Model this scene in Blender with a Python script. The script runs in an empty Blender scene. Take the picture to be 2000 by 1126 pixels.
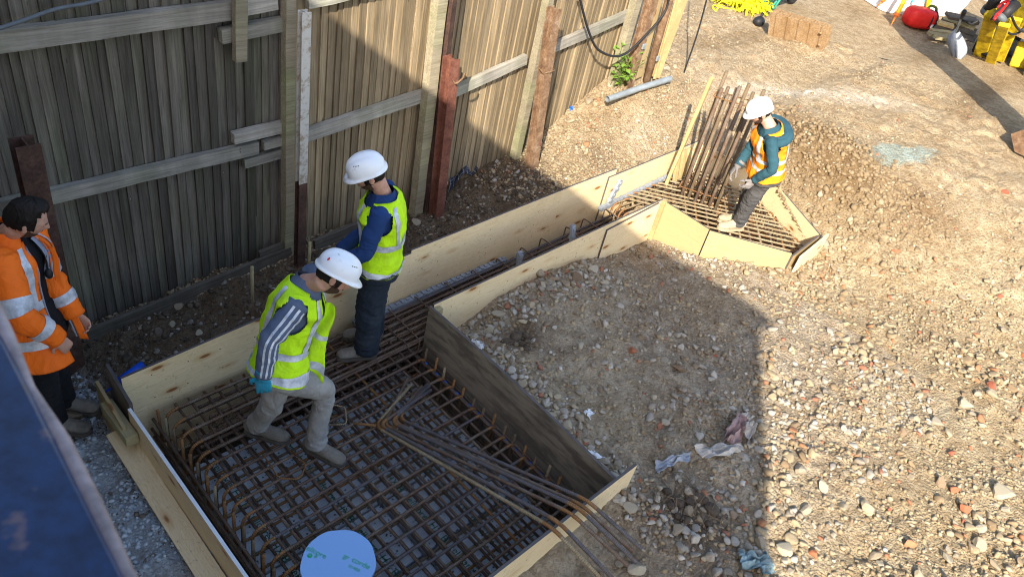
import bpy, bmesh, math, random
import numpy as np
from mathutils import Vector, Matrix, noise as mnoise

random.seed(7)
rng = np.random.default_rng(11)
SC = bpy.context.scene
COL = SC.collection
PI = math.pi

# ---------------------------------------------------------------- camera
H = 4.25                                     # eye height above the top mat of bars (z = 0)
F_PX = 1500.0
CAM_R = np.array([[0.70996642, -0.67893888, 0.1870553],      # right
                  [-0.32795929, -0.55380614, -0.76533749],   # down
                  [0.62320975, 0.48201739, -0.61584807]])    # forward
cam_d = bpy.data.cameras.new('camera')
cam = bpy.data.objects.new('camera', cam_d)
COL.objects.link(cam)
_m = Matrix.Identity(4)
for _i in range(3):
    _m[_i][0] = CAM_R[0][_i]
    _m[_i][1] = -CAM_R[1][_i]
    _m[_i][2] = -CAM_R[2][_i]
_m[2][3] = H
cam.matrix_world = _m
cam_d.sensor_width = 36
cam_d.lens = F_PX / 2000 * 36
cam_d.clip_start = 0.02
cam_d.clip_end = 300
cam_d.dof.use_dof = True
cam_d.dof.focus_distance = 5.2
cam_d.dof.aperture_fstop = 9.0
SC.camera = cam

# ---------------------------------------------------------------- daylight
SUN_AZ = math.radians(32.7)      # heading of the light in plan, from +x towards +y
SUN_EL = math.radians(33.4)
w = bpy.data.worlds.new('World')
SC.world = w
w.use_nodes = True
_nt = w.node_tree
_sky = _nt.nodes.new('ShaderNodeTexSky')
_sky.sky_type = 'NISHITA'
_sky.sun_disc = False
_sky.sun_elevation = SUN_EL
_src = Vector((-math.cos(SUN_AZ), -math.sin(SUN_AZ)))
_sky.sun_rotation = math.atan2(_src.x, _src.y)
_sky.air_density = 1.0
_sky.dust_density = 1.5
_bg = _nt.nodes['Background']
_nt.links.new(_sky.outputs[0], _bg.inputs[0])
_bg.inputs[1].default_value = 0.15
sun_d = bpy.data.lights.new('sun', 'SUN')
sun_d.energy = 3.9
sun_d.angle = math.radians(0.55)
sun_d.color = (1.0, 0.93, 0.80)
sun = bpy.data.objects.new('sun', sun_d)
COL.objects.link(sun)
_dir = Vector((math.cos(SUN_EL) * math.cos(SUN_AZ), math.cos(SUN_EL) * math.sin(SUN_AZ), -math.sin(SUN_EL)))
sun.rotation_euler = _dir.to_track_quat('-Z', 'Y').to_euler()
sun.location = (-20, -14, 18)
SC.view_settings.view_transform = 'Standard'
SC.view_settings.look = 'None'
SC.view_settings.gamma = 1
SC.view_settings.use_curve_mapping = False
SC.view_settings.exposure = 1.46
SC.render.engine = 'CYCLES'
SC.cycles.use_denoising = True
SC.cycles.max_bounces = 5
SC.cycles.diffuse_bounces = 4
SC.cycles.filter_width = 1.05
SC.cycles.glossy_bounces = 2
SC.cycles.transmission_bounces = 2


# ---------------------------------------------------------------- measuring helpers (survey of the place)
def ray(px, py):
    return CAM_R.T @ np.array([(px - 1000) / F_PX, (py - 563) / F_PX, 1.0])


def at(px, py, z=0.0):
    a = ray(px, py)
    return Vector(np.array([0, 0, H]) + a * ((z - H) / a[2]))


def on_y(px, py, y):
    a = ray(px, py)
    return Vector(np.array([0, 0, H]) + a * (y / a[1]))


def on_x(px, py, x):
    a = ray(px, py)
    return Vector(np.array([0, 0, H]) + a * (x / a[0]))


# ---------------------------------------------------------------- node helper
class NB:
    def __init__(self, name):
        self.m = bpy.data.materials.new(name)
        self.m.use_nodes = True
        self.t = self.m.node_tree
        self.b = self.t.nodes['Principled BSDF']
        self._co = None

    def n(self, kind, **kw):
        nd = self.t.nodes.new('ShaderNode' + kind)
        for k, v in kw.items():
            setattr(nd, k, v)
        return nd

    def l(self, a, b):
        self.t.links.new(a, b)

    def co(self, which='Object', scale=(1, 1, 1), rnd=True):
        tc = self.n('TexCoord')
        mp = self.n('Mapping')
        mp.inputs['Scale'].default_value = scale
        src = tc.outputs[which]
        if rnd:
            oi = self.n('ObjectInfo')
            sc = self.n('VectorMath', operation='SCALE')
            sc.inputs[0].default_value = (37.0, 17.0, 23.0)
            self.l(oi.outputs['Random'], sc.inputs['Scale'])
            ad = self.n('VectorMath', operation='ADD')
            self.l(src, ad.inputs[0])
            self.l(sc.outputs[0], ad.inputs[1])
            src = ad.outputs[0]
        self.l(src, mp.inputs[0])
        return mp.outputs[0]

    def noise(self, co, scale, detail=5, rough=0.6, dist=0.0):
        nd = self.n('TexNoise')
        nd.inputs['Scale'].default_value = scale
        nd.inputs['Detail'].default_value = detail
        nd.inputs['Roughness'].default_value = rough
        nd.inputs['Distortion'].default_value = dist
        self.l(co, nd.inputs['Vector'])
        return nd.outputs['Fac']

    def vor(self, co, scale, out='Distance', feature='F1', rand=1.0):
        nd = self.n('TexVoronoi')
        nd.feature = feature
        nd.inputs['Scale'].default_value = scale
        nd.inputs['Randomness'].default_value = rand
        self.l(co, nd.inputs['Vector'])
        return nd.outputs[out]

    def ramp(self, fac, stops, interp='LINEAR'):
        r = self.n('ValToRGB')
        r.color_ramp.interpolation = interp
        els = r.color_ramp.elements
        while len(els) < len(stops):
            els.new(0.5)
        for e, (p, c) in zip(els, stops):
            e.position = p
            e.color = (c, c, c, 1) if isinstance(c, (int, float)) else (*c[:3], 1)
        self.l(fac, r.inputs[0])
        return r.outputs[0]

    def mix(self, fac, a, b, mode='MIX'):
        x = self.n('MixRGB', blend_type=mode)
        for inp, v in zip(x.inputs, (fac, a, b)):
            if isinstance(v, (int, float)):
                inp.default_value = v if inp.type == 'VALUE' else (v, v, v, 1)
            elif isinstance(v, tuple):
                inp.default_value = (*v[:3], 1)
            else:
                self.l(v, inp)
        return x.outputs[0]

    def math(self, op, a, b=0.0):
        x = self.n('Math', operation=op)
        for inp, v in zip(x.inputs, (a, b)):
            if isinstance(v, (int, float)):
                inp.default_value = v
            else:
                self.l(v, inp)
        return x.outputs[0]

    def attr(self, name, out='Color'):
        a = self.n('Attribute')
        a.attribute_name = name
        return a.outputs[out]

    def rand(self):
        return self.n('ObjectInfo').outputs['Random']

    def bump(self, h, strength=0.4, dist=0.01):
        bp = self.n('Bump')
        bp.inputs['Strength'].default_value = strength
        bp.inputs['Distance'].default_value = dist
        self.l(h, bp.inputs['Height'])
        self.l(bp.outputs[0], self.b.inputs['Normal'])

    def done(self, color=None, rough=0.8, metal=0.0, spec=0.3):
        if color is not None:
            if isinstance(color, tuple):
                self.b.inputs['Base Color'].default_value = (*color[:3], 1)
            else:
                self.l(color, self.b.inputs['Base Color'])
        if isinstance(rough, (int, float)):
            self.b.inputs['Roughness'].default_value = rough
        else:
            self.l(rough, self.b.inputs['Roughness'])
        self.b.inputs['Metallic'].default_value = metal
        self.b.inputs['Specular IOR Level'].default_value = spec
        return self.m


def plain(name, c, rough=0.8, metal=0.0, var=0.25, scale=12, bump=0.0, bscale=60, spec=0.3):
    """a single colour with blotchy wear and a little relief"""
    k = NB(name)
    co = k.co()
    f = k.noise(co, scale, 5, 0.65)
    col = k.ramp(f, [(0.3, tuple(x * (1 - var) for x in c)), (0.7, tuple(min(1, x * (1 + var * .6)) for x in c))])
    if bump:
        k.bump(k.noise(co, bscale, 3), bump, 0.01)
    return k.done(col, rough, metal, spec)


MAT = {}


def build_materials():
    # --- soil: colour class painted per vertex as kinds of earth, grain from noise
    k = NB('site soil')
    co = k.co('Object', rnd=False)
    base = k.attr('earth')
    n1 = k.noise(co, 1.7, 6, 0.62)
    n2 = k.noise(co, 9, 7, 0.7)
    n3 = k.noise(co, 55, 4, 0.75)
    v = k.vor(co, 42, 'Color')
    bw = k.n('RGBToBW')
    k.l(v, bw.inputs[0])
    c = k.mix(k.ramp(n1, [(0.35, 0.0), (0.65, 0.55)]), base, k.mix(1.0, base, (0.78, 0.70, 0.60), 'MULTIPLY'))
    c = k.mix(k.ramp(n2, [(0.42, 0.75), (0.62, 0.0)]), c, k.mix(1.0, c, (0.62, 0.55, 0.48), 'MULTIPLY'))
    c = k.mix(k.ramp(n3, [(0.5, 0.0), (0.72, 0.75)]), c, k.mix(1.0, c, (1.45, 1.42, 1.4), 'MULTIPLY'))
    c = k.mix(k.ramp(bw.outputs[0], [(0.15, 0.55), (0.45, 0.0)]), c, k.mix(1.0, c, (0.62, 0.6, 0.58), 'MULTIPLY'))
    vd = k.vor(co, 42, 'Distance')
    vd2 = k.vor(co, 105, 'Distance')
    h = k.math('ADD', k.math('MULTIPLY', k.math('SUBTRACT', 1.0, vd), 0.6), k.math('MULTIPLY', n3, 0.6))
    h = k.math('ADD', h, k.math('MULTIPLY', k.math('SUBTRACT', 1.0, vd2), 0.35))
    h = k.math('ADD', h, k.math('MULTIPLY', n2, 0.8))
    k.bump(h, 1.0, 0.024)
    MAT['soil'] = k.done(c, 0.95, 0, 0.15)

    # --- stones
    def stone_mat(name, island, stops):
        k = NB(name)
        co = k.co('Object')
        r = k.n('NewGeometry').outputs['Random Per Island'] if island else k.rand()
        c = k.ramp(r, stops, 'CONSTANT')
        n = k.noise(co, 40 if island else 30, 5, 0.7)
        c = k.mix(k.ramp(n, [(0.35, 0.5), (0.65, 0.0)]), c, k.mix(1.0, c, (0.6, 0.56, 0.5), 'MULTIPLY'))
        k.bump(k.noise(co, 120, 4, 0.7), 0.35, 0.004)
        return k.done(c, 0.92, 0, 0.2)
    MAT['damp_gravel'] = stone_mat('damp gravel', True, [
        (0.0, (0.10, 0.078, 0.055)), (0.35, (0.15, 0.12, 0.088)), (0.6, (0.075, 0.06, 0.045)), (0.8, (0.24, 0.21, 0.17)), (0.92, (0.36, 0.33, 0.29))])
    MAT['slurry'] = stone_mat('crumbled cement slurry', True, [
        (0.0, (0.40, 0.45, 0.49)), (0.4, (0.52, 0.58, 0.62)), (0.7, (0.30, 0.31, 0.31)), (0.88, (0.16, 0.13, 0.10))])
    MAT['rubble_grey'] = stone_mat('crushed concrete rubble', True, [
        (0.0, (0.34, 0.30, 0.245)), (0.25, (0.42, 0.38, 0.32)), (0.46, (0.28, 0.235, 0.18)), (0.66, (0.36, 0.315, 0.25)), (0.84, (0.23, 0.17, 0.115)), (0.94, (0.31, 0.14, 0.085))])
    MAT['rubble_sun'] = stone_mat('mixed broken rubble', True, [
        (0.0, (0.32, 0.25, 0.155)), (0.28, (0.37, 0.30, 0.20)), (0.46, (0.27, 0.195, 0.115)), (0.64, (0.35, 0.275, 0.17)), (0.80, (0.24, 0.165, 0.095)), (0.92, (0.34, 0.165, 0.085))])
    pale = (0.36, 0.30, 0.205)
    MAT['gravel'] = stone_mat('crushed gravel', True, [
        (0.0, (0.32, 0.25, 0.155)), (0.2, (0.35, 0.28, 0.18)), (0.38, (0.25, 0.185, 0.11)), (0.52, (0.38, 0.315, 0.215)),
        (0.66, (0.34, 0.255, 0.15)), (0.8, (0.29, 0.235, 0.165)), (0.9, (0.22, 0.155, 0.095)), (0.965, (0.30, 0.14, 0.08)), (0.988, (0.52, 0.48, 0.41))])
    MAT['stone_pale'] = stone_mat('pale rubble', False, [
        (0.0, pale), (0.3, (0.33, 0.28, 0.205)), (0.6, (0.40, 0.345, 0.25)), (0.78, (0.30, 0.24, 0.165))])
    MAT['stone_brown'] = stone_mat('brown rubble', False, [
        (0.0, (0.24, 0.17, 0.11)), (0.4, (0.31, 0.23, 0.15)), (0.7, (0.20, 0.14, 0.09))])
    MAT['stone_brick'] = stone_mat('brick rubble', False, [
        (0.0, (0.36, 0.135, 0.07)), (0.4, (0.42, 0.19, 0.10)), (0.7, (0.30, 0.10, 0.06))])

    # --- weathered fence timber (grain runs along local z)
    def timber(name, a, b, grain=(60, 60, 2.2), green=0.0, rnd_lo=0.65, rnd_hi=1.25, rough=0.9):
        k = NB(name)
        co = k.co('Object', grain)
        n = k.noise(co, 1.0, 6, 0.7, 0.6)
        col = k.ramp(n, [(0.28, a), (0.5, tuple((x + y) / 2 for x, y in zip(a, b))), (0.72, b)])
        co2 = k.co('Object', (5, 5, 1.4))
        st = k.noise(co2, 1.0, 4, 0.6)
        col = k.mix(k.ramp(st, [(0.42, 0.0), (0.68, 0.7)]), col, k.mix(1.0, col, (1.5, 1.5, 1.52), 'MULTIPLY'))
        if green:
            g = k.noise(k.co('Object', (2.2, 2.2, .9)), 1.0, 4, 0.6)
            col = k.mix(k.ramp(g, [(0.45, 0.0), (0.7, green)]), col, k.mix(1.0, col, (0.66, 0.95, 0.5), 'MULTIPLY'))
        # knots
        vco = k.co('Object', (14, 14, 4.2))
        kd = k.vor(vco, 1.0, 'Distance')
        ring = k.math('SINE', k.math('MULTIPLY', kd, 60.0))
        kn = k.ramp(kd, [(0.03, 1.0), (0.13, 0.0)])
        vc = k.vor(vco, 1.0, 'Color')
        sp = k.n('SeparateColor')
        k.l(vc, sp.inputs[0])
        sel = k.ramp(sp.outputs[0], [(0.80, 0.0), (0.82, 1.0)], 'CONSTANT')
        kf = k.math('MULTIPLY', kn, sel)
        col = k.mix(kf, col, k.mix(k.ramp(ring, [(0.3, 0.0), (0.6, 1.0)]), (0.05, 0.035, 0.025), (0.34, 0.30, 0.25)))
        f = k.math('ADD', k.math('MULTIPLY', k.rand(), rnd_hi - rnd_lo), rnd_lo)
        cb = k.n('CombineColor')
        for i in range(3):
            k.l(f, cb.inputs[i])
        col = k.mix(1.0, col, cb.outputs[0], 'MULTIPLY')
        k.bump(k.math('SUBTRACT', n, k.math('MULTIPLY', kf, 0.5)), 0.5, 0.006)
        return k.done(col, rough, 0, 0.2)
    MAT['fence_board'] = timber('weathered feather edge board', (0.056, 0.047, 0.037), (0.175, 0.15, 0.12), green=0.35, rnd_lo=.55, rnd_hi=1.3)  # algae tinted left bay, its colour also darkened to paint in the shade
    MAT['fence_board_lit'] = timber('sunlit tone feather edge board', (0.125, 0.090, 0.052), (0.33, 0.25, 0.15), green=0.0, rnd_lo=.65, rnd_hi=1.3)  # browner bays; the extra lightness paints their sunlight into the colour
    MAT['fence_rail'] = timber('silvered rail timber', (0.15, 0.135, 0.11), (0.34, 0.31, 0.26), grain=(2.2, 60, 60), green=0.3, rnd_lo=.8, rnd_hi=1.15)
    MAT['fence_post'] = timber('weathered post timber', (0.16, 0.13, 0.085), (0.33, 0.285, 0.20), green=0.55, rnd_lo=.8, rnd_hi=1.1)
    MAT['damp_plank'] = timber('damp plank', (0.055, 0.047, 0.036), (0.125, 0.108, 0.085), grain=(2.2, 60, 60), rnd_lo=.8, rnd_hi=1.1)
    MAT['new_timber'] = timber('fresh sawn timber', (0.36, 0.245, 0.10), (0.47, 0.34, 0.165), rnd_lo=.85, rnd_hi=1.1)
    MAT['batten'] = timber('treated batten', (0.24, 0.20, 0.10), (0.38, 0.32, 0.18), grain=(2.2, 60, 60), rnd_lo=.9, rnd_hi=1.1)

    # --- plywood (grain along local x)
    def ply(name, a, b, knot=True, scratch=False, rough=0.62):
        k = NB(name)
        co = k.co('Object', (1.0, 7.0, 7.0))
        wv = k.noise(co, 1.6, 3, 0.55, 1.2)
        rings = k.math('SINE', k.math('MULTIPLY', wv, 95.0))
        fine = k.noise(k.co('Object', (4, 120, 120)), 1.0, 4, 0.7)
        col = k.mix(k.ramp(rings, [(0.55, 0.0), (1.0, 0.42)]), a, b)
        col = k.mix(k.ramp(fine, [(0.4, 0.0), (0.75, 0.45)]), col, b)
        blot = k.noise(k.co('Object'), 3.0, 4, 0.6)
        col = k.mix(k.ramp(blot, [(0.45, 0.0), (0.8, 0.4)]), col, k.mix(1.0, col, (0.8, 0.74, 0.62), 'MULTIPLY'))
        if knot:
            vco = k.co('Object', (3.2, 9.0, 9.0))
            d = k.vor(vco, 1.0, 'Distance')
            sp = k.n('SeparateColor')
            k.l(k.vor(vco, 1.0, 'Color'), sp.inputs[0])
            sel = k.ramp(sp.outputs[0], [(0.40, 0.0), (0.41, 1.0)], 'CONSTANT')
            core = k.math('MULTIPLY', k.ramp(d, [(0.10, 1.0), (0.16, 0.0)]), sel)
            halo = k.math('MULTIPLY', k.ramp(d, [(0.10, 0.7), (0.34, 0.0)]), sel)
            col = k.mix(halo, col, (0.52, 0.30, 0.12))
            col = k.mix(core, col, (0.26, 0.10, 0.03))
        if scratch:
            s1 = k.noise(k.co('Object', (7, 60, 60)), 1.0, 6, 0.75)
            col = k.mix(k.ramp(s1, [(0.48, 0.0), (0.66, 0.8)]), col, (0.30, 0.265, 0.21))
            s2 = k.noise(k.co('Object', (3, 14, 14)), 1.0, 5, 0.7)
            col = k.mix(k.ramp(s2, [(0.42, 0.85), (0.56, 0.0)]), col, (0.10, 0.082, 0.065))
        sp1 = k.noise(k.co('Object'), 34, 5, 0.7)
        sp2 = k.noise(k.co('Object'), 2.2, 3, 0.6)
        col = k.mix(k.math('MULTIPLY', k.ramp(sp1, [(0.60, 0.0), (0.66, 0.75)]), k.ramp(sp2, [(0.42, 0.0), (0.60, 1.0)])), col, (0.26, 0.21, 0.15))
        k.bump(fine, 0.15, 0.003)
        return k.done(col, rough, 0, 0.3)
    MAT['ply'] = ply('softwood plywood', (0.76, 0.60, 0.365), (0.56, 0.385, 0.185))  # tone raised to paint more light onto boards lying in shade
    MAT['ply_plain'] = ply('sunlit tone plywood', (0.43, 0.325, 0.165), (0.33, 0.225, 0.095), knot=True)  # same plywood in a lower, yellower tone for the far boards in sun
    MAT['ply_film'] = ply('worn film faced plywood', (0.235, 0.195, 0.145), (0.29, 0.24, 0.18), knot=False, scratch=True, rough=0.55)
    MAT['ply_edge'] = plain('dark sealed plywood edge', (0.10, 0.085, 0.08), 0.7)

    # --- steel
    def rebar_mat(name, stops):
        k = NB(name)
        co = k.co('Object')
        n = k.noise(co, 9, 5, 0.65)
        c = k.ramp(n, stops)
        n2 = k.noise(co, 90, 3, 0.7)
        c = k.mix(k.ramp(n2, [(0.4, 0.45), (0.62, 0.0)]), c, (0.05, 0.035, 0.028))
        geo = k.attr('along', 'Fac')
        rib = k.math('SINE', k.math('MULTIPLY', geo, 2 * PI / 0.0125))
        k.bump(rib, 0.55, 0.002)
        c = k.mix(k.ramp(rib, [(0.0, 0.28), (0.6, 0.0)]), c, (0.04, 0.028, 0.02))
        return k.done(c, 0.72, 0.25, 0.35)
    MAT['rebar'] = rebar_mat('mill scale rebar', [(0.3, (0.165, 0.088, 0.048)), (0.5, (0.23, 0.15, 0.10)), (0.68, (0.29, 0.235, 0.18))])
    MAT['rebar_dark'] = rebar_mat('damp rebar', [(0.3, (0.125, 0.066, 0.038)), (0.5, (0.18, 0.115, 0.08)), (0.7, (0.23, 0.175, 0.14))])
    MAT['rebar_rust'] = rebar_mat('rust bloomed rebar', [(0.3, (0.27, 0.115, 0.04)), (0.55, (0.42, 0.20, 0.065)), (0.75, (0.32, 0.20, 0.11))])
    MAT['rebar_blue'] = rebar_mat('blue black rebar', [(0.3, (0.11, 0.095, 0.095)), (0.52, (0.17, 0.155, 0.16)), (0.66, (0.19, 0.11, 0.06))])
    MAT['rebar_tan'] = rebar_mat('dusty rebar', [(0.3, (0.34, 0.235, 0.115)), (0.55, (0.47, 0.36, 0.21)), (0.75, (0.52, 0.44, 0.32))])

    MAT['rebar_sun'] = rebar_mat('weathered upright rebar', [(0.3, (0.17, 0.112, 0.06)), (0.5, (0.255, 0.18, 0.104)), (0.7, (0.31, 0.245, 0.165))])

    def rust(name, a, b, c3, sc=7):
        k = NB(name)
        co = k.co()
        n = k.noise(co, sc, 7, 0.7)
        c = k.ramp(n, [(0.3, a), (0.52, b), (0.72, c3)])
        n2 = k.noise(co, 45, 4, 0.7)
        c = k.mix(k.ramp(n2, [(0.4, 0.6), (0.6, 0.0)]), c, k.mix(1.0, c, (0.5, 0.45, 0.42), 'MULTIPLY'))
        k.bump(n2, 0.4, 0.006)
        return k.done(c, 0.85, 0.1, 0.25)
    MAT['rust_red'] = rust('red oxide rusted steel', (0.13, 0.05, 0.035), (0.22, 0.085, 0.055), (0.27, 0.14, 0.10))
    MAT['rust_dark'] = rust('dark rusted steel', (0.05, 0.030, 0.024), (0.09, 0.05, 0.038), (0.15, 0.09, 0.065))
    MAT['rust_pale'] = rust('flaking rusted steel', (0.13, 0.075, 0.045), (0.25, 0.15, 0.085), (0.36, 0.27, 0.19), 11)
    MAT['rust_sheet'] = rust('mud smeared rusted steel', (0.25, 0.145, 0.065), (0.32, 0.21, 0.11), (0.37, 0.265, 0.155), 5)
    k = NB('chipped white paint')
    co = k.co()
    n = k.noise(co, 14, 7, 0.75)
    n2 = k.noise(k.co('Object', (60, 60, 8)), 1.0, 5, 0.7)
    c = k.mix(k.ramp(n, [(0.50, 0.0), (0.62, 0.85)]), (0.52, 0.50, 0.45), (0.26, 0.18, 0.11))
    c = k.mix(k.ramp(n2, [(0.58, 0.0), (0.7, 0.7)]), c, (0.42, 0.35, 0.26))
    MAT['white_chip'] = k.done(c, 0.6)
    k = NB('worn blue paint')
    co = k.co('Object', rnd=False)
    n = k.noise(co, 13, 4, 0.6)
    n2 = k.noise(co, 42, 5, 0.7)
    c = k.ramp(n2, [(0.35, (0.0025, 0.009, 0.036)), (0.65, (0.008, 0.028, 0.088))])
    c = k.mix(k.ramp(n, [(0.64, 0.0), (0.69, 0.85)]), c, (0.13, 0.085, 0.09))
    vv = k.vor(co, 26, 'Distance')
    c = k.mix(k.ramp(vv, [(0.10, 0.8), (0.15, 0.0)]), c, (0.06, 0.12, 0.16))
    k.bump(n2, 0.2, 0.002)
    MAT['blue_paint'] = k.done(c, 0.42, 0, 0.5)
    MAT['worn_edge'] = plain('paint worn to primer', (0.28, 0.22, 0.215), 0.6, var=0.5, scale=30)

    # --- void former board: pale blue grey, peppered with holes
    k = NB('void former polystyrene')
    co = k.co()
    d = k.vor(co, 34, 'Distance')
    sp = k.n('SeparateColor')
    k.l(k.vor(co, 34, 'Color'), sp.inputs[0])
    hole = k.math('MULTIPLY', k.ramp(d, [(0.20, 1.0), (0.28, 0.0)]), k.ramp(sp.outputs[1], [(0.4, 0.0), (0.42, 1.0)], 'CONSTANT'))
    n = k.noise(co, 12, 5, 0.7)
    c = k.ramp(n, [(0.3, (0.36, 0.39, 0.42)), (0.7, (0.60, 0.645, 0.69))])
    c = k.mix(hole, c, (0.05, 0.05, 0.05))
    k.bump(k.math('SUBTRACT', 1.0, hole), 0.4, 0.006)
    MAT['void_board'] = k.done(c, 0.8)
    k = NB('blue board face')
    co = k.co()
    n = k.noise(co, 7, 6, 0.7)
    c = k.mix(k.ramp(n, [(0.62, 0.0), (0.8, 0.5)]), (0.28, 0.49, 0.84), (0.22, 0.36, 0.6))
    MAT['disc_blue'] = k.done(c, 0.45, 0, 0.4)
    MAT['print_green'] = plain('green print', (0.02, 0.42, 0.14), 0.6, var=0.15)
    MAT['print_dark'] = plain('dark green print', (0.015, 0.12, 0.05), 0.7, var=0.3)

    # --- clothing and people
    def cloth(name, c, var=0.18, rough=0.9, dirt=0.0, dcol=(0.2, 0.16, 0.11), sheen=0.0):
        k = NB(name)
        co = k.co('Object', rnd=False)
        n = k.noise(co, 7, 5, 0.6)
        col = k.ramp(n, [(0.3, tuple(x * (1 - var) for x in c)), (0.7, tuple(min(1, x * (1 + var * .5)) for x in c))])
        if dirt:
            d = k.noise(co, 5, 7, 0.72)
            col = k.mix(k.ramp(d, [(0.5, 0.0), (0.72, dirt)]), col, dcol)
        fo = k.noise(co, 8.5, 3, 0.5, 1.2)
        ff = k.math('ABSOLUTE', k.math('SUBTRACT', fo, 0.5))
        k.bump(k.math('ADD', k.math('MULTIPLY', ff, 1.6), k.math('MULTIPLY', k.noise(co, 240, 2), 0.05)), 0.5, 0.026)
        return k.done(col, rough, 0, 0.2)
    MAT['hv_yellow'] = cloth('fluorescent yellow mesh', (0.56, 0.90, 0.012), 0.12, 0.75, 0.42, (0.27, 0.33, 0.05))
    MAT['hv_orange'] = cloth('fluorescent orange shell', (0.98, 0.17, 0.012), 0.10, 0.6)
    MAT['hv_amber'] = cloth('fluorescent amber mesh', (0.98, 0.27, 0.012), 0.10, 0.75)
    k = NB('reflective tape')
    co = k.co('Object', rnd=False)
    n = k.noise(co, 14, 6, 0.72)
    c = k.ramp(n, [(0.35, (0.36, 0.38, 0.42)), (0.6, (0.66, 0.68, 0.72))])
    MAT['reflective'] = k.done(c, 0.42, 0.15, 0.5)
    MAT['navy'] = cloth('navy fleece', (0.016, 0.045, 0.145), 0.2)
    MAT['slate'] = cloth('slate blue tracktop', (0.105, 0.135, 0.20), 0.2)
    MAT['teal'] = cloth('teal hooded top', (0.026, 0.075, 0.098), 0.25)
    MAT['black_cloth'] = cloth('black cloth', (0.012, 0.012, 0.014), 0.3, dirt=0.2, dcol=(0.04, 0.035, 0.03))
    MAT['workwear'] = cloth('dark work trousers', (0.020, 0.028, 0.042), 0.35, dirt=0.45, dcol=(0.07, 0.075, 0.085))
    MAT['jeans'] = cloth('dusty grey jeans', (0.285, 0.272, 0.255), 0.3, dirt=0.5, dcol=(0.33, 0.29, 0.23))
    MAT['charcoal'] = cloth('charcoal work trousers', (0.075, 0.072, 0.072), 0.3, dirt=0.4, dcol=(0.17, 0.15, 0.13))
    MAT['lining'] = cloth('grey lining', (0.28, 0.31, 0.38), 0.15)
    MAT['glove_blue'] = cloth('blue latex glove', (0.012, 0.27, 0.42), 0.2, 0.6, 0.35, (0.2, 0.28, 0.3))
    MAT['glove_grey'] = cloth('grey knit glove', (0.20, 0.18, 0.17), 0.3)
    MAT['muddy_boot'] = cloth('mud caked boot leather', (0.185, 0.16, 0.13), 0.4, 0.95, 0.65, (0.31, 0.275, 0.23))
    MAT['tan_boot'] = cloth('tan suede boot', (0.46, 0.375, 0.25), 0.25, 0.95, 0.4, (0.3, 0.22, 0.13))
    MAT['sole'] = cloth('rubber sole', (0.10, 0.085, 0.07), 0.3)
    k = NB('skin')
    co = k.co('Object', rnd=False)
    n = k.noise(co, 30, 5, 0.6)
    MAT['skin'] = k.done(k.ramp(n, [(0.3, (0.42, 0.215, 0.15)), (0.7, (0.56, 0.325, 0.235))]), 0.55, 0, 0.35)
    k.b.inputs['Subsurface Weight'].default_value = 0.08
    MAT['hair'] = cloth('dark brown hair', (0.014, 0.010, 0.008), 0.5, 0.6)
    MAT['stubble'] = cloth('short beard', (0.085, 0.048, 0.032), 0.4, 0.8)
    MAT['eye'] = plain('eye', (0.03, 0.02, 0.015), 0.2)
    k = NB('scuffed white helmet plastic')
    co = k.co('Object')
    n = k.noise(co, 13, 7, 0.75)
    n2 = k.noise(co, 4, 3, 0.5)
    sc_ = k.math('MULTIPLY', k.ramp(n, [(0.56, 0.0), (0.61, 1.0)]), k.ramp(n2, [(0.46, 0.0), (0.58, 0.85)]))
    MAT['helmet'] = k.done(k.mix(sc_, (0.80, 0.82, 0.83), (0.42, 0.38, 0.31)), 0.32, 0, 0.5)
    MAT['helmet_clean'] = plain('white helmet plastic', (0.82, 0.82, 0.80), 0.32, var=0.04, spec=0.5)
    MAT['black_rubber'] = plain('black rubber', (0.018, 0.018, 0.02), 0.55)
    MAT['grey_cable'] = plain('grey cable sheath', (0.10, 0.115, 0.125), 0.55)
    MAT['grey_plastic'] = plain('grey plastic', (0.24, 0.26, 0.29), 0.6)
    MAT['galv'] = plain('galvanised steel', (0.30, 0.33, 0.34), 0.5, 0.4)
    MAT['red_plastic'] = plain('red fabric', (0.62, 0.018, 0.015), 0.5)
    MAT['bright_blue'] = plain('bright blue plastic', (0.006, 0.09, 0.62), 0.4)
    MAT['machine_yellow'] = plain('muddy yellow machine paint', (0.55, 0.385, 0.012), 0.55, var=0.55, scale=9)
    MAT['tripod_yellow'] = plain('tripod yellow', (0.85, 0.55, 0.01), 0.5, var=0.1)
    MAT['tripod_orange'] = plain('tripod orange', (0.75, 0.17, 0.02), 0.5, var=0.1)
    MAT['net_yellow'] = plain('yellow netting', (0.78, 0.72, 0.012), 0.7, var=0.25, scale=25)
    MAT['bag_white'] = plain('white woven bag', (0.70, 0.69, 0.67), 0.75, var=0.15, bump=.4, bscale=25)
    MAT['print_cyan'] = plain('cyan print', (0.05, 0.38, 0.55), 0.7)
    MAT['polythene'] = plain('clear grey polythene', (0.30, 0.32, 0.36), 0.35)
    MAT['white_plastic'] = plain('white plastic', (0.66, 0.67, 0.68), 0.45, var=0.12)
    MAT['membrane'] = plain('torn grey membrane', (0.42, 0.39, 0.35), 0.8, var=0.35)
    MAT['pink_membrane'] = plain('dirty pink membrane', (0.33, 0.22, 0.20), 0.85, var=0.35)
    MAT['blue_rag'] = plain('washed out blue rag', (0.20, 0.29, 0.32), 0.9, var=0.35)
    MAT['purple'] = plain('purple foil', (0.20, 0.02, 0.22), 0.4)
    MAT['leaf'] = plain('weed leaf', (0.15, 0.26, 0.03), 0.65, var=0.35, scale=20)
    MAT['dandelion'] = plain('dandelion yellow', (0.80, 0.62, 0.01), 0.7)
    MAT['green_tube'] = plain('green painted tube', (0.03, 0.26, 0.17), 0.5)
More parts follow.
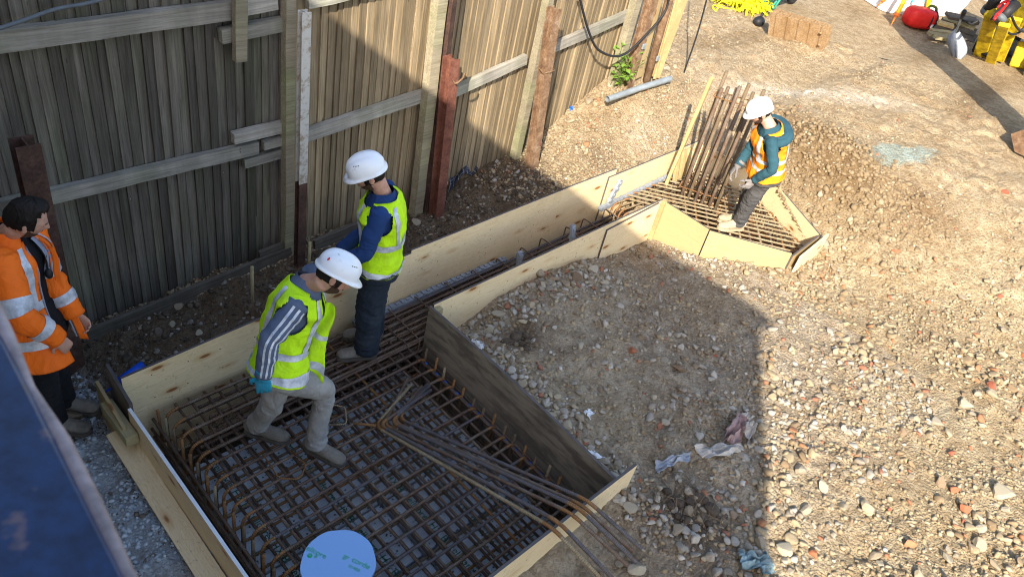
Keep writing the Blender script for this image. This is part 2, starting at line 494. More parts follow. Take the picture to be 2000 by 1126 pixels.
    MAT['root'] = plain('dry root', (0.16, 0.115, 0.075), 0.9)
    MAT['dark_clod'] = plain('damp dark earth', (0.085, 0.062, 0.042), 0.95, var=.4, scale=25, bump=.8, bscale=40)
    MAT['clay'] = plain('brown clay', (0.235, 0.165, 0.092), 0.95, var=.35, scale=14, bump=.8, bscale=40)
    MAT['weed_stem'] = plain('weed stem', (0.10, 0.14, 0.03), .8)
    # plaid cloth
    k = NB('navy plaid cotton')
    co = k.co('UV', rnd=False)
    sx = k.n('SeparateXYZ')
    k.l(co, sx.inputs[0])
    def lines(sock, per, wd):
        fr = k.math('FRACT', k.math('MULTIPLY', sock, per))
        return k.math('LESS_THAN', fr, wd)
    a = k.math('MAXIMUM', lines(sx.outputs[0], 5.0, 0.10), lines(sx.outputs[1], 6.0, 0.10))
    MAT['plaid'] = k.done(k.mix(k.math('MULTIPLY', a, .8), (0.022, 0.028, 0.045), (0.30, 0.31, 0.33)), 0.9)
    # brick wall of the house
    k = NB('yellow stock brick')
    tc = k.n('TexCoord')
    sp = k.n('SeparateXYZ')
    k.l(tc.outputs['Object'], sp.inputs[0])
    cb = k.n('CombineXYZ')
    k.l(k.math('ADD', sp.outputs[0], sp.outputs[1]), cb.inputs[0])
    k.l(sp.outputs[2], cb.inputs[1])
    br = k.n('TexBrick')
    br.inputs['Scale'].default_value = 4.4
    br.inputs['Color1'].default_value = (0.34, 0.24, 0.14, 1)
    br.inputs['Color2'].default_value = (0.27, 0.18, 0.10, 1)
    br.inputs['Mortar'].default_value = (0.36, 0.33, 0.28, 1)
    k.l(cb.outputs[0], br.inputs['Vector'])
    k.bump(br.outputs['Fac'], -0.4, 0.01)
    MAT['brick'] = k.done(br.outputs['Color'], 0.9)
    MAT['concrete'] = plain('blinding concrete', (0.30, 0.29, 0.27), 0.9, var=.25, scale=5, bump=.4, bscale=60)
    MAT['glass'] = plain('window glass', (0.05, 0.06, 0.07), 0.08, spec=0.6)
    MAT['lichen'] = plain('tape', (0.02, 0.10, 0.45), 0.5)


build_materials()


# ---------------------------------------------------------------- object helpers
def tag(o, label=None, cat=None, group=None, kind=None):
    if label:
        o['label'] = label
    if cat:
        o['category'] = cat
    if group:
        o['group'] = group
    if kind:
        o['kind'] = kind
    return o


def thing(name, label, cat, loc=(0, 0, 0), group=None):
    o = bpy.data.objects.new(name, None)
    o.empty_display_size = 0.1
    COL.objects.link(o)
    o.location = loc
    return tag(o, label, cat, group)


def mesh_obj(name, verts, faces, mats, parent=None, smooth=False, midx=None):
    me = bpy.data.meshes.new(name)
    me.from_pydata([tuple(v) for v in verts], [], [tuple(f) for f in faces])
    if not isinstance(mats, (list, tuple)):
        mats = [mats]
    for m in mats:
        me.materials.append(MAT[m] if isinstance(m, str) else m)
    if midx is not None:
        me.polygons.foreach_set('material_index', list(midx))
    if smooth:
        me.polygons.foreach_set('use_smooth', [True] * len(me.polygons))
    me.update()
    o = bpy.data.objects.new(name, me)
    COL.objects.link(o)
    if parent is not None:
        attach(o, parent)
    return o


def wmat(o):
    base = (wmat(o.parent) @ o.matrix_parent_inverse) if o.parent else Matrix.Identity(4)
    return base @ o.matrix_basis


def attach(o, parent):
    """make o a child of parent, staying where it stands"""
    inv = wmat(parent).inverted()
    o.parent = parent
    o.matrix_parent_inverse = inv


class MB:
    """collects simple solids into one mesh"""
    def __init__(self):
        self.v, self.f, self.mi, self.al = [], [], [], []

    def add(self, vs, fs, mi=0, al=None):
        n = len(self.v)
        self.v += [tuple(p) for p in vs]
        self.f += [tuple(i + n for i in f) for f in fs]
        self.mi += [mi] * len(fs) if isinstance(mi, int) else list(mi)
        self.al += list(al) if al is not None else [0.0] * len(vs)
        return self

    def box(self, c, s, R=None, mi=0, bevel=0.0):
        hx, hy, hz = s[0] / 2, s[1] / 2, s[2] / 2
        if bevel > 0:
            b = min(bevel, hx * .45, hy * .45, hz * .45)
            vs, fs = [], []
            bm = bmesh.new()
            bmesh.ops.create_cube(bm, size=1, matrix=Matrix.Diagonal((2 * hx, 2 * hy, 2 * hz, 1)))
            bmesh.ops.bevel(bm, geom=bm.edges[:], offset=b, segments=1, affect='EDGES')
            bm.verts.index_update()
            vs = [v.co.copy() for v in bm.verts]
            fs = [[v.index for v in f.verts] for f in bm.faces]
            bm.free()
        else:
            vs = [Vector((x * hx, y * hy, z * hz)) for x in (-1, 1) for y in (-1, 1) for z in (-1, 1)]
            fs = [(0, 1, 3, 2), (4, 6, 7, 5), (0, 4, 5, 1), (2, 3, 7, 6), (0, 2, 6, 4), (1, 5, 7, 3)]
        if R is not None:
            vs = [R @ v for v in vs]
        c = Vector(c)
        return self.add([v + c for v in vs], fs, mi)

    def bar(self, a, b, wd, dp, up=(0, 0, 1), mi=0, bevel=0.0):
        """box beam from a to b, width wd (sideways) and depth dp (along up)"""
        a, b = Vector(a), Vector(b)
        d = (b - a)
        L = d.length
        d = d / L
        up = Vector(up)
        s = up.cross(d).normalized()
        u = d.cross(s)
        R = Matrix((d, s, u)).transposed()
        return self.box((a + b) / 2, (L, wd, dp), R, mi, bevel)

    def tube(self, pts, r, n=8, mi=0, cap=True):
        vs, fs, al = tube_geo(pts, r, n, cap)
        return self.add(vs, fs, mi, al)

    def make(self, name, mats, parent=None, smooth=False, along=False):
        o = mesh_obj(name, self.v, self.f, mats, parent, smooth, self.mi if any(self.mi) else None)
        if along:
            at_ = o.data.attributes.new('along', 'FLOAT', 'POINT')
            at_.data.foreach_set('value', self.al)
        return o


def tube_geo(pts, r, n=8, cap=True, up=None):
    pts = [Vector(p) for p in pts]
    m = len(pts)
    if not hasattr(r, '__len__'):
        r = [r] * m
    tang = []
    for i in range(m):
        t = pts[min(i + 1, m - 1)] - pts[max(i - 1, 0)]
        tang.append(t.normalized())
    ref = Vector(up) if up is not None else (Vector((0, 0, 1)) if abs(tang[0].z) < .9 else Vector((1, 0, 0)))
    u = (ref - tang[0] * ref.dot(tang[0])).normalized()
    vs, fs, al = [], [], []
    L = 0.0
    for i in range(m):
        if i:
            L += (pts[i] - pts[i - 1]).length
            u = (u - tang[i] * u.dot(tang[i])).normalized()
        v = tang[i].cross(u)
        ri = r[i]
        ra, rb = (ri if hasattr(ri, '__len__') else (ri, ri))
        for j in range(n):
            a = 2 * PI * j / n
            vs.append(pts[i] + u * (ra * math.cos(a)) + v * (rb * math.sin(a)))
            al.append(L)
    for i in range(m - 1):
        for j in range(n):
            k = (j + 1) % n
            fs.append((i * n + j, i * n + k, (i + 1) * n + k, (i + 1) * n + j))
    if cap:
        fs.append(tuple(range(n))[::-1])
        fs.append(tuple((m - 1) * n + j for j in range(n)))
    return vs, fs, al


def smooth_path(pts, sub=6):
    """Catmull-Rom through the points"""
    P = [Vector(p) for p in pts]
    P = [P[0] * 2 - P[1]] + P + [P[-1] * 2 - P[-2]]
    out = []
    for i in range(1, len(P) - 2):
        for s in range(sub):
            t = s / sub
            a, b, c, d = P[i - 1], P[i], P[i + 1], P[i + 2]
            out.append(0.5 * ((2 * b) + (c - a) * t + (2 * a - 5 * b + 4 * c - d) * t * t + (3 * b - a - 3 * c + d) * t ** 3))
    out.append(P[-2])
    return out


def round_path(pts, rad, seg=5):
    """polyline with rounded corners"""
    P = [Vector(p) for p in pts]
    out = [P[0]]
    for i in range(1, len(P) - 1):
        a = (P[i - 1] - P[i])
        b = (P[i + 1] - P[i])
        r = min(rad, a.length * .49, b.length * .49)
        s, e = P[i] + a.normalized() * r, P[i] + b.normalized() * r
        for k in range(seg + 1):
            t = k / seg
            out.append(s * (1 - t) ** 2 + P[i] * 2 * t * (1 - t) + e * t * t)
    out.append(P[-1])
    return out


def text_mesh(name, body, size, mat, parent, origin, xdir, ydir, lift=0.0015, align='LEFT'):
    cu = bpy.data.curves.new('tmp', 'FONT')
    cu.body = body
    cu.size = size
    cu.align_x = align
    o = bpy.data.objects.new('tmp', cu)
    COL.objects.link(o)
    dg = bpy.context.evaluated_depsgraph_get()
    me = bpy.data.meshes.new_from_object(o.evaluated_get(dg))
    COL.objects.unlink(o)
    bpy.data.objects.remove(o)
    X = Vector(xdir).normalized()
    Y = Vector(ydir)
    Y = (Y - X * Y.dot(X)).normalized()
    Z = X.cross(Y)
    M_ = Matrix((X, Y, Z)).transposed().to_4x4()
    M_.translation = Vector(origin) + Z * lift
    me.transform(M_)
    me.materials.clear()
    me.materials.append(MAT[mat])
    r = bpy.data.objects.new(name, me)
    COL.objects.link(r)
    attach(r, parent)
    return r


# ---------------------------------------------------------------- value noise for the terrain
_tab = rng.random((256, 256))


def vnoise(x, y, s, seed=0):
    x = x * s + seed * 13.7
    y = y * s + seed * 7.3
    xi, yi = np.floor(x).astype(int), np.floor(y).astype(int)
    fx, fy = x - xi, y - yi
    fx, fy = fx * fx * (3 - 2 * fx), fy * fy * (3 - 2 * fy)
    g = lambda a, b: _tab[a % 256, b % 256]
    return (g(xi, yi) * (1 - fx) + g(xi + 1, yi) * fx) * (1 - fy) + (g(xi, yi + 1) * (1 - fx) + g(xi + 1, yi + 1) * fx) * fy


def fbm(x, y, s, o=4, seed=0):
    a, t, r = 1.0, 0.0, 0.0
    for i in range(o):
        r = r + a * (vnoise(x, y, s * 2.03 ** i, seed + i) - .5)
        t += a
        a *= .5
    return r / t


def sstep(a, b, x):
    t = np.clip((x - a) / (b - a), 0, 1)
    return t * t * (3 - 2 * t)


# outline of the excavation: box, trench and far pad, seen in plan
FAR = [(6.20, 3.22), (6.25, 2.65), (6.78, 1.98), (7.40, 1.98), (7.80, 2.85), (7.62, 3.74), (6.20, 3.74)]


def inside_poly(x, y, poly):
    r = np.zeros(np.shape(x), bool)
    n = len(poly)
    for i in range(n):
        x0, y0 = poly[i]
        x1, y1 = poly[(i + 1) % n]
        c = ((y0 > y) != (y1 > y)) & (x < (x1 - x0) * (y - y0) / (y1 - y0 + 1e-12) + x0)
        r ^= c
    return r


def in_pit(x, y, g=0.0):
    b = (x > 1.04 - g) & (x < 3.19 + g) & (y > 1.26 - g) & (y < 3.73 + g)
    t = (x >= 3.1) & (x < 6.3) & (y > 3.19 - g) & (y < 3.73 + g)
    return b | t | inside_poly(x, y, FAR)


def ground(x, y, rough=True):
    x = np.asarray(x, float)
    y = np.asarray(y, float)
    # open rubble yard
    z = 0.13 + 0 * x
    z = z + 0.72 * sstep(7.3, 9.6, x + 0.25 * (y - 1.0)) * sstep(-3.5, 2.4, y) + 0.35 * sstep(7.5, 13, x) * (1 - sstep(-3.5, 2.4, y))
    # hump of rubble against the trench boards
    z = z + 0.12 * np.exp(-((x - 4.25) / .7) ** 2 - ((y - 2.75) / .45) ** 2) - 0.14 * sstep(4.9, 6.0, x) * sstep(2.2, 3.1, y) * (x < 6.4)
    z = z - 0.12 * np.exp(-((x - 3.55) / .3) ** 2 - ((y - 3.15) / .3) ** 2)
    z = z + 0.12 * np.exp(-((x - 3.35) / .25) ** 2) * sstep(1.5, 1.9, y) * (1 - sstep(2.6, 3.0, y))
    # strip between the long boards and the fence, climbing along the fence
    bank = np.interp(x, [-2, 1.2, 2.9, 4.2, 5.5, 5.9, 6.4, 6.8, 7.1, 7.5, 8.6, 11], [-.12, -.10, .03, .04, .28, .36, .62, .82, .98, 1.02, .90, .85])
    lip = np.interp(x, [-2, 1.2, 3.0, 4.5, 6.0, 7.6, 9.0], [-.1, -.02, .05, .22, .36, .5, .78])
    b = lip + (bank - lip) * sstep(3.75, 4.7, y)
    k = sstep(3.45, 3.76, y)
    z = z * (1 - k) + b * k
    # low ground left of the pit
    left = -.12 + .10 * (1 - sstep(2.5, 3.75, y))
    kl = 1 - sstep(.95, 1.15, x)
    z = z * (1 - kl) + left * kl
    # front strip before the pit
    kf = (1 - sstep(1.05, 1.3, y)) * (1 - sstep(3.0, 3.5, x))
    z = z * (1 - kf) + (0.02) * kf
    # spoil heap behind the far pad
    z = z + 0.30 * np.exp(-((x - 8.35) / .42) ** 2 - ((y - 2.55) / .75) ** 2) + 0.1 * np.exp(-((x - 7.9) / .35) ** 2 - ((y - 1.6) / .35) ** 2)
    if rough:
        z = z + 0.075 * fbm(x, y, 1.1, 3, 3) + 0.075 * fbm(x, y, 5.0, 5, 5)
        z = z - 0.030 * np.abs(fbm(x, y, 11.0, 3, 15)) + 0.03 * sstep(.10, .22, fbm(x, y, 3.1, 4, 17))
        heap = 2.2 * np.exp(-((x - 8.2) / .6) ** 2 - ((y - 2.4) / .9) ** 2) + .6 * (sstep(3.8, 4.1, y) * (x < 7)) + .35 * sstep(8.5, 6.5, x) * (y < 3)
        z = z + 0.07 * np.abs(fbm(x, y, 9.0, 4, 9)) * (0.3 + heap)
    return z


def g1(x, y):
    return float(ground(np.array([x]), np.array([y]))[0])


def hit(px, py):
    """where the sight line through a pixel of the photograph meets the ground"""
    z = 0.3
    for _ in range(25):
        p = at(px, py, z)
        z = .5 * z + .5 * g1(p.x, p.y)
    p = at(px, py, z)
    return Vector((p.x, p.y, g1(p.x, p.y)))


# ================================================================ THE GROUND
def grid_mesh(name, xs, ys, zfun, keep=None):
    X, Y = np.meshgrid(xs, ys)
    Z = zfun(X, Y)
    nx, ny = len(xs), len(ys)
    co = np.stack([X, Y, Z], -1).reshape(-1, 3)
    i = np.arange(nx * ny).reshape(ny, nx)
    q = np.stack([i[:-1, :-1], i[:-1, 1:], i[1:, 1:], i[1:, :-1]], -1).reshape(-1, 4)
    if keep is not None:
        cx = (X[:-1, :-1] + X[1:, 1:]) / 2
        cy = (Y[:-1, :-1] + Y[1:, 1:]) / 2
        q = q[keep(cx, cy).reshape(-1)]
    me = bpy.data.meshes.new(name)
    me.vertices.add(len(co))
    me.vertices.foreach_set('co', co.reshape(-1))
    me.loops.add(q.size)
    me.loops.foreach_set('vertex_index', q.reshape(-1))
    me.polygons.add(len(q))
    me.polygons.foreach_set('loop_start', np.arange(0, q.size, 4))
    me.polygons.foreach_set('use_smooth', np.ones(len(q), bool))
    me.update(calc_edges=True)
    return me, X, Y, Z


def earth_colour(X, Y):
    """kinds of earth lying about the site: rubble, clay, crushed concrete dust, damp soil, fines"""
    def c(r, g, b):
        return np.array([r, g, b])
    col = np.zeros(X.shape + (3,)) + c(.42, .335, .21)
    n = fbm(X, Y, 1.3, 4, 21)

    def lay(mask, cc):
        nonlocal col
        m = np.clip(mask, 0, 1)[..., None]
        col = col * (1 - m) + cc * m
    # greyer crushed concrete in the rubble plot beside the boards
    lay((X < 6.6) * (Y < 3.3) * sstep(-.2, .8, Y) * (.75 + n), c(.385, .325, .245))
    # trafficked track beyond
    lay(sstep(8.2, 9.6, X + .4 * Y) * .9, c(.425, .335, .215))
    lay(sstep(.02, .22, fbm(X * .55, Y * 1.6, .9, 4, 33)) * sstep(8.8, 10, X + .3 * Y) * .8, c(.31, .225, .13))
    # pale dust streak
    lay(np.exp(-((Y - (4.35 - .62 * (X - 8.3))) / .28) ** 2) * sstep(7.9, 8.6, X) * (1 - sstep(10.3, 11.3, X)) * (.9 + 1.2 * n), c(.62, .55, .44))
    # greenish washed out cement
    lay(sstep(.0, .15, fbm(X, Y, 2.2, 4, 41) + .55 * np.exp(-((X - 9.25) / .75) ** 2 - ((Y - 2.05 + .35 * (X - 9.25)) / .26) ** 2) - .33), c(.36, .42, .37))
    # brown clay heap behind the far pad
    lay(1.6 * np.exp(-((X - 8.3) / .55) ** 2 - ((Y - 2.5) / .85) ** 2) - .25 + n * .5, c(.225, .155, .082))
    lay(1.3 * np.exp(-((X - 8.6) / .5) ** 2 - ((Y - 1.5) / .5) ** 2) - .3 + n * .6, c(.27, .19, .11))
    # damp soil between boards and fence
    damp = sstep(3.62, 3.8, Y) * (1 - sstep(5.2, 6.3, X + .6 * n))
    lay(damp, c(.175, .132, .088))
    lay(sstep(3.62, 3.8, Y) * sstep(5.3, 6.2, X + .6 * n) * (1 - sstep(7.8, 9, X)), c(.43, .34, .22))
    lay(np.exp(-((X - 6.25) / .35) ** 2 - ((Y - 4.15) / .3) ** 2) * (.9 + n), c(.22, .165, .11))
    lay(np.exp(-((X - 6.9) / .22) ** 2 - ((Y - 4.0) / .2) ** 2) * (1.1 + 2 * n), c(.62, .56, .46))
    # low ground at the left: blue grey cement slurry and crushed stone
    lft = 1 - sstep(.98, 1.12, X)
    lay(lft, c(.30, .28, .25))
    lay(lft * sstep(-.16, .04, n) * (Y < 4.3) * (Y > 2.4), c(.44, .50, .55))
    lay(lft * (1 - sstep(2.45, 2.7, Y + .4 * n)), c(.40, .385, .36))
    # dark soil pit in the front
    lay(1.2 * np.exp(-((X - 3.55) / .22) ** 2 - ((Y - .78) / .3) ** 2) - .2 + n, c(.15, .115, .08))
    lay(1.1 * np.exp(-((X - 3.75) / .28) ** 2 - ((Y - 2.62) / .22) ** 2) - .2 + n, c(.17, .12, .08))
    return col


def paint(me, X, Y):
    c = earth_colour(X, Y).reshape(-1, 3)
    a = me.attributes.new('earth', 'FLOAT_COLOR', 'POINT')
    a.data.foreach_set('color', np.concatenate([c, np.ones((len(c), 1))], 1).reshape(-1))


NX0, NX1, NY0, NY1 = -1.0, 12.4, -2.6, 6.2


def near_z(X, Y):
    z = ground(X, Y)
    zf = ground(X, Y, False)
    e = np.minimum(np.minimum(X - NX0, NX1 - X), np.minimum(Y - NY0, NY1 - Y))
    k = sstep(0, .5, e)
    return zf + (z - zf) * k


_xs = np.linspace(NX0, NX1, 531)
_ys = np.linspace(NY0, NY1, 353)
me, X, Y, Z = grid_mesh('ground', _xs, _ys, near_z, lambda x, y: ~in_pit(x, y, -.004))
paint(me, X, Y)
me.materials.append(MAT['soil'])
o = bpy.data.objects.new('ground', me)
COL.objects.link(o)
tag(o, kind='structure')

_xs = np.concatenate([np.arange(-30, NX0, .8), np.arange(NX0, NX1, .2), [NX1], np.arange(NX1 + .15, 30, .3), np.arange(30, 80, 2.5)])
_ys = np.concatenate([np.arange(-40, NY0, 1.5), np.arange(NY0, NY1, .2), [NY1], np.arange(NY1 + .2, 14, .3), np.arange(14, 60, 2.5)])


def far_z(X, Y):
    z = ground(X, Y, False)
    out = np.maximum(np.maximum(X - NX1, NX0 - X), np.maximum(Y - NY1, NY0 - Y))
    return z + .10 * fbm(X, Y, .7, 4, 3) * sstep(0, 1.2, out)


me, X, Y, Z = grid_mesh('ground', _xs, _ys, far_z,
                        lambda x, y: ~((x > NX0) & (x < NX1) & (y > NY0) & (y < NY1)))
paint(me, X, Y)
me.materials.append(MAT['soil'])
o = bpy.data.objects.new('site_ground', me)
COL.objects.link(o)
tag(o, kind='structure')

# bottom of the excavation
_xs = np.linspace(.95, 7.9, 150)
_ys = np.linspace(1.15, 3.85, 70)
me, X, Y, Z = grid_mesh('pit_floor', _xs, _ys, lambda x, y: -.56 + .02 * fbm(x, y, 3, 3, 2) + .28 * sstep(5.6, 6.2, x))
a = me.attributes.new('earth', 'FLOAT_COLOR', 'POINT')
a.data.foreach_set('color', np.tile([.12, .095, .07, 1.0], X.size))
me.materials.append(MAT['soil'])
o = bpy.data.objects.new('pit_floor', me)
COL.objects.link(o)
tag(o, kind='structure')

# ================================================================ HOUSE BEHIND THE CAMERA (casts the shade)
HOUSE_ROT = math.radians(4.2)      # the house stands slightly out of square with the fence
house = thing('brick_house', 'yellow stock brick house with a flat roof that overlooks the dig and shades it', 'house', (-1.2, -2.86, 0))
SHX, SHY, SHZ = -1.2, -2.86, 5.74
b = MB()
b.box((SHX - 4, (SHY + 24) / 2, (SHZ - .12 - .6) / 2), (8, 24 - SHY, SHZ - .12 + .6))
b.make('wall', 'brick', house)
b = MB()
b.box((SHX - 3.98, (SHY + 24) / 2, SHZ - .058), (8.1, 24 - SHY + .1, .116))
b.make('roof', 'concrete', house)
for yy in (-1.2, 3.2, 6.0):
    for zz in (1.0, 3.9):
        b = MB().box((SHX + .012, yy, zz), (.05, 1.1, 1.2), bevel=.01)
        wdo = b.make('window', 'white_plastic', house)
        b = MB()
        for s in (-.26, .26):
            b.box((SHX + .04, yy + s, zz), (.012, .44, 1.04))
        b.make('pane', 'glass', wdo)

house.location = (SHX, SHY, 0)
bpy.context.view_layer.update()
house.rotation_euler = (0, 0, HOUSE_ROT)

# blue steel beam of the platform the photograph is taken from
bt = thing('steel_beam', 'blue painted steel beam with chipped rusty patches and a worn edge, close in the lower left corner', 'beam', (0, 0, 3.7))
b = MB()
b.box((-.146, .6, 3.69), (.42, 4.2, .02), bevel=.004)
b.box((-.125, .6, 3.52), (.02, 4.2, .32))
b.box((-.125, .6, 3.35), (.42, 4.2, .02), bevel=.004)
b.make('web', 'blue_paint', bt)
b = MB()
pts = []
for i in range(60):
    yy = -1.5 + 4.2 * i / 59
    pts.append((.067 + .002 * math.sin(i * 2.1), yy, 3.692))
b.tube(pts, [.0062 + .0016 * math.sin(i * 1.7) + .001 * math.sin(i * 4.1) for i in range(60)], 8)
b.make('worn_edge', 'worn_edge', bt, smooth=True)
bpy.context.view_layer.update()
bt.rotation_euler = (0, 0, math.radians(-2.58))

# ================================================================ FENCE
FY = 4.78
fence = thing('timber_fence', 'tall weathered feather edge board fence running along the back of the dig', 'fence', (1.2, FY, 0))
_bm = {}


def board_mesh(k):
    r = random.Random(k)
    L = 2.75
    b = MB()
    # feather edge: thick edge 16 mm, thin edge 6 mm, overlapping its neighbour
    n = 6
    vs, fs = [], []
    for i in range(n + 1):
        z = L * i / n
        wob = r.uniform(-.002, .002)
        for (x, y) in ((-.039, 0), (.041, 0), (.041, -.004), (-.039, -.021)):
            vs.append((x + wob, y + r.uniform(-.0012, .0012), z))
    for i in range(n):
        for j in range(4):
            q = (j + 1) % 4
            fs.append((i * 4 + j, i * 4 + q, i * 4 + 4 + q, i * 4 + 4 + j))
    fs += [(3, 2, 1, 0), (n * 4, n * 4 + 1, n * 4 + 2, n * 4 + 3)]
    b.add(vs, fs)
    me = bpy.data.meshes.new('fence_board')
    me.from_pydata(b.v, [], b.f)
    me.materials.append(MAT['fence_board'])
    return me


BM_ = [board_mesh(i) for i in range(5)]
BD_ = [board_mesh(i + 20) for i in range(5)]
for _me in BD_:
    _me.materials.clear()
    _me.materials.append(MAT['fence_board_lit'])
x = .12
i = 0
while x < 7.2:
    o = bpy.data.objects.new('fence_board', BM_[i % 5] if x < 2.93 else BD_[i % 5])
    COL.objects.link(o)
    bz = np.interp(x, [0, 2.9, 4.3, 5.5, 5.9, 6.8, 7.3], [-.2, -.06, -.04, .15, .22, .66, .9])
    o.location = (x, FY + random.uniform(-.005, .005), bz - random.uniform(0, .04))
    o.rotation_euler = (random.uniform(-.004, .004), random.uniform(-.005, .005), random.uniform(-.05, .03))
    attach(o, fence)
    x += .0685 + random.uniform(-.004, .004)
    i += 1


def fpart(name, a, b_, wd, dp, mat, bevel=.006, y=None):
    """beam lying along local x so the grain follows it"""
    a, b_ = Vector(a), Vector(b_)
    d = b_ - a
    L = d.length
    m = MB()
    # slightly waney box with a few rings
    n = max(2, int(L / .18))
    vs, fs = [], []
    rr = random.Random(hash((round(a.x, 3), round(a.z, 3))) % 9999)
    for i in range(n + 1):
        xx = L * i / n
        for (s, t) in ((-1, -1), (1, -1), (1, 1), (-1, 1)):
            vs.append((xx, s * wd / 2 + rr.uniform(-.002, .002), t * dp / 2 + rr.uniform(-.004, .004)))
    for i in range(n):
        for j in range(4):
            q = (j + 1) % 4
            fs.append((i * 4 + j, i * 4 + 4 + j, i * 4 + 4 + q, i * 4 + q))
    fs += [(0, 1, 2, 3), (n * 4 + 3, n * 4 + 2, n * 4 + 1, n * 4)]
    m.add(vs, fs)
    o = m.make(name, mat, None)
    X = d.normalized()
    Y = Vector((0, 1, 0))
    Y = (Y - X * Y.dot(X)).normalized()
    if abs(X.dot(Vector((0, 1, 0)))) > .98:
        Y = Vector((1, 0, 0))
    Z = X.cross(Y)
    M_ = Matrix((X, Y, Z)).transposed().to_4x4()
    M_.translation = a
    o.matrix_basis = M_
    attach(o, fence)
    return o


RY = FY - .05
fpart('rail', (.1, RY, 1.10), (2.62, RY, 1.115), .055, .10, 'fence_rail')
fpart('rail', (2.42, RY - .006, 1.235), (2.83, RY - .006, 1.245), .06, .085, 'fence_rail')
fpart('rail', (2.50, RY - .003, 1.0), (2.82, RY - .003, 1.015), .05, .075, 'fence_rail')
fpart('cleat', (2.66, RY - .01, 1.12), (2.82, RY - .01, 1.125), .05, .07, 'fence_rail')
fpart('rail', (.1, RY, 2.13), (2.50, RY, 2.185), .06, .125, 'fence_rail')
fpart('rail', (2.50, RY - .004, 2.19), (2.78, RY - .004, 2.21), .05, .10, 'fence_rail')
fpart('rail', (2.36, RY - .01, 2.02), (2.83, RY - .01, 2.05), .06, .095, 'fence_rail')
fpart('cleat', (2.46, RY - .075, 1.86), (2.49, RY - .075, 2.75), .05, .085, 'fence_post')
fpart('rail', (3.02, RY, 1.115), (4.22, RY, 1.245), .055, .105, 'fence_rail')
fpart('rail', (3.02, RY, 2.19), (4.22, RY, 2.31), .06, .11, 'fence_rail')
fpart('rail', (4.36, RY, 1.17), (5.46, RY, 1.39), .055, .10, 'fence_rail')
fpart('rail', (4.36, RY, 2.30), (5.46, RY, 2.46), .055, .10, 'fence_rail')
fpart('rail', (5.62, RY, 1.42), (6.95, RY, 1.665), .055, .10, 'fence_rail')
# gravel boards along the foot
fpart('gravel_board', (1.14, 4.60, -.05), (2.86, 4.64, .07), .035, .13, 'damp_plank')
fpart('gravel_board', (2.58, 4.66, .12), (2.87, 4.66, .14), .03, .10, 'damp_plank')
fpart('gravel_board', (3.08, 4.62, .08), (3.62, 4.63, .12), .035, .11, 'damp_plank')
# timber posts
fpart('fence_post', (2.848, 4.67, -.15), (2.842, 4.68, 2.7), .075, .075, 'fence_post')
fpart('fence_post', (4.245, 4.655, -.1), (4.185, 4.66, 2.75), .09, .10, 'fence_post')
fpart('fence_post', (5.55, 4.67, .15), (5.53, 4.67, 2.8), .085, .075, 'fence_post')
fpart('fence_post', (6.93, 4.66, .7), (6.91, 4.66, 2.9), .09, .10, 'fence_post')
fpart('fence_post', (.62, 4.68, -.3), (.60, 4.68, 2.7), .09, .10, 'fence_post')


# steel posts standing in front of the fence
def steel_post(label, base, top, wd, dp, mats, group='rusty steel posts in front of the fence', white_from=None, yaw=0.0):
    base, top = Vector(base), Vector(top)
    t = thing('steel_post', label, 'post', base, group)
    d = (top - base).normalized()
    Xv = Vector((math.cos(yaw), math.sin(yaw), 0))
    Xv = (Xv - d * Xv.dot(d)).normalized()
    Yv = d.cross(Xv)
    L = (top - base).length

    def ring(z):
        # I section outline
        w2, h2, tf = wd / 2, dp / 2, .008
        pr = [(-w2, -h2), (w2, -h2), (w2, -h2 + tf), (tf / 2, -h2 + tf), (tf / 2, h2 - tf), (w2, h2 - tf), (w2, h2), (-w2, h2), (-w2, h2 - tf), (-tf / 2, h2 - tf), (-tf / 2, -h2 + tf), (-w2, -h2 + tf)]
        return [base + Xv * p[0] + Yv * p[1] + d * z for p in pr]

    def seg(name, z0, z1, mat, par):
        n = 5
        vs, fs = [], []
        for i in range(n + 1):
            vs += ring(z0 + (z1 - z0) * i / n)
        for i in range(n):
            for j in range(12):
                q = (j + 1) % 12
                fs.append((i * 12 + j, i * 12 + q, i * 12 + 12 + q, i * 12 + 12 + j))
        fs += [tuple(range(12))[::-1], tuple(n * 12 + j for j in range(12))]
        return mesh_obj(name, vs, fs, mat, par)
    if white_from is None:
        seg('shaft', -.3, L, mats, t)
    else:
        seg('shaft', -.3, white_from, mats, t)
        seg('painted_head', white_from + .001, L, 'white_chip', t)
    return t, d, Xv, Yv


steel_post('dark rusted steel post behind the man in the orange jacket', (1.0, 4.42, -.1), (1.02, 4.42, 1.70), .13, .12, 'rust_dark')
steel_post('steel post with a chipped white painted upper half', (2.862, 4.5, .0), (2.860, 4.5, 2.22), .072, .06, 'rust_dark', white_from=.86)
t, d, Xv, Yv = steel_post('short reddish brown rusted steel post with a bent bolt near its top', (4.37, 4.5, .0), (4.27, 4.5, 1.68), .10, .11, 'rust_red')
p = Vector((4.27, 4.5, 1.50)) - Yv * .06
MB().tube(smooth_path([p, p + Vector((-.01, -.05, .0)), p + Vector((.03, -.075, .05)), p + Vector((.05, -.07, .09))], 4), .009, 6).make('bolt', 'rust_pale', t, True)
t, d, Xv, Yv = steel_post('tall brown rusted steel post against the timber post', (4.33, 4.60, 0), (4.28, 4.62, 2.75), .07, .06, 'rust_dark', yaw=.3)
t, d, Xv, Yv = steel_post('flaking rusted steel post with wire tied round it, in full sun', (5.56, 4.44, .35), (5.44, 4.5, 1.98), .10, .10, 'rust_pale')
wr = MB()
cx = Vector((5.49, 4.47, 1.40))
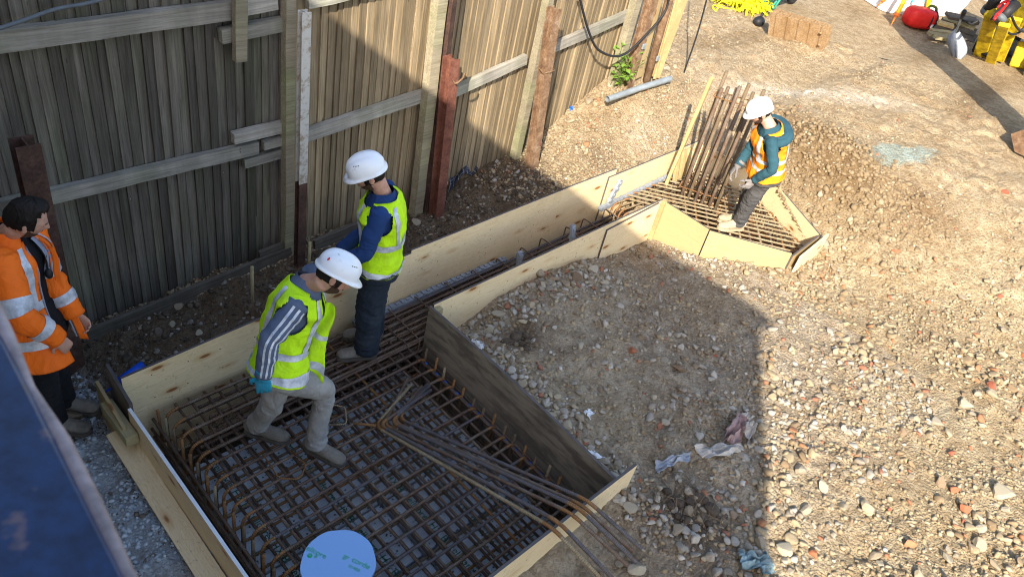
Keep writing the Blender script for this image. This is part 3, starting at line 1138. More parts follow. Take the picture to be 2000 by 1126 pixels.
wr.tube([cx + Vector((.085 * math.cos(a), .075 * math.sin(a), .01 * math.sin(3 * a))) for a in np.linspace(0, 2 * PI, 14)], .004, 5)
wr.make('wire', 'rust_pale', t, True)
MB().box(Vector((5.55, 4.375, .62)), (.03, .006, .03)).make('plate', 'rust_red', t)
t, d, Xv, Yv = steel_post('brown steel post with a bolted bracket at the sunny end of the fence', (7.05, 4.55, .95), (7.03, 4.56, 2.9), .11, .10, 'rust_pale')
MB().box(Vector((7.05, 4.485, 1.40)), (.06, .02, .06), bevel=.005).make('bracket', 'galv', t)

# sheets and boards leaning at the end of the fence


def plank(name, label, cat, a, b_, wd, th, mat, side, group=None, parent=None):
    a, b_ = Vector(a), Vector(b_)
    X = (b_ - a)
    L = X.length
    X.normalize()
    Y = Vector(side)
    Y = (Y - X * Y.dot(X)).normalized()
    Z = X.cross(Y)
    m = MB().box((L / 2, 0, 0), (L, wd, th), bevel=.002)
    o = m.make(name, mat)
    M_ = Matrix((X, Y, Z)).transposed().to_4x4()
    M_.translation = a
    o.matrix_basis = M_
    if parent is None:
        tag(o, label, cat, group)
    else:
        attach(o, parent)
    return o


g_ = 'boards leaning at the end of the fence'
plank('plywood_strip', 'wide fresh plywood strip leaning upright just right of the last fence post', 'board', (7.17, 4.52, 1.0), (7.17, 4.62, 2.9), .20, .018, 'ply_plain', (1, .15, 0), g_)
plank('plywood_strip', 'second plywood strip leaning behind the rusty tube at the end of the fence', 'board', (7.42, 4.58, 1.0), (7.45, 4.68, 2.9), .10, .018, 'ply_plain', (1, .2, 0), g_)
plank('scaffold_board', 'slanted pale board leaning at the outer end of the fence, throwing a dark edge', 'board', (7.40, 4.46, 1.0), (7.86, 4.68, 2.35), .17, .035, 'new_timber', (1, -.2, -.4), g_)
plank('timber_lath', 'thin lath leaning between the boards at the end of the fence', 'board', (7.36, 4.42, 1.0), (7.52, 4.60, 2.8), .035, .02, 'new_timber', (1, 0, 0), g_)
t = thing('rusty_tube', 'rusty mottled steel tube standing among the leaning boards', 'tube', (7.31, 4.48, .95))
MB().tube([(7.31, 4.48, .9), (7.33, 4.53, 1.9), (7.33, 4.55, 2.9)], .045, 12).make('shaft', 'rust_pale', t, True)
MB().box((7.31, 4.43, 1.25), (.05, .02, .06), bevel=.004).make('bracket', 'galv', t)

# ================================================================ FORMWORK
form = thing('formwork', 'plywood shutter boards lining the foundation pit, the trench and the far pad', 'formwork', (3.2, 3.2, .3))


def panel(a, b_, z0, za, zb, th=.018, mat='ply', edge=None, label=None, n=8, bow=0.0, off=0.0):
    """upright sheet from a to b in plan; top runs from za to zb; local x along the sheet"""
    a, b_ = Vector((a[0], a[1], 0)), Vector((b_[0], b_[1], 0))
    X = (b_ - a)
    L = X.length
    X.normalize()
    Y = Vector((-X.y, X.x, 0))
    vs, fs, mi = [], [], []
    for i in range(n + 1):
        t = i / n
        zt = za + (zb - za) * t
        yb = bow * math.sin(PI * t)
        for (yy, zz) in ((0, z0), (th, z0), (th, zt), (0, zt)):
            lean = 0.0
            vs.append((L * t, yy + yb * (1 if zz > z0 else .3) + lean, zz))
    for i in range(n):
        for j in range(4):
            q = (j + 1) % 4
            fs.append((i * 4 + j, i * 4 + 4 + j, i * 4 + 4 + q, i * 4 + q))
            mi.append(1 if j == 2 else 0)
    fs += [(0, 1, 2, 3), (n * 4 + 3, n * 4 + 2, n * 4 + 1, n * 4)]
    mi += [1, 1]
    o = mesh_obj('plywood_panel', vs, fs, [mat, edge or mat], None, False, mi)
    M_ = Matrix((X, Y, Vector((0, 0, 1)))).transposed().to_4x4()
    M_.translation = a
    o.matrix_basis = M_
    attach(o, form)
    if label:
        o['label'] = label
    return o


# long wall on the fence side
panel((1.09, 3.72), (3.40, 3.72), -.62, .34, .47, edge='ply_edge')
panel((3.402, 3.722), (5.22, 3.722), -.62, .50, .545, edge='ply_edge')
panel((5.222, 3.725), (6.05, 3.725), -.62, .545, .555, edge='ply_edge')
panel((5.92, 3.70), (7.62, 3.74), -.40, .50, .50, edge='ply_edge')
# trench wall beside the rubble
panel((3.215, 3.182), (5.46, 3.182), -.62, .405, .455, edge='ply_edge')
panel((5.462, 3.184), (6.20, 3.184), -.62, .45, .46, edge='ply_edge')
panel((5.30, 3.160), (6.10, 3.160), .0, .40, .46, th=.02, edge='ply_edge')
# worn film faced board between pit and rubble
panel((3.19, 1.262), (3.19, 3.19), -.62, .36, .405, th=.02, mat='ply_film', edge='ply_edge', label='dark worn film faced plywood board', bow=-.02)
# front board
panel((.98, 1.235), (3.36, 1.235), -.62, .40, .40, th=.02, edge='ply_edge')
# left board and its outer sheet
panel((1.03, 3.50), (1.03, 1.22), -.62, .30, .30, th=.02, edge='white_plastic')
o_ = plank('plywood_panel', '', '', (.972, 3.60, .035), (.94, 1.0, .035), .13, .018, 'ply', (1, 0, .12), parent=form)
o_['label'] = 'flat plywood strip outside the left board'
panel((1.065, 3.90), (1.045, 3.505), -.45, .33, .33, th=.02, mat='ply_film', edge='ply_edge')
panel((.985, 3.90), (.965, 3.44), -.45, .22, .22, th=.02, mat='ply_plain')
plank('batten', '', '', (.99, 3.76, .12), (.985, 3.36, .17), .075, .075, 'batten', (1, 0, 0), parent=form)
plank('batten', '', '', (3.235, 3.15, -.1), (3.235, 3.15, .385), .06, .045, 'batten', (1, 0, 0), parent=form)
plank('batten', '', '', (6.178, 3.16, -.1), (6.178, 3.16, .46), .05, .04, 'new_timber', (1, 0, 0), parent=form)
# far pad
panel((6.25, 2.63), (6.202, 3.20), -.4, .43, .455, edge='ply_edge', mat='ply_plain')
panel((6.80, 1.975), (6.252, 2.628), -.4, .37, .42, edge='ply_edge', mat='ply_plain')
panel((7.40, 1.99), (6.80, 1.965), -.4, .36, .34, edge='ply_edge', mat='ply_plain')
panel((7.46, 1.93), (6.84, 1.90), -.1, .40, .36, mat='ply', th=.02)
panel((7.84, 2.86), (7.41, 1.99), -.4, .43, .37, edge='ply_edge')
panel((7.63, 3.74), (7.845, 2.87), -.4, .48, .43, edge='ply_edge')
for (px_, py_) in ((1.0, 0), (2.2, 0)):
    pass
# pegs driven beside the boards
for (pp, zt) in ((hit(493, 590), .36), (hit(603, 520), .26)):
    MB().tube([(pp.x, pp.y, -.2), (pp.x + .004, pp.y, pp.z + zt)], .014, 8).make('peg', 'batten', form, True)

# castellated plastic spacer strips at the foot of the long wall


def spacer(label, a, b_, hgt=.055, base_h=.03, th=.05, up=(0, 0, 1), group='castellated spacer strips beside the bars'):
    a, b_ = Vector(a), Vector(b_)
    X = (b_ - a)
    L = X.length
    X.normalize()
    U = Vector(up)
    U = (U - X * U.dot(X)).normalized()
    m = MB()
    m.bar(a, b_, th, base_h, U)
    n = int(L / .055)
    for i in range(n):
        c = a + X * (L * (i + .5) / n)
        m.bar(c - X * .014, c + X * .014, th * (.55 if i % 2 else .9), hgt, U)
    o = m.make('spacer_strip', 'grey_plastic')
    return tag(o, label, 'spacer', group)


spacer('grey castellated spacer strip along the long wall by the man in dark trousers', (2.85, 3.675, .0), (4.55, 3.68, .0))
spacer('grey castellated spacer strip in the sun along the long wall near the starter bars', (5.86, 3.665, .16), (7.45, 3.69, .22))
spacer('short grey spacer propped upright against the sunny end of the long wall', (5.98, 3.66, .20), (6.12, 3.685, .43), up=(0, -1, 0))
spacer('short dark spacer standing upright in the trench, nearer the pit', (4.33, 3.32, .18), (4.33, 3.36, .38), up=(0, -1, 0))
spacer('short dark spacer peeping over the trench boards towards the far pad', (4.98, 3.30, .30), (4.98, 3.34, .46), up=(0, -1, 0))

# ================================================================ VOID FORMER BOARDS in the bottom of the pit
vi = 0
for bx in range(2):
    for by in range(4):
        x0, y0 = 1.30 + bx * .92, 1.40 + by * .50
        t = thing('void_former_board', ['holed void former board on the pit floor, ' + s for s in (
            'under the blue disc', 'left of the blue disc', 'under the stepping man', 'in the back left corner',
            'under the near end of the loose bars', 'below the bent ends of the loose bars', 'beside the dark board', 'in the back right corner')][vi], 'board', (x0, y0, -.5), 'void former boards on the pit floor')
        m = MB()
        n = 4
        for i in range(n):
            m.box((x0 + .112 + .226 * i, y0 + .245, -.445), (.220, .484, .10), bevel=.006)
        m.make('slab', 'void_board', t)
        for q in range(3):
            text_mesh('print', 'cellcore  HX B', .075, 'print_dark', t, (x0 + .15 + .25 * q, y0 + .44, -.3945), (0, -1, 0), (1, 0, 0))
        vi += 1

# blue disc cut from a board, lying on the bars
dc = Vector((1.559, 1.972, .045))
R_ = .216
disc = thing('blue_disc', 'round pale blue disc with green printing, lying flat on the near bars', 'disc', dc)
m = MB()
n = 56
prof = []
for i in range(n):
    a = 2 * PI * i / n
    r = R_ * (1 + .012 * math.sin(2 * a + 1) + .010 * math.sin(5 * a) + .008 * math.sin(9 * a + 2))
    prof.append((r * math.cos(a), r * 1.0 * math.sin(a)))
vs = [dc + Vector((p[0], p[1], -.018)) for p in prof] + [dc + Vector((p[0], p[1], .018)) for p in prof]
fs = [tuple(range(n))[::-1], tuple(range(n, 2 * n))] + [(i, (i + 1) % n, n + (i + 1) % n, n + i) for i in range(n)]
m.add(vs, fs)
m.make('slab', 'disc_blue', disc)
_tx, _ty = Vector((.42, -.91, 0)), Vector((.91, .42, 0))
_zz = dc.z + .018
text_mesh('print', 'ellcore', .047, 'print_green', disc, (1.452, 2.155, _zz), _tx, _ty)
text_mesh('print', 'HX', .015, 'disc_blue', disc, (1.442, 2.117, _zz), _tx, _ty, .003)
text_mesh('print', 'B', .034, 'print_green', disc, (1.460, 2.086, _zz), _tx, _ty)
m = MB()
hc = Vector((1.450, 2.107, _zz + .0012))
m.add([hc + (_tx * math.cos(a) + _ty * math.sin(a)) * .0165 for a in np.arange(6) * PI / 3 + PI / 6], [tuple(range(6))])
m.make('hexagon_mark', 'print_green', disc)
m = MB()
for q in range(3):
    a0 = Vector((1.612 - .011 * q - .005, 1.985 - .004 * q + .004, _zz + .0012)) 
    d_ = _tx * (.034 - .007 * q)
    m.add([a0, a0 + d_, a0 + d_ + _ty * .005, a0 + _ty * .005], [(0, 1, 2, 3)])
m.make('line_mark', 'print_green', disc)
text_mesh('print', 'corde', .050, 'print_green', disc, (1.618, 1.935, _zz), _tx, _ty)
text_mesh('print', '01403', .030, 'print_green', disc, (1.583, 1.915, _zz), _tx, _ty)

# ================================================================ REINFORCEMENT
BR = .0108


def bar(name, pts, mat, parent, r=BR, n=8, rad=0.06, label=None):
    p = round_path(pts, rad, 5) if len(pts) > 2 else [Vector(q) for q in pts]
    m = MB().tube(p, r, n)
    if isinstance(mat, tuple):            # straight runs and rusted bends differ
        k = len(p)
        mi = []
        for i in range(k - 1):
            seg = (p[i + 1] - p[i]).length
            mi += [1 if seg < .045 else 0] * n
        m.mi = mi + [0, 0]
        mats = list(mat)
    else:
        mats = mat
    o = m.make(name, mats, parent, True, along=True)
    if label:
        o['label'] = label
    return o


rr = random.Random(3)
cage = thing('rebar_cage', 'rusty reinforcement cage with hooked bars filling the near pit', 'rebar cage', (1.3, 1.3, -.5))
y = 3.61
k = 0
ylist = []
while y > 1.3:
    ylist.append(y)
    y -= .1135
for k, y in enumerate(ylist):
    y += rr.uniform(-.012, .012)
    xr = 3.10
    mats = (rr.choice(['rebar', 'rebar', 'rebar_blue', 'rebar_dark']), 'rebar_rust')
    z = rr.uniform(-.004, .003)
    y2 = y + rr.uniform(-.015, .015)
    if y > 3.14:       # runs on into the trench
        bar('hooked_bar', [(1.288, y, -.38), (1.288, y, z), (3.3 + rr.uniform(0, .3), y2, z)], mats, cage, rad=.085)
    else:
        bar('hooked_bar', [(1.288, y, -.38), (1.288, y, z), (xr, y2, z), (xr, y2, -.38)], mats, cage, rad=.085)
    # bottom bar turned up at both ends, cut tops standing proud
    yy = y + .045
    xe = 3.125 if y < 3.14 else 4.5
    bar('turned_up_bar', [(1.258, yy, rr.uniform(.0, .045)), (1.258, yy, -.345), (xe, yy, -.345), (xe + .004, yy, rr.uniform(.0, .06))],
        rr.choice(['rebar_tan', 'rebar_rust', 'rebar_sun']), cage, rad=.07)
x = 1.385
k = 0
while x < 3.09:
    j = rr.uniform(-.012, .012)
    mt = rr.choice(['rebar', 'rebar_dark', 'rebar_dark', 'rebar_rust', 'rebar'])
    bar('cross_bar', [(x + j, 1.30, -.022), (x + rr.uniform(-.012, .012), 3.66, -.022)], mt, cage)
    bar('bottom_cross_bar', [(x + j + .03, 1.30, -.322), (x + .03, 3.66, -.322)], 'rebar_dark', cage)
    x += .0985
last = bar('cross_bar', [(3.075, 1.3, -.03), (3.075, 3.18, -.03)], 'rebar_blue', cage)
for k in range(14):
    yy = 3.05 - k * .13 + rr.uniform(-.02, .02)
    MB().tube([(3.075, yy, -.03), (3.075, yy - .022, -.03)], .0135, 8).make('blue_tape', 'lichen', last, True)
for zz in (-.07, -.16, -.25, -.34, -.43):
    bar('side_bar', [(1.212, 1.28, zz + rr.uniform(-.02, .02)), (1.214 + rr.uniform(-.01, .01), 3.66, zz)], 'rebar_dark', cage)
    bar('side_bar', [(3.135, 1.28, zz), (3.135, 3.16, zz)], 'rebar_dark', cage)
# bundles running along the long wall
for k in range(7):
    yy = 3.245 + .066 * k
    zz = -.035 + rr.uniform(-.012, .02)
    bar('trench_bar', [(1.32 + rr.uniform(0, .25), yy, zz - .02), (6.35, yy + rr.uniform(-.02, .02), .05)], rr.choice(['rebar', 'rebar_dark', 'rebar_blue']), cage, r=.0125)
    bar('trench_bar', [(1.9 + rr.uniform(0, .5), yy + .03, -.12), (6.3, yy + .03, -.06)], rr.choice(['rebar_dark', 'rebar_dark', 'rebar']), cage, r=.0125)
    bar('trench_bar', [(2.4, yy, -.33), (6.3, yy, -.33)], 'rebar_dark', cage, r=.0125)
for k in range(10):
    xx = 3.17 + .31 * k
    s = rr.uniform(-.03, .03)
    z1 = .012 + .012 * k
    bar('link', [(xx, 3.235, z1), (xx + s, 3.67, z1 + .01), (xx + s, 3.672, -.36), (xx, 3.238, -.36), (xx, 3.233, z1 + .004)], 'rebar_dark', cage, r=.0065, rad=.03)
# second pair of links by the man in dark trousers
bar('link', [(3.04, 3.20, -.20), (3.05, 3.22, .018), (3.02, 3.66, .022)], 'rebar_dark', cage, r=.006, rad=.03)

# loose bars thrown across the cage, bent at one end
LB = []
spec = [((2.96, .84), (2.52, 2.665), (2.89, 2.795), 'rebar_blue', 0.040),
        ((2.90, .86), (2.47, 2.66), (2.84, 2.80), 'rebar', 0.040),
        ((2.86, .80), (2.44, 2.655), (2.88, 2.76), 'rebar_blue', .060),
        ((2.80, .82), (2.40, 2.675), (2.80, 2.92), 'rebar', .040),
        ((2.66, .78), (2.36, 2.68), (2.86, 2.72), 'rebar_blue', .062),
        ((2.60, .80), (2.345, 2.70), (2.79, 2.86), 'rebar_tan', .040)]
labs = ['outermost loose bent bar, its long leg ending on the rubble', 'loose bent bar lying beside the outermost one', 'ribbed loose bent bar on top of the right hand bundle',
        'loose bent bar whose short leg points furthest back', 'loose bent bar on top of the left hand bundle', 'innermost loose bent bar, nearest the blue disc']
for (e, c, s, mt, z), lb in zip(spec, labs):
    e, c, s = Vector((*e, z)), Vector((*c, z)), Vector((*s, z + .02))
    e.z = .40 + .02 * (z > .05)
    mid = c.lerp(e, .82)
    mid = Vector((mid.x, 1.245, .412 + (.02 if z > .05 else 0)))
    # the long leg rises from the mat to the top of the front board and rests on it
    t0 = (c.y - 1.245) / (c.y - e.y)
    mid.x = c.x + (e.x - c.x) * t0
    e2 = Vector((e.x, e.y, .30))
    o = bar('loose_bar', [s, c, mid, e2], (mt, 'rebar_rust'), None, rad=.07, r=.0128)
    o.data.update()
    tag(o, lb, 'rebar', 'loose bent bars lying across the cage')
o = bar('loose_bar', [(2.24, 2.81, .03), (2.36, 2.70, .035), (2.46, 2.60, .04)], 'rebar_rust', None, r=.010)
tag(o, 'short orange rusted bar end lying among the bends', 'rebar', 'loose bent bars lying across the cage')
for pts, lb in (([(2.05, 2.98, .02), (2.16, 3.07, .05), (2.27, 2.95, .05), (2.20, 2.83, .03), (2.10, 2.90, .02)], 'thin bent stirrup link lying behind the stepping boot'),
                ([(1.62, 2.93, .02), (1.60, 2.70, .03), (1.70, 2.62, .03), (1.80, 2.70, .02), (1.78, 2.86, .02)], 'thin bent stirrup link lying left of the stepping boot'),):
    o = bar('stirrup_link', pts, 'rebar_rust' if 'left' in lb else 'rebar_tan', None, r=.0052, rad=.03)
    tag(o, lb, 'link', 'loose stirrup links on the cage')
# bit of purple foil and a tie wire
m = MB()
c0 = Vector((1.33, 2.44, -.45))
m.add([c0 + Vector(v) for v in ((0, 0, 0), (.05, -.02, .02), (.07, .03, .0), (.02, .05, .03), (.04, .015, .05))], [(0, 1, 4), (1, 2, 4), (2, 3, 4), (3, 0, 4)])
tag(m.make('foil_scrap', 'purple'), 'scrap of purple foil down in the left side of the cage', 'scrap')

# far pad: mat of bars on the skew, upright starter bars
FARI = [(6.24, 3.24), (6.30, 2.68), (6.82, 2.03), (7.36, 2.04), (7.74, 2.86), (7.58, 3.68), (6.2, 3.68)]


def clip(p, d, poly):
    ts = []
    n = len(poly)
    for i in range(n):
        a, b_ = Vector(poly[i]), Vector(poly[(i + 1) % n])
        e = b_ - a
        den = d.x * e.y - d.y * e.x
        if abs(den) < 1e-9:
            continue
        w_ = a - p
        t = (w_.x * e.y - w_.y * e.x) / den
        s = (w_.x * d.y - w_.y * d.x) / den
        if 0 <= s <= 1:
            ts.append(t)
    return (min(ts), max(ts)) if len(ts) >= 2 else None


pad = thing('rebar_mat', 'dusty sunlit reinforcement mat with hooked ends in the far pad', 'rebar cage', (7.0, 2.8, .2))
d1 = Vector((.625, -.78))
d2 = Vector((.78, .625))
o1 = Vector((6.9, 2.85))
for zt, mt, nm in ((.205, 'rebar_tan', 'hooked_bar'), (-.02, 'rebar_dark', 'bottom_bar')):
    s = -1.1
    while s < 1.1:
        p = o1 + d2 * s
        c = clip(p, d1, FARI)
        if c and c[1] - c[0] > .2:
            a_, b_ = p + d1 * c[0], p + d1 * c[1]
            z = zt + rr.uniform(-.006, .006)
            if zt > 0:
                bar(nm, [(a_.x, a_.y, -.25), (a_.x, a_.y, z), (b_.x, b_.y, z), (b_.x, b_.y, -.25)], rr.choice([('rebar_tan', 'rebar_tan'), ('rebar_tan', 'rebar_rust')]), pad, rad=.07)
            else:
                bar(nm, [(a_.x, a_.y, z), (b_.x, b_.y, z)], 'rebar_rust', pad)
        s += .088 + rr.uniform(-.008, .008)
    s = -1.3
    while s < 1.3:
        p = o1 + d1 * s
        c = clip(p, d2, FARI)
        if c and c[1] - c[0] > .2:
            a_, b_ = p + d2 * c[0], p + d2 * c[1]
            bar('cross_bar', [(a_.x, a_.y, zt - .022), (b_.x, b_.y, zt - .022)], rr.choice(['rebar_tan', 'rebar_rust', 'rebar_dark']), pad)
        s += .115 + rr.uniform(-.01, .01)
# hooked bars where the trench joins
for k in range(7):
    yy = 3.26 + .062 * k
    bar('hooked_bar', [(5.92 + .02 * k, yy, -.2), (5.92 + .02 * k, yy, .185), (6.9, yy - .05, .19)], ('rebar_tan', 'rebar_rust'), pad, rad=.07)

col = thing('starter_bars', 'tall bundle of upright sunlit starter bars rising from the far pad', 'rebar cage', (7.0, 3.2, .2))
for k in range(6):
    for row in (0, 1):
        bx = 6.90 + .026 * k + .07 * row
        by = 3.36 - .074 * k + .05 * row
        top = 1.48 + rr.uniform(-.10, .12) + .06 * row
        bar('starter_bar', [(bx, by, -.2), (bx + rr.uniform(-.02, .0), by + rr.uniform(-.015, .015), top)], rr.choice(['rebar_sun', 'rebar_sun', 'rebar']), col, r=.020)
for zz in (.30, 1.36):
    bar('link', [(6.86, 3.40, zz), (7.06, 2.95, zz + .02), (7.22, 3.02, zz + .02), (7.02, 3.46, zz), (6.86, 3.405, zz + .005)], 'rebar_rust', col, r=.007, rad=.03)
plank('yellow_lath', 'tall yellow timber lath propped beside the starter bars', 'timber', (6.93, 3.60, .15), (6.80, 3.46, 1.54), .055, .035, 'new_timber', (1, .3, 0))
for k in range(3):
    plank('timber_offcut', ['pale timber offcut leaning on the far wall, nearest the lath', 'middle pale timber offcut leaning on the far wall', 'pale timber offcut leaning on the far wall, nearest the worker'][k], 'timber',
          (7.10 + .11 * k, 3.60, .18), (7.13 + .11 * k, 3.69, .50), .06, .03, 'new_timber', (1, 0, 0), 'timber offcuts leaning on the far wall')

# screw and nail heads along the board ends and tops
m = MB()


def heads(a, b_, z0, z1, ny, n, side):
    a, b_ = Vector((*a, 0)), Vector((*b_, 0))
    d = (b_ - a).normalized()
    nn = Vector((d.y, -d.x, 0)) * side
    for i in range(n):
        for k in range(ny):
            p = a.lerp(b_, (i + .5) / n) + Vector((rr.uniform(-.02, .02), 0, 0)) * d.x
            p.z = z0 + (z1 - z0) * (k + .5) / ny + rr.uniform(-.02, .02)
            c = p + nn * .0016
            u = Vector((0, 0, 1))
            m.add([c + d * (.0055 * math.cos(t)) + u * (.0055 * math.sin(t)) for t in np.linspace(0, 2 * PI, 7)[:-1]], [tuple(range(6))])


heads((1.15, 3.72), (3.36, 3.72), -.05, .36, 2, 9, 1)
heads((3.43, 3.722), (5.2, 3.722), .05, .48, 3, 3, 1)
heads((3.25, 3.182), (5.4, 3.182), .15, .38, 2, 7, 1)
heads((6.25, 2.63), (6.202, 3.20), .1, .40, 3, 3, -1)
heads((6.80, 1.975), (6.252, 2.628), .15, .36, 2, 5, -1)
heads((1.1, 1.235), (3.3, 1.235), .2, .36, 1, 8, 1)
tag(m.make('screw_heads', 'rust_dark', form), kind='stuff')

# ================================================================ PEOPLE
def nz(p, s, seed=0.0):
    return mnoise.noise(Vector((p[0] * s + seed, p[1] * s + seed * 1.7, p[2] * s - seed)))


def remeshed(name, mb, voxel, mat, parent, smooth_it=2, wrinkle=0.0, wscale=(14, 14, 9), seed=0.0, fold=None):
    """one continuous skin over overlapping solids"""
    me = bpy.data.meshes.new('tmp')
    me.from_pydata(mb.v, [], mb.f)
    o = bpy.data.objects.new('tmp', me)
    COL.objects.link(o)
    md = o.modifiers.new('r', 'REMESH')
    md.mode = 'VOXEL'
    md.voxel_size = voxel
    md.use_smooth_shade = True
    sm = o.modifiers.new('s', 'SMOOTH')
    sm.factor = .5
    sm.iterations = smooth_it
    dg = bpy.context.evaluated_depsgraph_get()
    out = bpy.data.meshes.new_from_object(o.evaluated_get(dg))
    COL.objects.unlink(o)
    bpy.data.objects.remove(o)
    if wrinkle:
        nv = len(out.vertices)
        co = np.zeros(nv * 3)
        no = np.zeros(nv * 3)
        out.vertices.foreach_get('co', co)
        out.vertex_normals.foreach_get('vector', no)
        co = co.reshape(-1, 3)
        no = no.reshape(-1, 3)
        d = np.empty(nv)
        for i in range(nv):
            p = co[i]
            a = mnoise.noise(Vector((p[0] * wscale[0] + seed, p[1] * wscale[1], p[2] * wscale[2])))
            b = mnoise.noise(Vector((p[0] * wscale[0] * 2.3, p[1] * wscale[1] * 2.3 + seed, p[2] * wscale[2] * 2.6)))
            v = (1 - abs(a) * 2.2) * .7 + b * .5
            if fold is not None:
                v *= fold(p)
            d[i] = v
        co += no * (d * wrinkle)[:, None]
        out.vertices.foreach_set('co', co.reshape(-1))
    out.materials.clear()
    out.materials.append(MAT[mat])
    out.polygons.foreach_set('use_smooth', [True] * len(out.polygons))
    out.update()
    r = bpy.data.objects.new(name, out)
    r.data.name = name
    COL.objects.link(r)
    attach(r, parent)
    return r


def ellipsoid(mb, c, ax, nu=20, nv=12):
    """ax: three axis vectors (radius included)"""
    c = Vector(c)
    vs, fs = [], []
    for i in range(1, nv):
        th = PI * i / nv
        for j in range(nu):
            ph = 2 * PI * j / nu
            vs.append(c + ax[0] * (math.sin(th) * math.cos(ph)) + ax[1] * (math.sin(th) * math.sin(ph)) + ax[2] * math.cos(th))
    n = len(vs)
    vs += [c + ax[2], c - ax[2]]
    for i in range(nv - 2):
        for j in range(nu):
            k = (j + 1) % nu
            fs.append((i * nu + j, (i + 1) * nu + j, (i + 1) * nu + k, i * nu + k))
    for j in range(nu):
        k = (j + 1) % nu
        fs.append((n, j, k))
        fs.append((n + 1, (nv - 2) * nu + k, (nv - 2) * nu + j))
    mb.add(vs, fs)


def head_point(th, ph, off=0.0):
    """surface of a head, x forward, y left, z up; th from the crown, ph from the face"""
    ph = (ph + PI) % (2 * PI) - PI
    x, y, z = math.sin(th) * math.cos(ph), math.sin(th) * math.sin(ph), math.cos(th)
    rx, ry, rz = .098, .077, .120
    f = max(0.0, math.cos(ph))
    sz = max(0.0, -z)
    px, py, pz = x * rx, y * ry, z * rz
    py *= 1 - .30 * sz ** 1.4
    if x < 0:
        px *= 1.04 - .42 * sz ** 1.5
    else:
        px *= 1 - .10 * max(0, z) ** 2 + .10 * math.exp(-((z + .80) / .22) ** 2)
    g = lambda a, m, s: math.exp(-((a - m) / s) ** 2)
    nose = g(ph, 0, .17) * (.030 * g(z, -.30, .13) + .017 * g(z, -.10, .18))
    brow = .006 * g(z, .13, .09) * g(abs(ph), .35, .35)
    sock = -.011 * g(z, -.03, .10) * g(abs(ph), .40, .20)
    mouth = -.005 * g(z, -.585, .03) * g(ph, 0, .33) + .006 * (g(z, -.53, .05) + g(z, -.65, .06)) * g(ph, 0, .30)
    cheek = .005 * g(z, -.28, .16) * g(abs(ph), .75, .3)
    px += (nose + brow + sock + mouth + cheek) * (1 if f > 0 else 0)
    n = Vector((x / rx, y / ry, z / rz)).normalized()
    return Vector((px, py, pz)) + n * off


def head_patch(th0, th1, ph0, ph1, nu, nv, off, keep=None, jit=0.0, seed=0):
    r = random.Random(seed)
    vs, fs = [], []
    for i in range(nv + 1):
        th = th0 + (th1 - th0) * i / nv
        for j in range(nu + 1):
            ph = ph0 + (ph1 - ph0) * j / nu
            o = off(th, ph) if callable(off) else off
            vs.append(head_point(th, ph, o + r.uniform(-jit, jit)))
    for i in range(nv):
        for j in range(nu):
            if keep is not None:
                th = th0 + (th1 - th0) * (i + .5) / nv
                ph = ph0 + (ph1 - ph0) * (j + .5) / nu
                if not keep(th, ph):
                    continue
            a = i * (nu + 1) + j
            fs.append((a, a + nu + 1, a + nu + 2, a + 1))
    return vs, fs


def frame(fw, up):
    fw = Vector(fw).normalized()
    up = Vector(up)
    up = (up - fw * up.dot(fw)).normalized()
    lf = up.cross(fw)
    return Matrix((fw, lf, up)).transposed()


def hand(mb, wrist, dr, palm_n, curl=.5, side=1, size=1.0):
    """palm and five fingers; dr along the hand, palm_n out of the palm, side +1 when the thumb lies towards dr x palm_n"""
    W = Vector(wrist)
    d = Vector(dr).normalized()
    n = Vector(palm_n)
    n = (n - d * n.dot(d)).normalized()
    s = d.cross(n) * side
    S = size
    # palm
    vs, fs, _ = tube_geo([W - d * .03 * S, W + d * .01 * S, W + d * .045 * S, W + d * .085 * S, W + d * .098 * S],
                         [(.020 * S, .028 * S), (.019 * S, .030 * S), (.018 * S, .041 * S), (.015 * S, .041 * S), (.009 * S, .036 * S)], 14, True, n)
    mb.add(vs, fs)
    for k, (off, ln) in enumerate(((.031, .072), (.011, .080), (-.010, .075), (-.029, .058))):
        b0 = W + d * .085 * S + s * off * S
        p = [b0 - d * .02 * S, b0]
        dd = d.copy()
        ang = 0
        for seg, fr in enumerate((.45, .32, .23)):
            ang += curl * (.55 + .25 * seg) + .04 * k
            dd = d * math.cos(ang) + n * math.sin(ang)
            p.append(p[-1] + dd * ln * fr * S)
        r0 = (.0095 - .0006 * k) * S
        vs, fs, _ = tube_geo(smooth_path(p, 3), [r0 * (1 - .22 * i / (len(p) * 3 - 3)) for i in range((len(p) - 1) * 3 + 1)], 8)
        mb.add(vs, fs)
        ellipsoid(mb, p[-1], [Vector((r0 * .78, 0, 0)), Vector((0, r0 * .78, 0)), Vector((0, 0, r0 * .78))], 8, 6)
    b0 = W + d * .022 * S + s * .026 * S + n * .004 * S
    t1 = b0 + (d * .55 + s * .75 + n * .25).normalized() * .040 * S
    t2 = t1 + (d * .85 + s * .25 + n * (.25 + .4 * curl)).normalized() * .034 * S
    t3 = t2 + (d * .85 - s * .05 + n * (.3 + .6 * curl)).normalized() * .026 * S
    vs, fs, _ = tube_geo([b0 - s * .01, b0, t1, t2, t3], [.014 * S, .014 * S, .0115 * S, .0105 * S, .0075 * S], 8)
    mb.add(vs, fs)


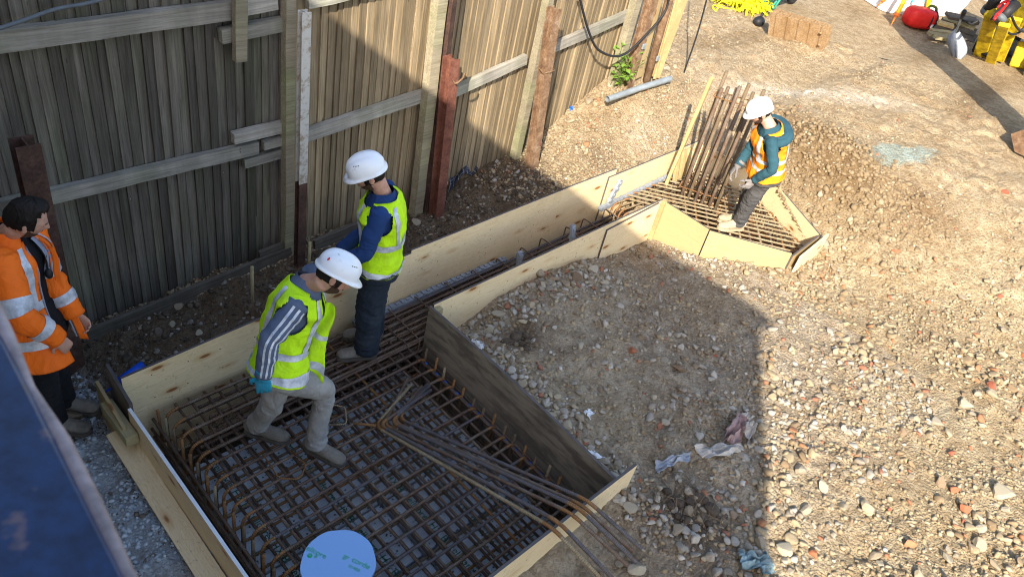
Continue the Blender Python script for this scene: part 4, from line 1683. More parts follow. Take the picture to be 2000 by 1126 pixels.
def helmet(parent, c, R, mat, seed, red=False, size=1.0):
    """safety helmet: dome with raised crown ridge, flared rim and a front peak"""
    S = size
    nu, nv = 56, 22
    vs, fs = [], []
    rx, ry, rz = .124 * S, .104 * S, .104 * S

    def P(th, ph, off=0.0):
        x, y, z = math.sin(th) * math.cos(ph), math.sin(th) * math.sin(ph), math.cos(th)
        e = 1 / max((abs(x) ** 2.3 + abs(y) ** 2.3 + abs(z) ** 2.3) ** (1 / 2.3), 1e-6)
        v = Vector((x * rx * e, y * ry * e, z * rz * e))
        rg = math.exp(-(v.y / (.021 * S)) ** 4) * (1 if z > .25 else max(0, z / .25)) * .0045
        gr = -math.exp(-((abs(v.y) - .040 * S) / (.008 * S)) ** 2) * .003 * max(0, min(1, (z - .3) * 5))
        n = Vector((x / rx, y / ry, z / rz)).normalized()
        return v + n * (rg + gr + off)
    for i in range(nv + 1):
        th = (PI / 2 + .10) * i / nv
        for j in range(nu):
            ph = 2 * PI * j / nu
            vs.append(P(max(th, 1e-3), ph))
    # flare and peak
    for q, (out, dn) in enumerate(((.006, .006), (.013, .009), (.011, .014))):
        for j in range(nu):
            ph = 2 * PI * j / nu
            b = P(PI / 2 + .10, ph)
            n = Vector((math.cos(ph), math.sin(ph), 0))
            pk = max(0, math.cos(ph)) ** 2.2
            e = out * .7 * S + pk * (.014, .034, .032)[q] * S
            bk = max(0, -math.cos(ph)) ** 3 * .012
            vs.append(b + n * e + Vector((0, 0, -dn * S - pk * (.003, .009, .013)[q] * S - bk * (q + 1) / 3)))
    rows = nv + 1 + 3
    for i in range(rows - 1):
        for j in range(nu):
            k = (j + 1) % nu
            fs.append((i * nu + j, (i + 1) * nu + j, (i + 1) * nu + k, i * nu + k))
    T = R.to_4x4()
    T.translation = c
    vs = [T @ v for v in vs]
    hm = mesh_obj('helmet', vs, fs, mat, parent, True)
    md = hm.modifiers.new('shell', 'SOLIDIFY')
    md.thickness = .003
    md.offset = -1
    # vent slots, sticker
    m = MB()
    for sd in (-1, 1):
        for q in range(3):
            ph0 = sd * (.95 + .16 * q)
            a, b_, c_, d_ = (P(.82, ph0, .0012), P(.82, ph0 + .09, .0012), P(.87, ph0 + .09, .0012), P(.87, ph0, .0012))
            m.add([T @ a, T @ b_, T @ c_, T @ d_], [(0, 1, 2, 3)])
    vent = m.make('vent', 'black_rubber', hm)
    if red:
        m = MB()
        cc = P(1.15, -2.5, .0015)
        nn = Vector((cc.x / rx ** 2, cc.y / ry ** 2, cc.z / rz ** 2)).normalized()
        u = nn.cross(Vector((0, 0, 1))).normalized()
        v = nn.cross(u)
        m.add([T @ (cc + u * .006 * math.cos(a) + v * .011 * math.sin(a)) for a in np.linspace(0, 2 * PI, 12, endpoint=False)], [tuple(range(12))])
        m.make('dot', 'red_plastic', hm)
    else:
        m = MB()
        pts = [P(1.42, a, .0015) for a in (-.12, .12)] + [P(1.56, a, .0015) for a in (.12, -.12)]
        m.add([T @ p for p in pts], [(0, 1, 2, 3)])
        m.make('badge', 'machine_yellow' if mat == 'helmet' else 'lining', hm)
    # strap/cradle band seen under the rim
    m = MB()
    ring = []
    for a in np.linspace(0, 2 * PI, 28, endpoint=False):
        ring.append(T @ Vector((.106 * S * math.cos(a), .086 * S * math.sin(a), -.012 * S)))
    m.tube(ring + [ring[0]], .006, 6)
    m.make('headband', 'black_rubber' if not red else 'slate', hm, True)
    return hm


TORSO = [(-.30, .198, .150), (-.12, .188, .140), (.0, .180, .130), (.25, .162, .118), (.5, .170, .125), (.68, .188, .130), (.80, .192, .120), (.88, .175, .102), (.94, .135, .085), (.985, .088, .072), (1.03, .066, .064), (1.10, .060, .058)]


class Torso:
    def __init__(self, J, bow=.03, k=1.0, hem=None):
        self.P = (J['hipL'] + J['hipR']) / 2
        self.N = J['neck']
        self.lh = (J['hipL'] - J['hipR']).normalized()
        self.ls = (J['shL'] - J['shR']).normalized()
        ax = (self.N - self.P).normalized()
        l = (self.lh + self.ls).normalized()
        self.F0 = l.cross(ax).normalized()
        self.mid = (self.P + self.N) / 2 - self.F0 * bow
        self.k = k
        self.down = hem if hem is not None else -ax

    def at(self, t, th, off=0.0, ex=2.35):
        a = np.interp(t, [q[0] for q in TORSO], [q[1] for q in TORSO]) * self.k
        b = np.interp(t, [q[0] for q in TORSO], [q[2] for q in TORSO]) * self.k
        if t >= 0:
            c = self.P * (1 - t) ** 2 + self.mid * 2 * t * (1 - t) + self.N * t * t
            d = ((self.mid - self.P) * (1 - t) + (self.N - self.mid) * t).normalized()
        else:
            c = self.P + self.down * (-t) * (self.N - self.P).length
            d = -self.down.normalized()
        tt = min(max(t, 0), 1)
        L = (self.lh * (1 - tt) + self.ls * tt).normalized()
        L = (L - d * L.dot(d)).normalized()
        Fw = L.cross(d).normalized()
        cs, sn = math.cos(th), math.sin(th)
        e = 2 / ex
        x = math.copysign(abs(cs) ** e, cs) * (b + off)
        y = math.copysign(abs(sn) ** e, sn) * (a + off)
        if t > .55 and t < .98:         # chest fuller, back flatter
            x += .012 * math.sin((t - .55) / .43 * PI) * (1 if cs > 0 else .5)
        return c + Fw * x + L * y, Fw, L, d

    def grid(self, t0, t1, th0, th1, nt, nth, off, ex=2.35, wr=0.0, seed=0, cut=None, flare=0.0, ws=9):
        vs, fs = [], []
        for i in range(nt + 1):
            t = t0 + (t1 - t0) * i / nt
            for j in range(nth + 1):
                th = th0 + (th1 - th0) * j / nth
                p = self.at(t, th, off, ex)[0]
                o = off
                if wr:
                    a = nz(p, ws, seed)
                    b = nz((p.x, p.y, p.z * .45), ws * 2.1, seed + 5)
                    o += wr * ((1 - 2 * abs(a)) * .8 + b * .9)
                if off > .02 and .70 < t < .97:
                    o += .020 * math.sin((t - .70) / .27 * PI) * abs(math.sin(th)) ** 2
                if flare and t < .2:
                    o += flare * (.2 - t) + .35 * flare * (.2 - t) * math.sin(3 * th + seed)
                vs.append(self.at(t, th, o, ex)[0])
        for i in range(nt):
            for j in range(nth):
                a = i * (nth + 1) + j
                q = (a, a + 1, a + nth + 2, a + nth + 1)
                if cut is not None:
                    c = (vs[q[0]] + vs[q[1]] + vs[q[2]] + vs[q[3]]) / 4
                    if cut(c, t0 + (t1 - t0) * (i + .5) / nt, th0 + (th1 - th0) * (j + .5) / nth):
                        continue
                fs.append(q)
        return vs, fs


def limb_path(a, b, c, bend=.35):
    return smooth_path([a, a.lerp(b, .5), b, b.lerp(c, .5), c], 8)


def sleeve_geo(path, radii, n=20, off=0.0, wr=.004, seed=1.0, t0=0.0, t1=1.0, cap=True):
    m = len(path)
    i0, i1 = int(round(t0 * (m - 1))), int(round(t1 * (m - 1)))
    pts = path[i0:i1 + 1]
    rs = [np.interp((i0 + i) / (m - 1), np.linspace(0, 1, len(radii)), radii) + off for i in range(len(pts))]
    vs, fs, al = tube_geo(path, [np.interp(i / (m - 1), np.linspace(0, 1, len(radii)), radii) + off for i in range(m)], n, False)
    # wrinkles: folds that ring the limb, bunching at the elbow
    out = []
    for i in range(m):
        c = path[i]
        for j in range(n):
            v = vs[i * n + j]
            d = (v - c)
            f = 1 + 1.2 * math.exp(-((i / (m - 1) - .5) / .14) ** 2)
            k = nz((j / n * 2.2, i * .42, seed), 1.0, seed) + .6 * nz((math.sin(2 * PI * j / n) * 1.3, i * .9, seed * 2), 1.0, seed + 3)
            out.append(v + d.normalized() * (wr * f * k))
    vs2 = out[i0 * n:(i1 + 1) * n]
    fs2 = []
    for i in range(i1 - i0):
        for j in range(n):
            k = (j + 1) % n
            fs2.append((i * n + j, i * n + k, (i + 1) * n + k, (i + 1) * n + j))
    if cap:
        fs2.append(tuple(range(n))[::-1])
        fs2.append(tuple((i1 - i0) * n + j for j in range(n)))
    return vs2, fs2


def boot(parent, ank, toe_dir, mat, foot_len=.29, sole_z=None, lift=0.0):
    """ankle boot with a heavy rubber sole, standing on sole_z"""
    d = Vector((toe_dir[0], toe_dir[1], 0)).normalized()
    s = Vector((-d.y, d.x, 0))
    A = Vector((ank.x, ank.y, sole_z))
    tilt = lift
    mb = MB()
    U = Vector((0, 0, 1))

    def PT(f, h):      # forward, height -> point, with heel lift about the toe ball
        f2 = f
        z = h
        if tilt:
            piv = .15
            a = tilt
            z = h * math.cos(a) + (piv - f) * math.sin(a)
            f2 = piv - (piv - f) * math.cos(a) + h * math.sin(a)
        return A + d * f2 + U * z
    prof = [(-.075, .052, .030, .034), (-.06, .062, .036, .050), (-.02, .072, .040, .062), (.04, .066, .041, .055), (.09, .054, .045, .042), (.14, .046, .049, .034), (.18, .042, .046, .029), (.205, .037, .036, .022), (.216, .034, .018, .012)]
    pts = [PT(f, h) for f, h, _, _ in prof]
    vs, fs, _ = tube_geo(pts, [(hh, ww) for _, _, ww, hh in prof], 16, True, U)
    mb.add(vs, fs)
    top = PT(-.008, .085)
    up_dir = (ank + U * .08 - top)
    shaft = [top - U * .03, top + U * .02, top + Vector((ank.x - A.x, ank.y - A.y, 0)) * .4 + U * .075]
    vs, fs, _ = tube_geo(shaft, [.050, .052, .056], 16, True, d)
    mb.add(vs, fs)
    b = remeshed('boot', mb, .008, mat, parent, 3, .0035, (38, 38, 38), ank.x * 7)
    # sole: welt outline extruded
    out = [(-.088, .0), (-.08, .026), (-.055, .038), (.0, .039), (.05, .041), (.10, .049), (.15, .054), (.19, .047), (.215, .027), (.224, .0)]
    ol = out + [(f, -w_) for f, w_ in out[::-1][1:-1]]
    n = len(ol)
    vs = [PT(f, 0.0) + s * w_ for f, w_ in ol] + [PT(f, .026) + s * w_ for f, w_ in ol]
    fs = [tuple(range(n))[::-1], tuple(range(n, 2 * n))] + [(i, (i + 1) % n, n + (i + 1) % n, n + i) for i in range(n)]
    mesh_obj('sole', vs, fs, 'sole' if mat != 'tan_boot' else 'tan_boot', b)
    return b


def make_person(label, J, face, face_up, sole_z, toes, legs_mat, boot_mat, leg_r=(.100, .086, .070, .064, .066), k=1.0,
                bow=.03, lifts=(0, 0), top_mat='navy', group=None, sleeve_r=(.066, .062, .054, .050, .042), build_arms=True,
                hair='short', beard=True, hands=None, head_s=1.0):
    J = {a: Vector(b) for a, b in J.items()}
    root = thing('person', label, 'person', ((J['ankL'].x + J['ankR'].x) / 2, (J['ankL'].y + J['ankR'].y) / 2, sole_z), group)
    T = Torso(J, bow, k)
    RH = frame(face, face_up)
    hc = J['head']
    TH = Matrix.Translation(hc) @ RH.to_4x4() @ Matrix.Diagonal((head_s, head_s, head_s, 1))
    # ---- body: one continuous skin
    mb = MB()
    vs, fs = head_patch(1e-3, PI - 1e-3, 0, 2 * PI, 64, 48, 0.0)
    fs = fs + [tuple(range(64))[::-1], tuple(48 * 65 + j for j in range(64))]
    mb.add([TH @ v for v in vs], fs)
    for sd in (-1, 1):       # ears
        ce = TH @ Vector((-.012, sd * .076, -.012))
        ellipsoid(mb, ce, [RH @ Vector((.018, sd * .006, 0)), RH @ Vector((-.003, sd * .009, 0)), RH @ Vector((-.006, 0, .032))], 12, 8)
    nb = TH @ Vector((-.030, 0, -.075))
    vs, fs, _ = tube_geo([J['neck'] - T.at(.95, 0)[3] * .07, J['neck'], J['neck'].lerp(nb, .55), nb, TH @ Vector((-.02, 0, -.02))], [.068, .060, .055, .056, .05], 18)
    mb.add(vs, fs)
    vs, fs = T.grid(-.05, 1.03, 0, 2 * PI, 22, 32, -.022)
    nth = 33
    fs.append(tuple(range(32))[::-1])
    fs.append(tuple(22 * nth + j for j in range(32)))
    mb.add(vs, fs)
    for sd in 'LR':
        vs, fs = sleeve_geo(limb_path(J['sh' + sd], J['el' + sd], J['wr' + sd]), (.050, .047, .040, .036, .028), 14, 0, 0)
        mb.add(vs, fs)
        vs, fs = sleeve_geo(limb_path(J['hip' + sd], J['knee' + sd], J['ank' + sd]), (.082, .070, .052, .048, .036), 14, 0, 0)
        mb.add(vs, fs)
        vs, fs, _ = tube_geo([J['ank' + sd] + Vector((0, 0, .02)), Vector((J['ank' + sd].x, J['ank' + sd].y, sole_z + .055)), Vector((J['ank' + sd].x, J['ank' + sd].y, sole_z + .055)) + Vector((*toes[sd], 0)).normalized() * .13], [.036, .032, .022], 10)
        mb.add(vs, fs)
    gl = {}
    for sd, (dr, pn, curl, mat, ts) in (hands or {}).items():
        tgt = mb if mat is None else MB()
        hand(tgt, J['wr' + sd], dr, pn, curl, ts, 1.0 if mat is None else 1.1)
        gl[sd] = (tgt, mat)
    body = remeshed('body', mb, .0058, 'skin', root, 1)
    for sd, (tgt, mat) in gl.items():
        if mat:
            vs, fs, _ = tube_geo([J['wr' + sd] - Vector(hands[sd][0]).normalized() * .055, J['wr' + sd], J['wr' + sd] + Vector(hands[sd][0]).normalized() * .02], [.040, .036, .034], 14)
            tgt.add(vs, fs)
            remeshed('glove', tgt, .0042, mat, root, 1, .0015, (60, 60, 60), 2.0)
    # ---- eyes, brows, hair, beard
    for sd in (-1, 1):
        m = MB()
        ellipsoid(m, TH @ (head_point(PI / 2 + .04, sd * .40, -.005)), [Vector((.0105, 0, 0)), Vector((0, .0105, 0)), Vector((0, 0, .0105))], 12, 8)
        m.make('eye', 'eye', root, True)
        vs, fs = head_patch(PI / 2 - .17, PI / 2 - .125, sd * .60, sd * .18, 8, 2, .0026)
        mesh_obj('eyebrow', [TH @ v for v in vs], fs, 'hair', root, True)
    if hair == 'short':
        def kp(th, ph):
            a = abs(ph - PI)
            return th < 1.05 or (a < 1.75 and th < 2.05 - .12 * a) or (abs(a - 1.75) < .28 and th < 1.95)
        vs, fs = head_patch(1e-3, 2.2, 0, 2 * PI, 60, 30, .0035, kp, .0012, 3)
    else:      # thick swept hair
        def kp(th, ph):
            a = abs(ph - PI)
            return th < .74 + .03 * math.sin(23 * ph) + .28 * max(0, min(1, (1.5 - a) / .6)) or (th < .95 and a < 2.2) or (a < 1.72 and th < 1.98 - .16 * a) or (abs(a - 1.72) < .16 and th < 1.72)

        def of(th, ph):
            f = max(0, math.cos(ph))
            return .006 + .016 * max(0, 1 - th / 1.5) + .020 * f * math.exp(-((th - .60) / .25) ** 2) + .005 * mnoise.noise(Vector((ph * 9, th * 3, 1))) + .003 * mnoise.noise(Vector((ph * 26, th * 5, 4)))
        vs, fs = head_patch(1e-3, 2.2, 0, 2 * PI, 72, 36, of, kp, .0018, 4)
    h = mesh_obj('hair', [TH @ v for v in vs], fs, 'hair', root, True)
    md = h.modifiers.new('s', 'SOLIDIFY')
    md.thickness = .004
    if beard:
        def kb(th, ph):
            a = abs(ph)
            z = math.cos(th)
            if a < .42:
                return z < -.70 or (-.52 < z < -.44 and a < .34)
            return a < 1.5 and z < (-.62 + .42 * (a - .42) / 1.0) and z > -.995
        vs, fs = head_patch(PI / 2, PI - .02, -1.6, 1.6, 64, 36, .0032, kb, .001, 5)
        mesh_obj('beard', [TH @ v for v in vs], fs, 'stubble', root, True)
    # ---- trousers
    mb = MB()
    vs, fs = T.grid(-.16, .24, 0, 2 * PI, 10, 32, .010)
    fs.append(tuple(range(32))[::-1])
    fs.append(tuple(10 * 33 + j for j in range(32)))
    mb.add(vs, fs)
    for sd in 'LR':
        hp = J['hip' + sd]
        ft = Vector((J['ank' + sd].x, J['ank' + sd].y, J['ank' + sd].z))
        kn = J['knee' + sd]
        low = ft + (ft - kn).normalized() * .02
        vs, fs = sleeve_geo(smooth_path([hp + (hp - kn).normalized() * .05, hp.lerp(kn, .5), kn, kn.lerp(low, .55), low], 8), leg_r, 20, 0, .002, 2.0)
        mb.add(vs, fs)

    def fold(p):
        v = .45
        for sd in 'LR':
            for q, s_ in ((J['knee' + sd], .12), (J['ank' + sd], .13), (J['hip' + sd], .14)):
                v += 1.1 * math.exp(-((Vector(p) - q).length / s_) ** 2)
        return v
    remeshed('trousers', mb, .009, legs_mat, root, 3, .0105, (9, 9, 17), J['neck'].x * 3, fold)
    for sd, lf in zip('LR', lifts):
        boot(root, J['ank' + sd], toes[sd], boot_mat, .29, sole_z, lf)
    return root, J, T, TH, RH


def top_garment(root, J, T, mat, name='jumper', off=.004, sleeve_r=(.068, .064, .055, .051, .043), t0=-.05, arms='LR', wr=.004, collar=True, seed=1.0):
    m = MB()
    vs, fs = T.grid(t0, 1.0, 0, 2 * PI, 34, 44, off, wr=wr, seed=seed)
    m.add(vs, fs)
    for sd in arms:
        a = J['sh' + sd]
        pth = limb_path(a + (a - J['el' + sd]).normalized() * .03, J['el' + sd], J['wr' + sd])
        vs, fs = sleeve_geo(pth, sleeve_r, 22, 0, wr * 1.7, seed + ord(sd))
        m.add(vs, fs)
        ellipsoid(m, a, [Vector((.058, 0, 0)), Vector((0, .058, 0)), Vector((0, 0, .058))], 18, 10)
    if collar:
        vs, fs = T.grid(.955, 1.06, 0, 2 * PI, 5, 36, .012, wr=.003, seed=seed + 2)
        m.add(vs, fs)
    return m.make(name, mat, root, True)


def vest(root, J, T, mat, t0=-.26, off=.024, front_gap=0.0, seed=3.0, hole=.088, bands=((-.02, .085), (.30, .395)), strap=(.60, .80), flare=.04, name='hi_vis_vest'):
    def cut(c, t, th):
        for sd in 'LR':
            q = J['sh' + sd] - T.at(.7, 0)[3] * .05
            dd = (c - q)
            ax = T.at(.7, 0)[3]
            al = dd.dot(ax)
            pe = (dd - ax * al).length
            if (al / (hole * 1.25)) ** 2 + (pe / hole) ** 2 < 1 and .42 < t < .90:
                return True
        if front_gap and (abs(th) < front_gap or abs(th - 2 * PI) < front_gap):
            return True
        if t > .93 and math.cos(th) > .35 and t > .93 + .05 * (1 - math.cos(th)):
            return True
        return False
    vs, fs = T.grid(t0, .985, 0, 2 * PI, 92, 168, off, wr=.011, seed=seed, cut=cut, flare=flare)
    v = mesh_obj(name, vs, fs, mat, root, True)
    md = v.modifiers.new('s', 'SOLIDIFY')
    md.thickness = .003
    for a, b in bands:
        vs, fs = T.grid(a, b, 0, 2 * PI, 8, 168, off + .0045, wr=.011, seed=seed, cut=cut, flare=flare)
        s = mesh_obj('reflective_band', vs, fs, 'reflective', v, True)
    for c0 in strap:
        pass
    for sd in (1, -1):
        for c0, w_ in ((strap[0], .13), (PI - strap[1], .12)):
            th = c0 * sd if sd > 0 else 2 * PI - c0
            vs, fs = T.grid(bands[-1][1] + .005, .95, th - w_, th + w_, 28, 8, off + .0055, wr=.011, seed=seed, flare=flare,
                            cut=None)
            mesh_obj('reflective_strap', vs, fs, 'reflective', v, True)
    return v


def V2(a):
    return Vector((a[0], a[1], 0)).normalized()


# ---- the man in dark trousers on the bundles of bars, looking down to the left
J = dict(head=(2.650, 3.390, 1.622), neck=(2.745, 3.352, 1.462), shL=(2.622, 3.208, 1.420), shR=(2.873, 3.470, 1.400),
         elL=(2.514, 3.197, 1.165), wrL=(2.400, 3.370, 1.000), elR=(2.719, 3.440, 1.129), wrR=(2.540, 3.500, 0.975),
         hipL=(2.690, 3.262, 0.945), hipR=(2.800, 3.400, 0.930), kneeL=(2.675, 3.288, 0.522), kneeR=(2.805, 3.415, 0.500), ankL=(2.704, 3.311, 0.115), ankR=(2.852, 3.452, 0.115))
face2 = Vector((-.74, .50, -.40))
root, J2, T2, TH, RH = make_person('worker in yellow vest over a navy fleece, standing upright on the bars in dark trousers', J, face2, (-.30, .2, .93), .014,
                                   dict(L=(-.80, .45), R=(-.75, .55)), 'workwear', 'muddy_boot', leg_r=(.112, .105, .094, .088, .088), bow=.03,
                                   hands=dict(L=((-.7, .6, -.35), (.3, .2, -.9), .7, None, 1), R=((-.8, .4, -.35), (.3, -.2, -.9), .7, None, -1)))
top_garment(root, J2, T2, 'navy', 'fleece', seed=1.3)
vest(root, J2, T2, 'hv_yellow', t0=-.055, seed=3.1, bands=((-.03, .045), (.36, .45)))
helmet(root, TH @ Vector((.004, 0, .044)), RH @ Matrix.Rotation(.02, 3, 'Y'), 'helmet', 2)
# a loop of tie wire hung at his hip
m = MB()
for q in range(5):
    pts = []
    for i in range(12):
        t = i / 11
        p = T2.at(.03 - .008 * q - .05 * math.sin(t * PI), .7 + t * 1.5 + q * .05, .040 + .002 * q)[0]
        pts.append(p)
    m.tube(pts, .0022, 5)
m.make('tie_wire', 'black_rubber', root, True)

# ---- the man stepping across the cage, bent forward to the right
J = dict(head=(2.005, 2.800, 1.470), neck=(1.915, 2.930, 1.350), shR=(1.762, 2.800, 1.330), shL=(2.040, 3.050, 1.275),
         elR=(1.575, 2.755, 1.20), wrR=(1.513, 2.717, 0.998), elL=(2.03, 3.07, 1.02), wrL=(2.03, 3.03, 0.79),
         hipR=(1.655, 2.790, .870), hipL=(1.765, 2.935, 0.868), kneeL=(1.690, 2.930, 0.470), kneeR=(1.965, 2.790, 0.547), ankL=(1.676, 3.100, 0.115), ankR=(1.905, 2.755, 0.115))
faceA = Vector((.78, -.58, -.58))
root, J1, T1, TH, RH = make_person('worker bending forward in mid step, yellow vest over a striped slate tracktop', J, faceA, (.55, -.1, .8), .014,
                                   dict(L=(.62, -.78), R=(.45, -.90)), 'jeans', 'muddy_boot', leg_r=(.100, .086, .068, .062, .064), bow=.05,
                                   hands=dict(R=((-.02, -.05, -1), (.4, .5, 0), .55, 'glove_blue', -1), L=((.4, -.5, -.7), (-.5, -.4, -.2), .6, None, 1)))
sl = top_garment(root, J1, T1, 'slate', 'tracktop', seed=2.1, sleeve_r=(.070, .068, .058, .055, .046))
vest(root, J1, T1, 'hv_yellow', t0=-.085, seed=4.4, front_gap=.16, hole=.094, bands=((-.06, .02), (.20, .28)), flare=.05)
# three pale stripes down the sleeve
pth = limb_path(J1['shR'] + (J1['shR'] - J1['elR']).normalized() * .03, J1['elR'], J1['wrR'])
NS = 60
vsA, fsA = sleeve_geo(pth, (.070, .068, .058, .055, .046), NS, .0030, .0068, 2.1 + ord('R'), 0, 1, cap=False)
m = MB()
aim = Vector((-.25, -.95, .25))          # outer side of the arm
best = max(range(NS), key=lambda j: (vsA[16 * NS + j] - pth[16]).normalized().dot(aim))
for kq in (-5, 0, 5):
    for i in range(2, len(vsA) // NS - 2):
        for c0 in (best + kq, best + kq + 1):
            j, j2 = c0 % NS, (c0 + 1) % NS
            m.add([vsA[i * NS + j], vsA[i * NS + j2], vsA[(i + 1) * NS + j2], vsA[(i + 1) * NS + j]], [(0, 1, 2, 3)])
m.make('sleeve_stripe', 'reflective', sl, True)
helmet(root, TH @ Vector((.002, 0, .044)), RH @ Matrix.Rotation(-.05, 3, 'Y'), 'helmet', 5, red=True)
# open left front of the vest hanging away from the body
vs, fs = [], []
for i in range(15):
    t = i / 14
    a = T1.at(.84 - .92 * t, .20, .028)[0]
    for j in range(6):
        q = j / 5
        dv = T1.F0 * (.035 * q) + Vector((0, 0, -.06 * q * t)) + Vector((.62, -.55, -.1)) * (.085 * q * (.35 + .65 * t))
        w_ = .012 * math.sin(6 * t + 4 * q)
        vs.append(a + dv + Vector((w_, w_, 0)))
for i in range(14):
    for j in range(5):
        a = i * 6 + j
        fs.append((a, a + 1, a + 7, a + 6))
fl = mesh_obj('vest_flap', vs, fs, 'hv_yellow', root, True)
fl.modifiers.new('s', 'SOLIDIFY').thickness = .004
for (i0, i1) in ((6, 7), (12, 13)):
    q = [vs[i * 6 + j] + Vector((-.35, -.5, .3)).normalized() * .006 for i in (i0, i1) for j in range(6)]
    mesh_obj('reflective_band', q, [(j, j + 1, j + 7, j + 6) for j in range(5)], 'reflective', fl, True)

# ---- the man on the far pad, head bowed
J = dict(head=(6.575, 2.760, 1.560), neck=(6.625, 2.640, 1.465), shL=(6.490, 2.505, 1.395), shR=(6.715, 2.715, 1.375), elL=(6.500, 2.400, 1.172), wrL=(6.515, 2.520, 0.975),
         elR=(6.68, 2.76, 1.14), wrR=(6.585, 2.76, .99), hipL=(6.725, 2.510, 1.01), hipR=(6.830, 2.615, 1.00), kneeL=(6.775, 2.575, 0.645), kneeR=(6.900, 2.665, 0.640), ankL=(6.868, 2.626, 0.315), ankR=(6.985, 2.690, 0.315))
J = {a: tuple(b) for a, b in J.items()}
faceF = Vector((-.62, .58, -.55))
root, JF, TF, TH, RH = make_person('worker on the sunlit far pad in orange vest over a teal hooded top, head bowed', J, faceF, (-.35, .32, .85), .217,
                                   dict(L=(-.85, .50), R=(-.8, .62)), 'charcoal', 'tan_boot', leg_r=(.098, .086, .074, .068, .064), k=1.0, bow=.05, head_s=.94,
                                   hands=dict(L=((-.25, .35, -.9), (.3, .75, -.1), .75, 'glove_grey', -1), R=((-.4, .2, -.85), (.4, -.6, -.1), .6, 'glove_grey', 1)))
hd = top_garment(root, JF, TF, 'teal', 'hooded_top', seed=5.5, sleeve_r=(.057, .055, .049, .046, .040))
vest(root, JF, TF, 'hv_amber', t0=-.04, seed=6.4, hole=.082, bands=((.14, .22), (.36, .44)), flare=.05)
# hood lying on the shoulders
m = MB()
hcn = TF.at(.95, PI, .05)[0]
for k_, rr_ in ((0, .050), (1, .042)):
    pts = []
    for a in np.linspace(-2.2, 2.2, 16):
        pts.append(TF.at(.93 - .10 * math.cos(a / 1.4) + .03 * k_, PI + a, .038 - .01 * k_)[0])
    m.tube(pts, [rr_ * (.45 + .55 * math.cos(a / 1.75)) for a in np.linspace(-2.2, 2.2, 16)], 12)
m.make('hood', 'teal', hd, True)
helmet(root, TH @ Vector((.002, 0, .042)), RH, 'helmet_clean', 7, size=.95)

# ---- the man at the left edge in an open orange jacket
J = dict(head=(0.835, 3.950, 1.520), neck=(0.745, 4.060, 1.375), shR=(0.665, 3.890, 1.335), shL=(0.880, 4.160, 1.300), elR=(0.655, 3.720, 1.085), wrR=(0.785, 3.690, 0.875),
         elL=(0.900, 4.03, 1.03), wrL=(0.96, 3.93, .80), hipR=(0.690, 3.890, .80), hipL=(0.800, 4.020, 0.80), kneeR=(0.710, 3.920, 0.38), kneeL=(0.815, 4.06, 0.38), ankR=(0.715, 3.945, -.02), ankL=(0.820, 4.085, -.02))
faceO = Vector((.93, -.22, -.42))
root, JO, TO, TH, RH = make_person('bareheaded man with dark hair and beard in an open orange reflective jacket', J, faceO, (.40, -.22, .88), -.115,
                                   dict(L=(.7, -.6), R=(.75, -.65)), 'black_cloth', 'muddy_boot', leg_r=(.100, .094, .082, .076, .074), bow=.03, hair='swept',
                                   hands=dict(R=((.45, -.2, -.85), (-.1, .7, -.2), .95, None, -1), L=((.45, -.3, -.8), (-.4, -.6, -.2), .8, None, 1)))
top_garment(root, JO, TO, 'black_cloth', 'shirt', seed=8.1, arms='')


def jcut(c, t, th):
    g = .30 + .10 * max(0, .5 - t)
    return abs(th) < g or abs(th - 2 * PI) < g


jr = (.086, .084, .074, .070, .058)
m = MB()
vs, fs = TO.grid(-.30, .985, 0, 2 * PI, 60, 90, .034, wr=.009, seed=9.2, cut=jcut, flare=.10, ws=7)
m.add(vs, fs)
jp = {}
for sd in 'LR':
    a = JO['sh' + sd]
    jp[sd] = limb_path(a + (a - JO['el' + sd]).normalized() * .035, JO['el' + sd], JO['wr' + sd] + (JO['wr' + sd] - JO['el' + sd]).normalized() * .01)
    vs, fs = sleeve_geo(jp[sd], jr, 30, 0, .0075, 4.0 + ord(sd))
    m.add(vs, fs)
    ellipsoid(m, a, [Vector((.084, 0, 0)), Vector((0, .084, 0)), Vector((0, 0, .084))], 20, 12)
vs, fs = TO.grid(.93, 1.10, .42, 2 * PI - .42, 8, 50, .035, wr=.006, seed=2.2)
m.add(vs, fs)
jk = m.make('orange_jacket', 'hv_orange', root, True)
jk.modifiers.new('s', 'SOLIDIFY').thickness = .004
for a, b_ in ((-.06, .03), (.28, .37)):
    vs, fs = TO.grid(a, b_, 0, 2 * PI, 6, 90, .039, wr=.009, seed=9.2, cut=jcut, flare=.10, ws=7)
    mesh_obj('reflective_band', vs, fs, 'reflective', jk, True)
for sd in (1, -1):
    for c0, w_ in ((.62, .12), (PI - .8, .12)):
        th = c0 if sd > 0 else 2 * PI - c0
        vs, fs = TO.grid(.37, .96, th - w_, th + w_, 20, 6, .0405, wr=.009, seed=9.2, ws=7)
        mesh_obj('reflective_strap', vs, fs, 'reflective', jk, True)
for sd in 'LR':
    for a, b_ in ((.34, .46), (.70, .82)):
        vs, fs = sleeve_geo(jp[sd], jr, 30, .0035, .0075, 4.0 + ord(sd), a, b_, cap=False)
        mesh_obj('reflective_band', vs, fs, 'reflective', jk, True)
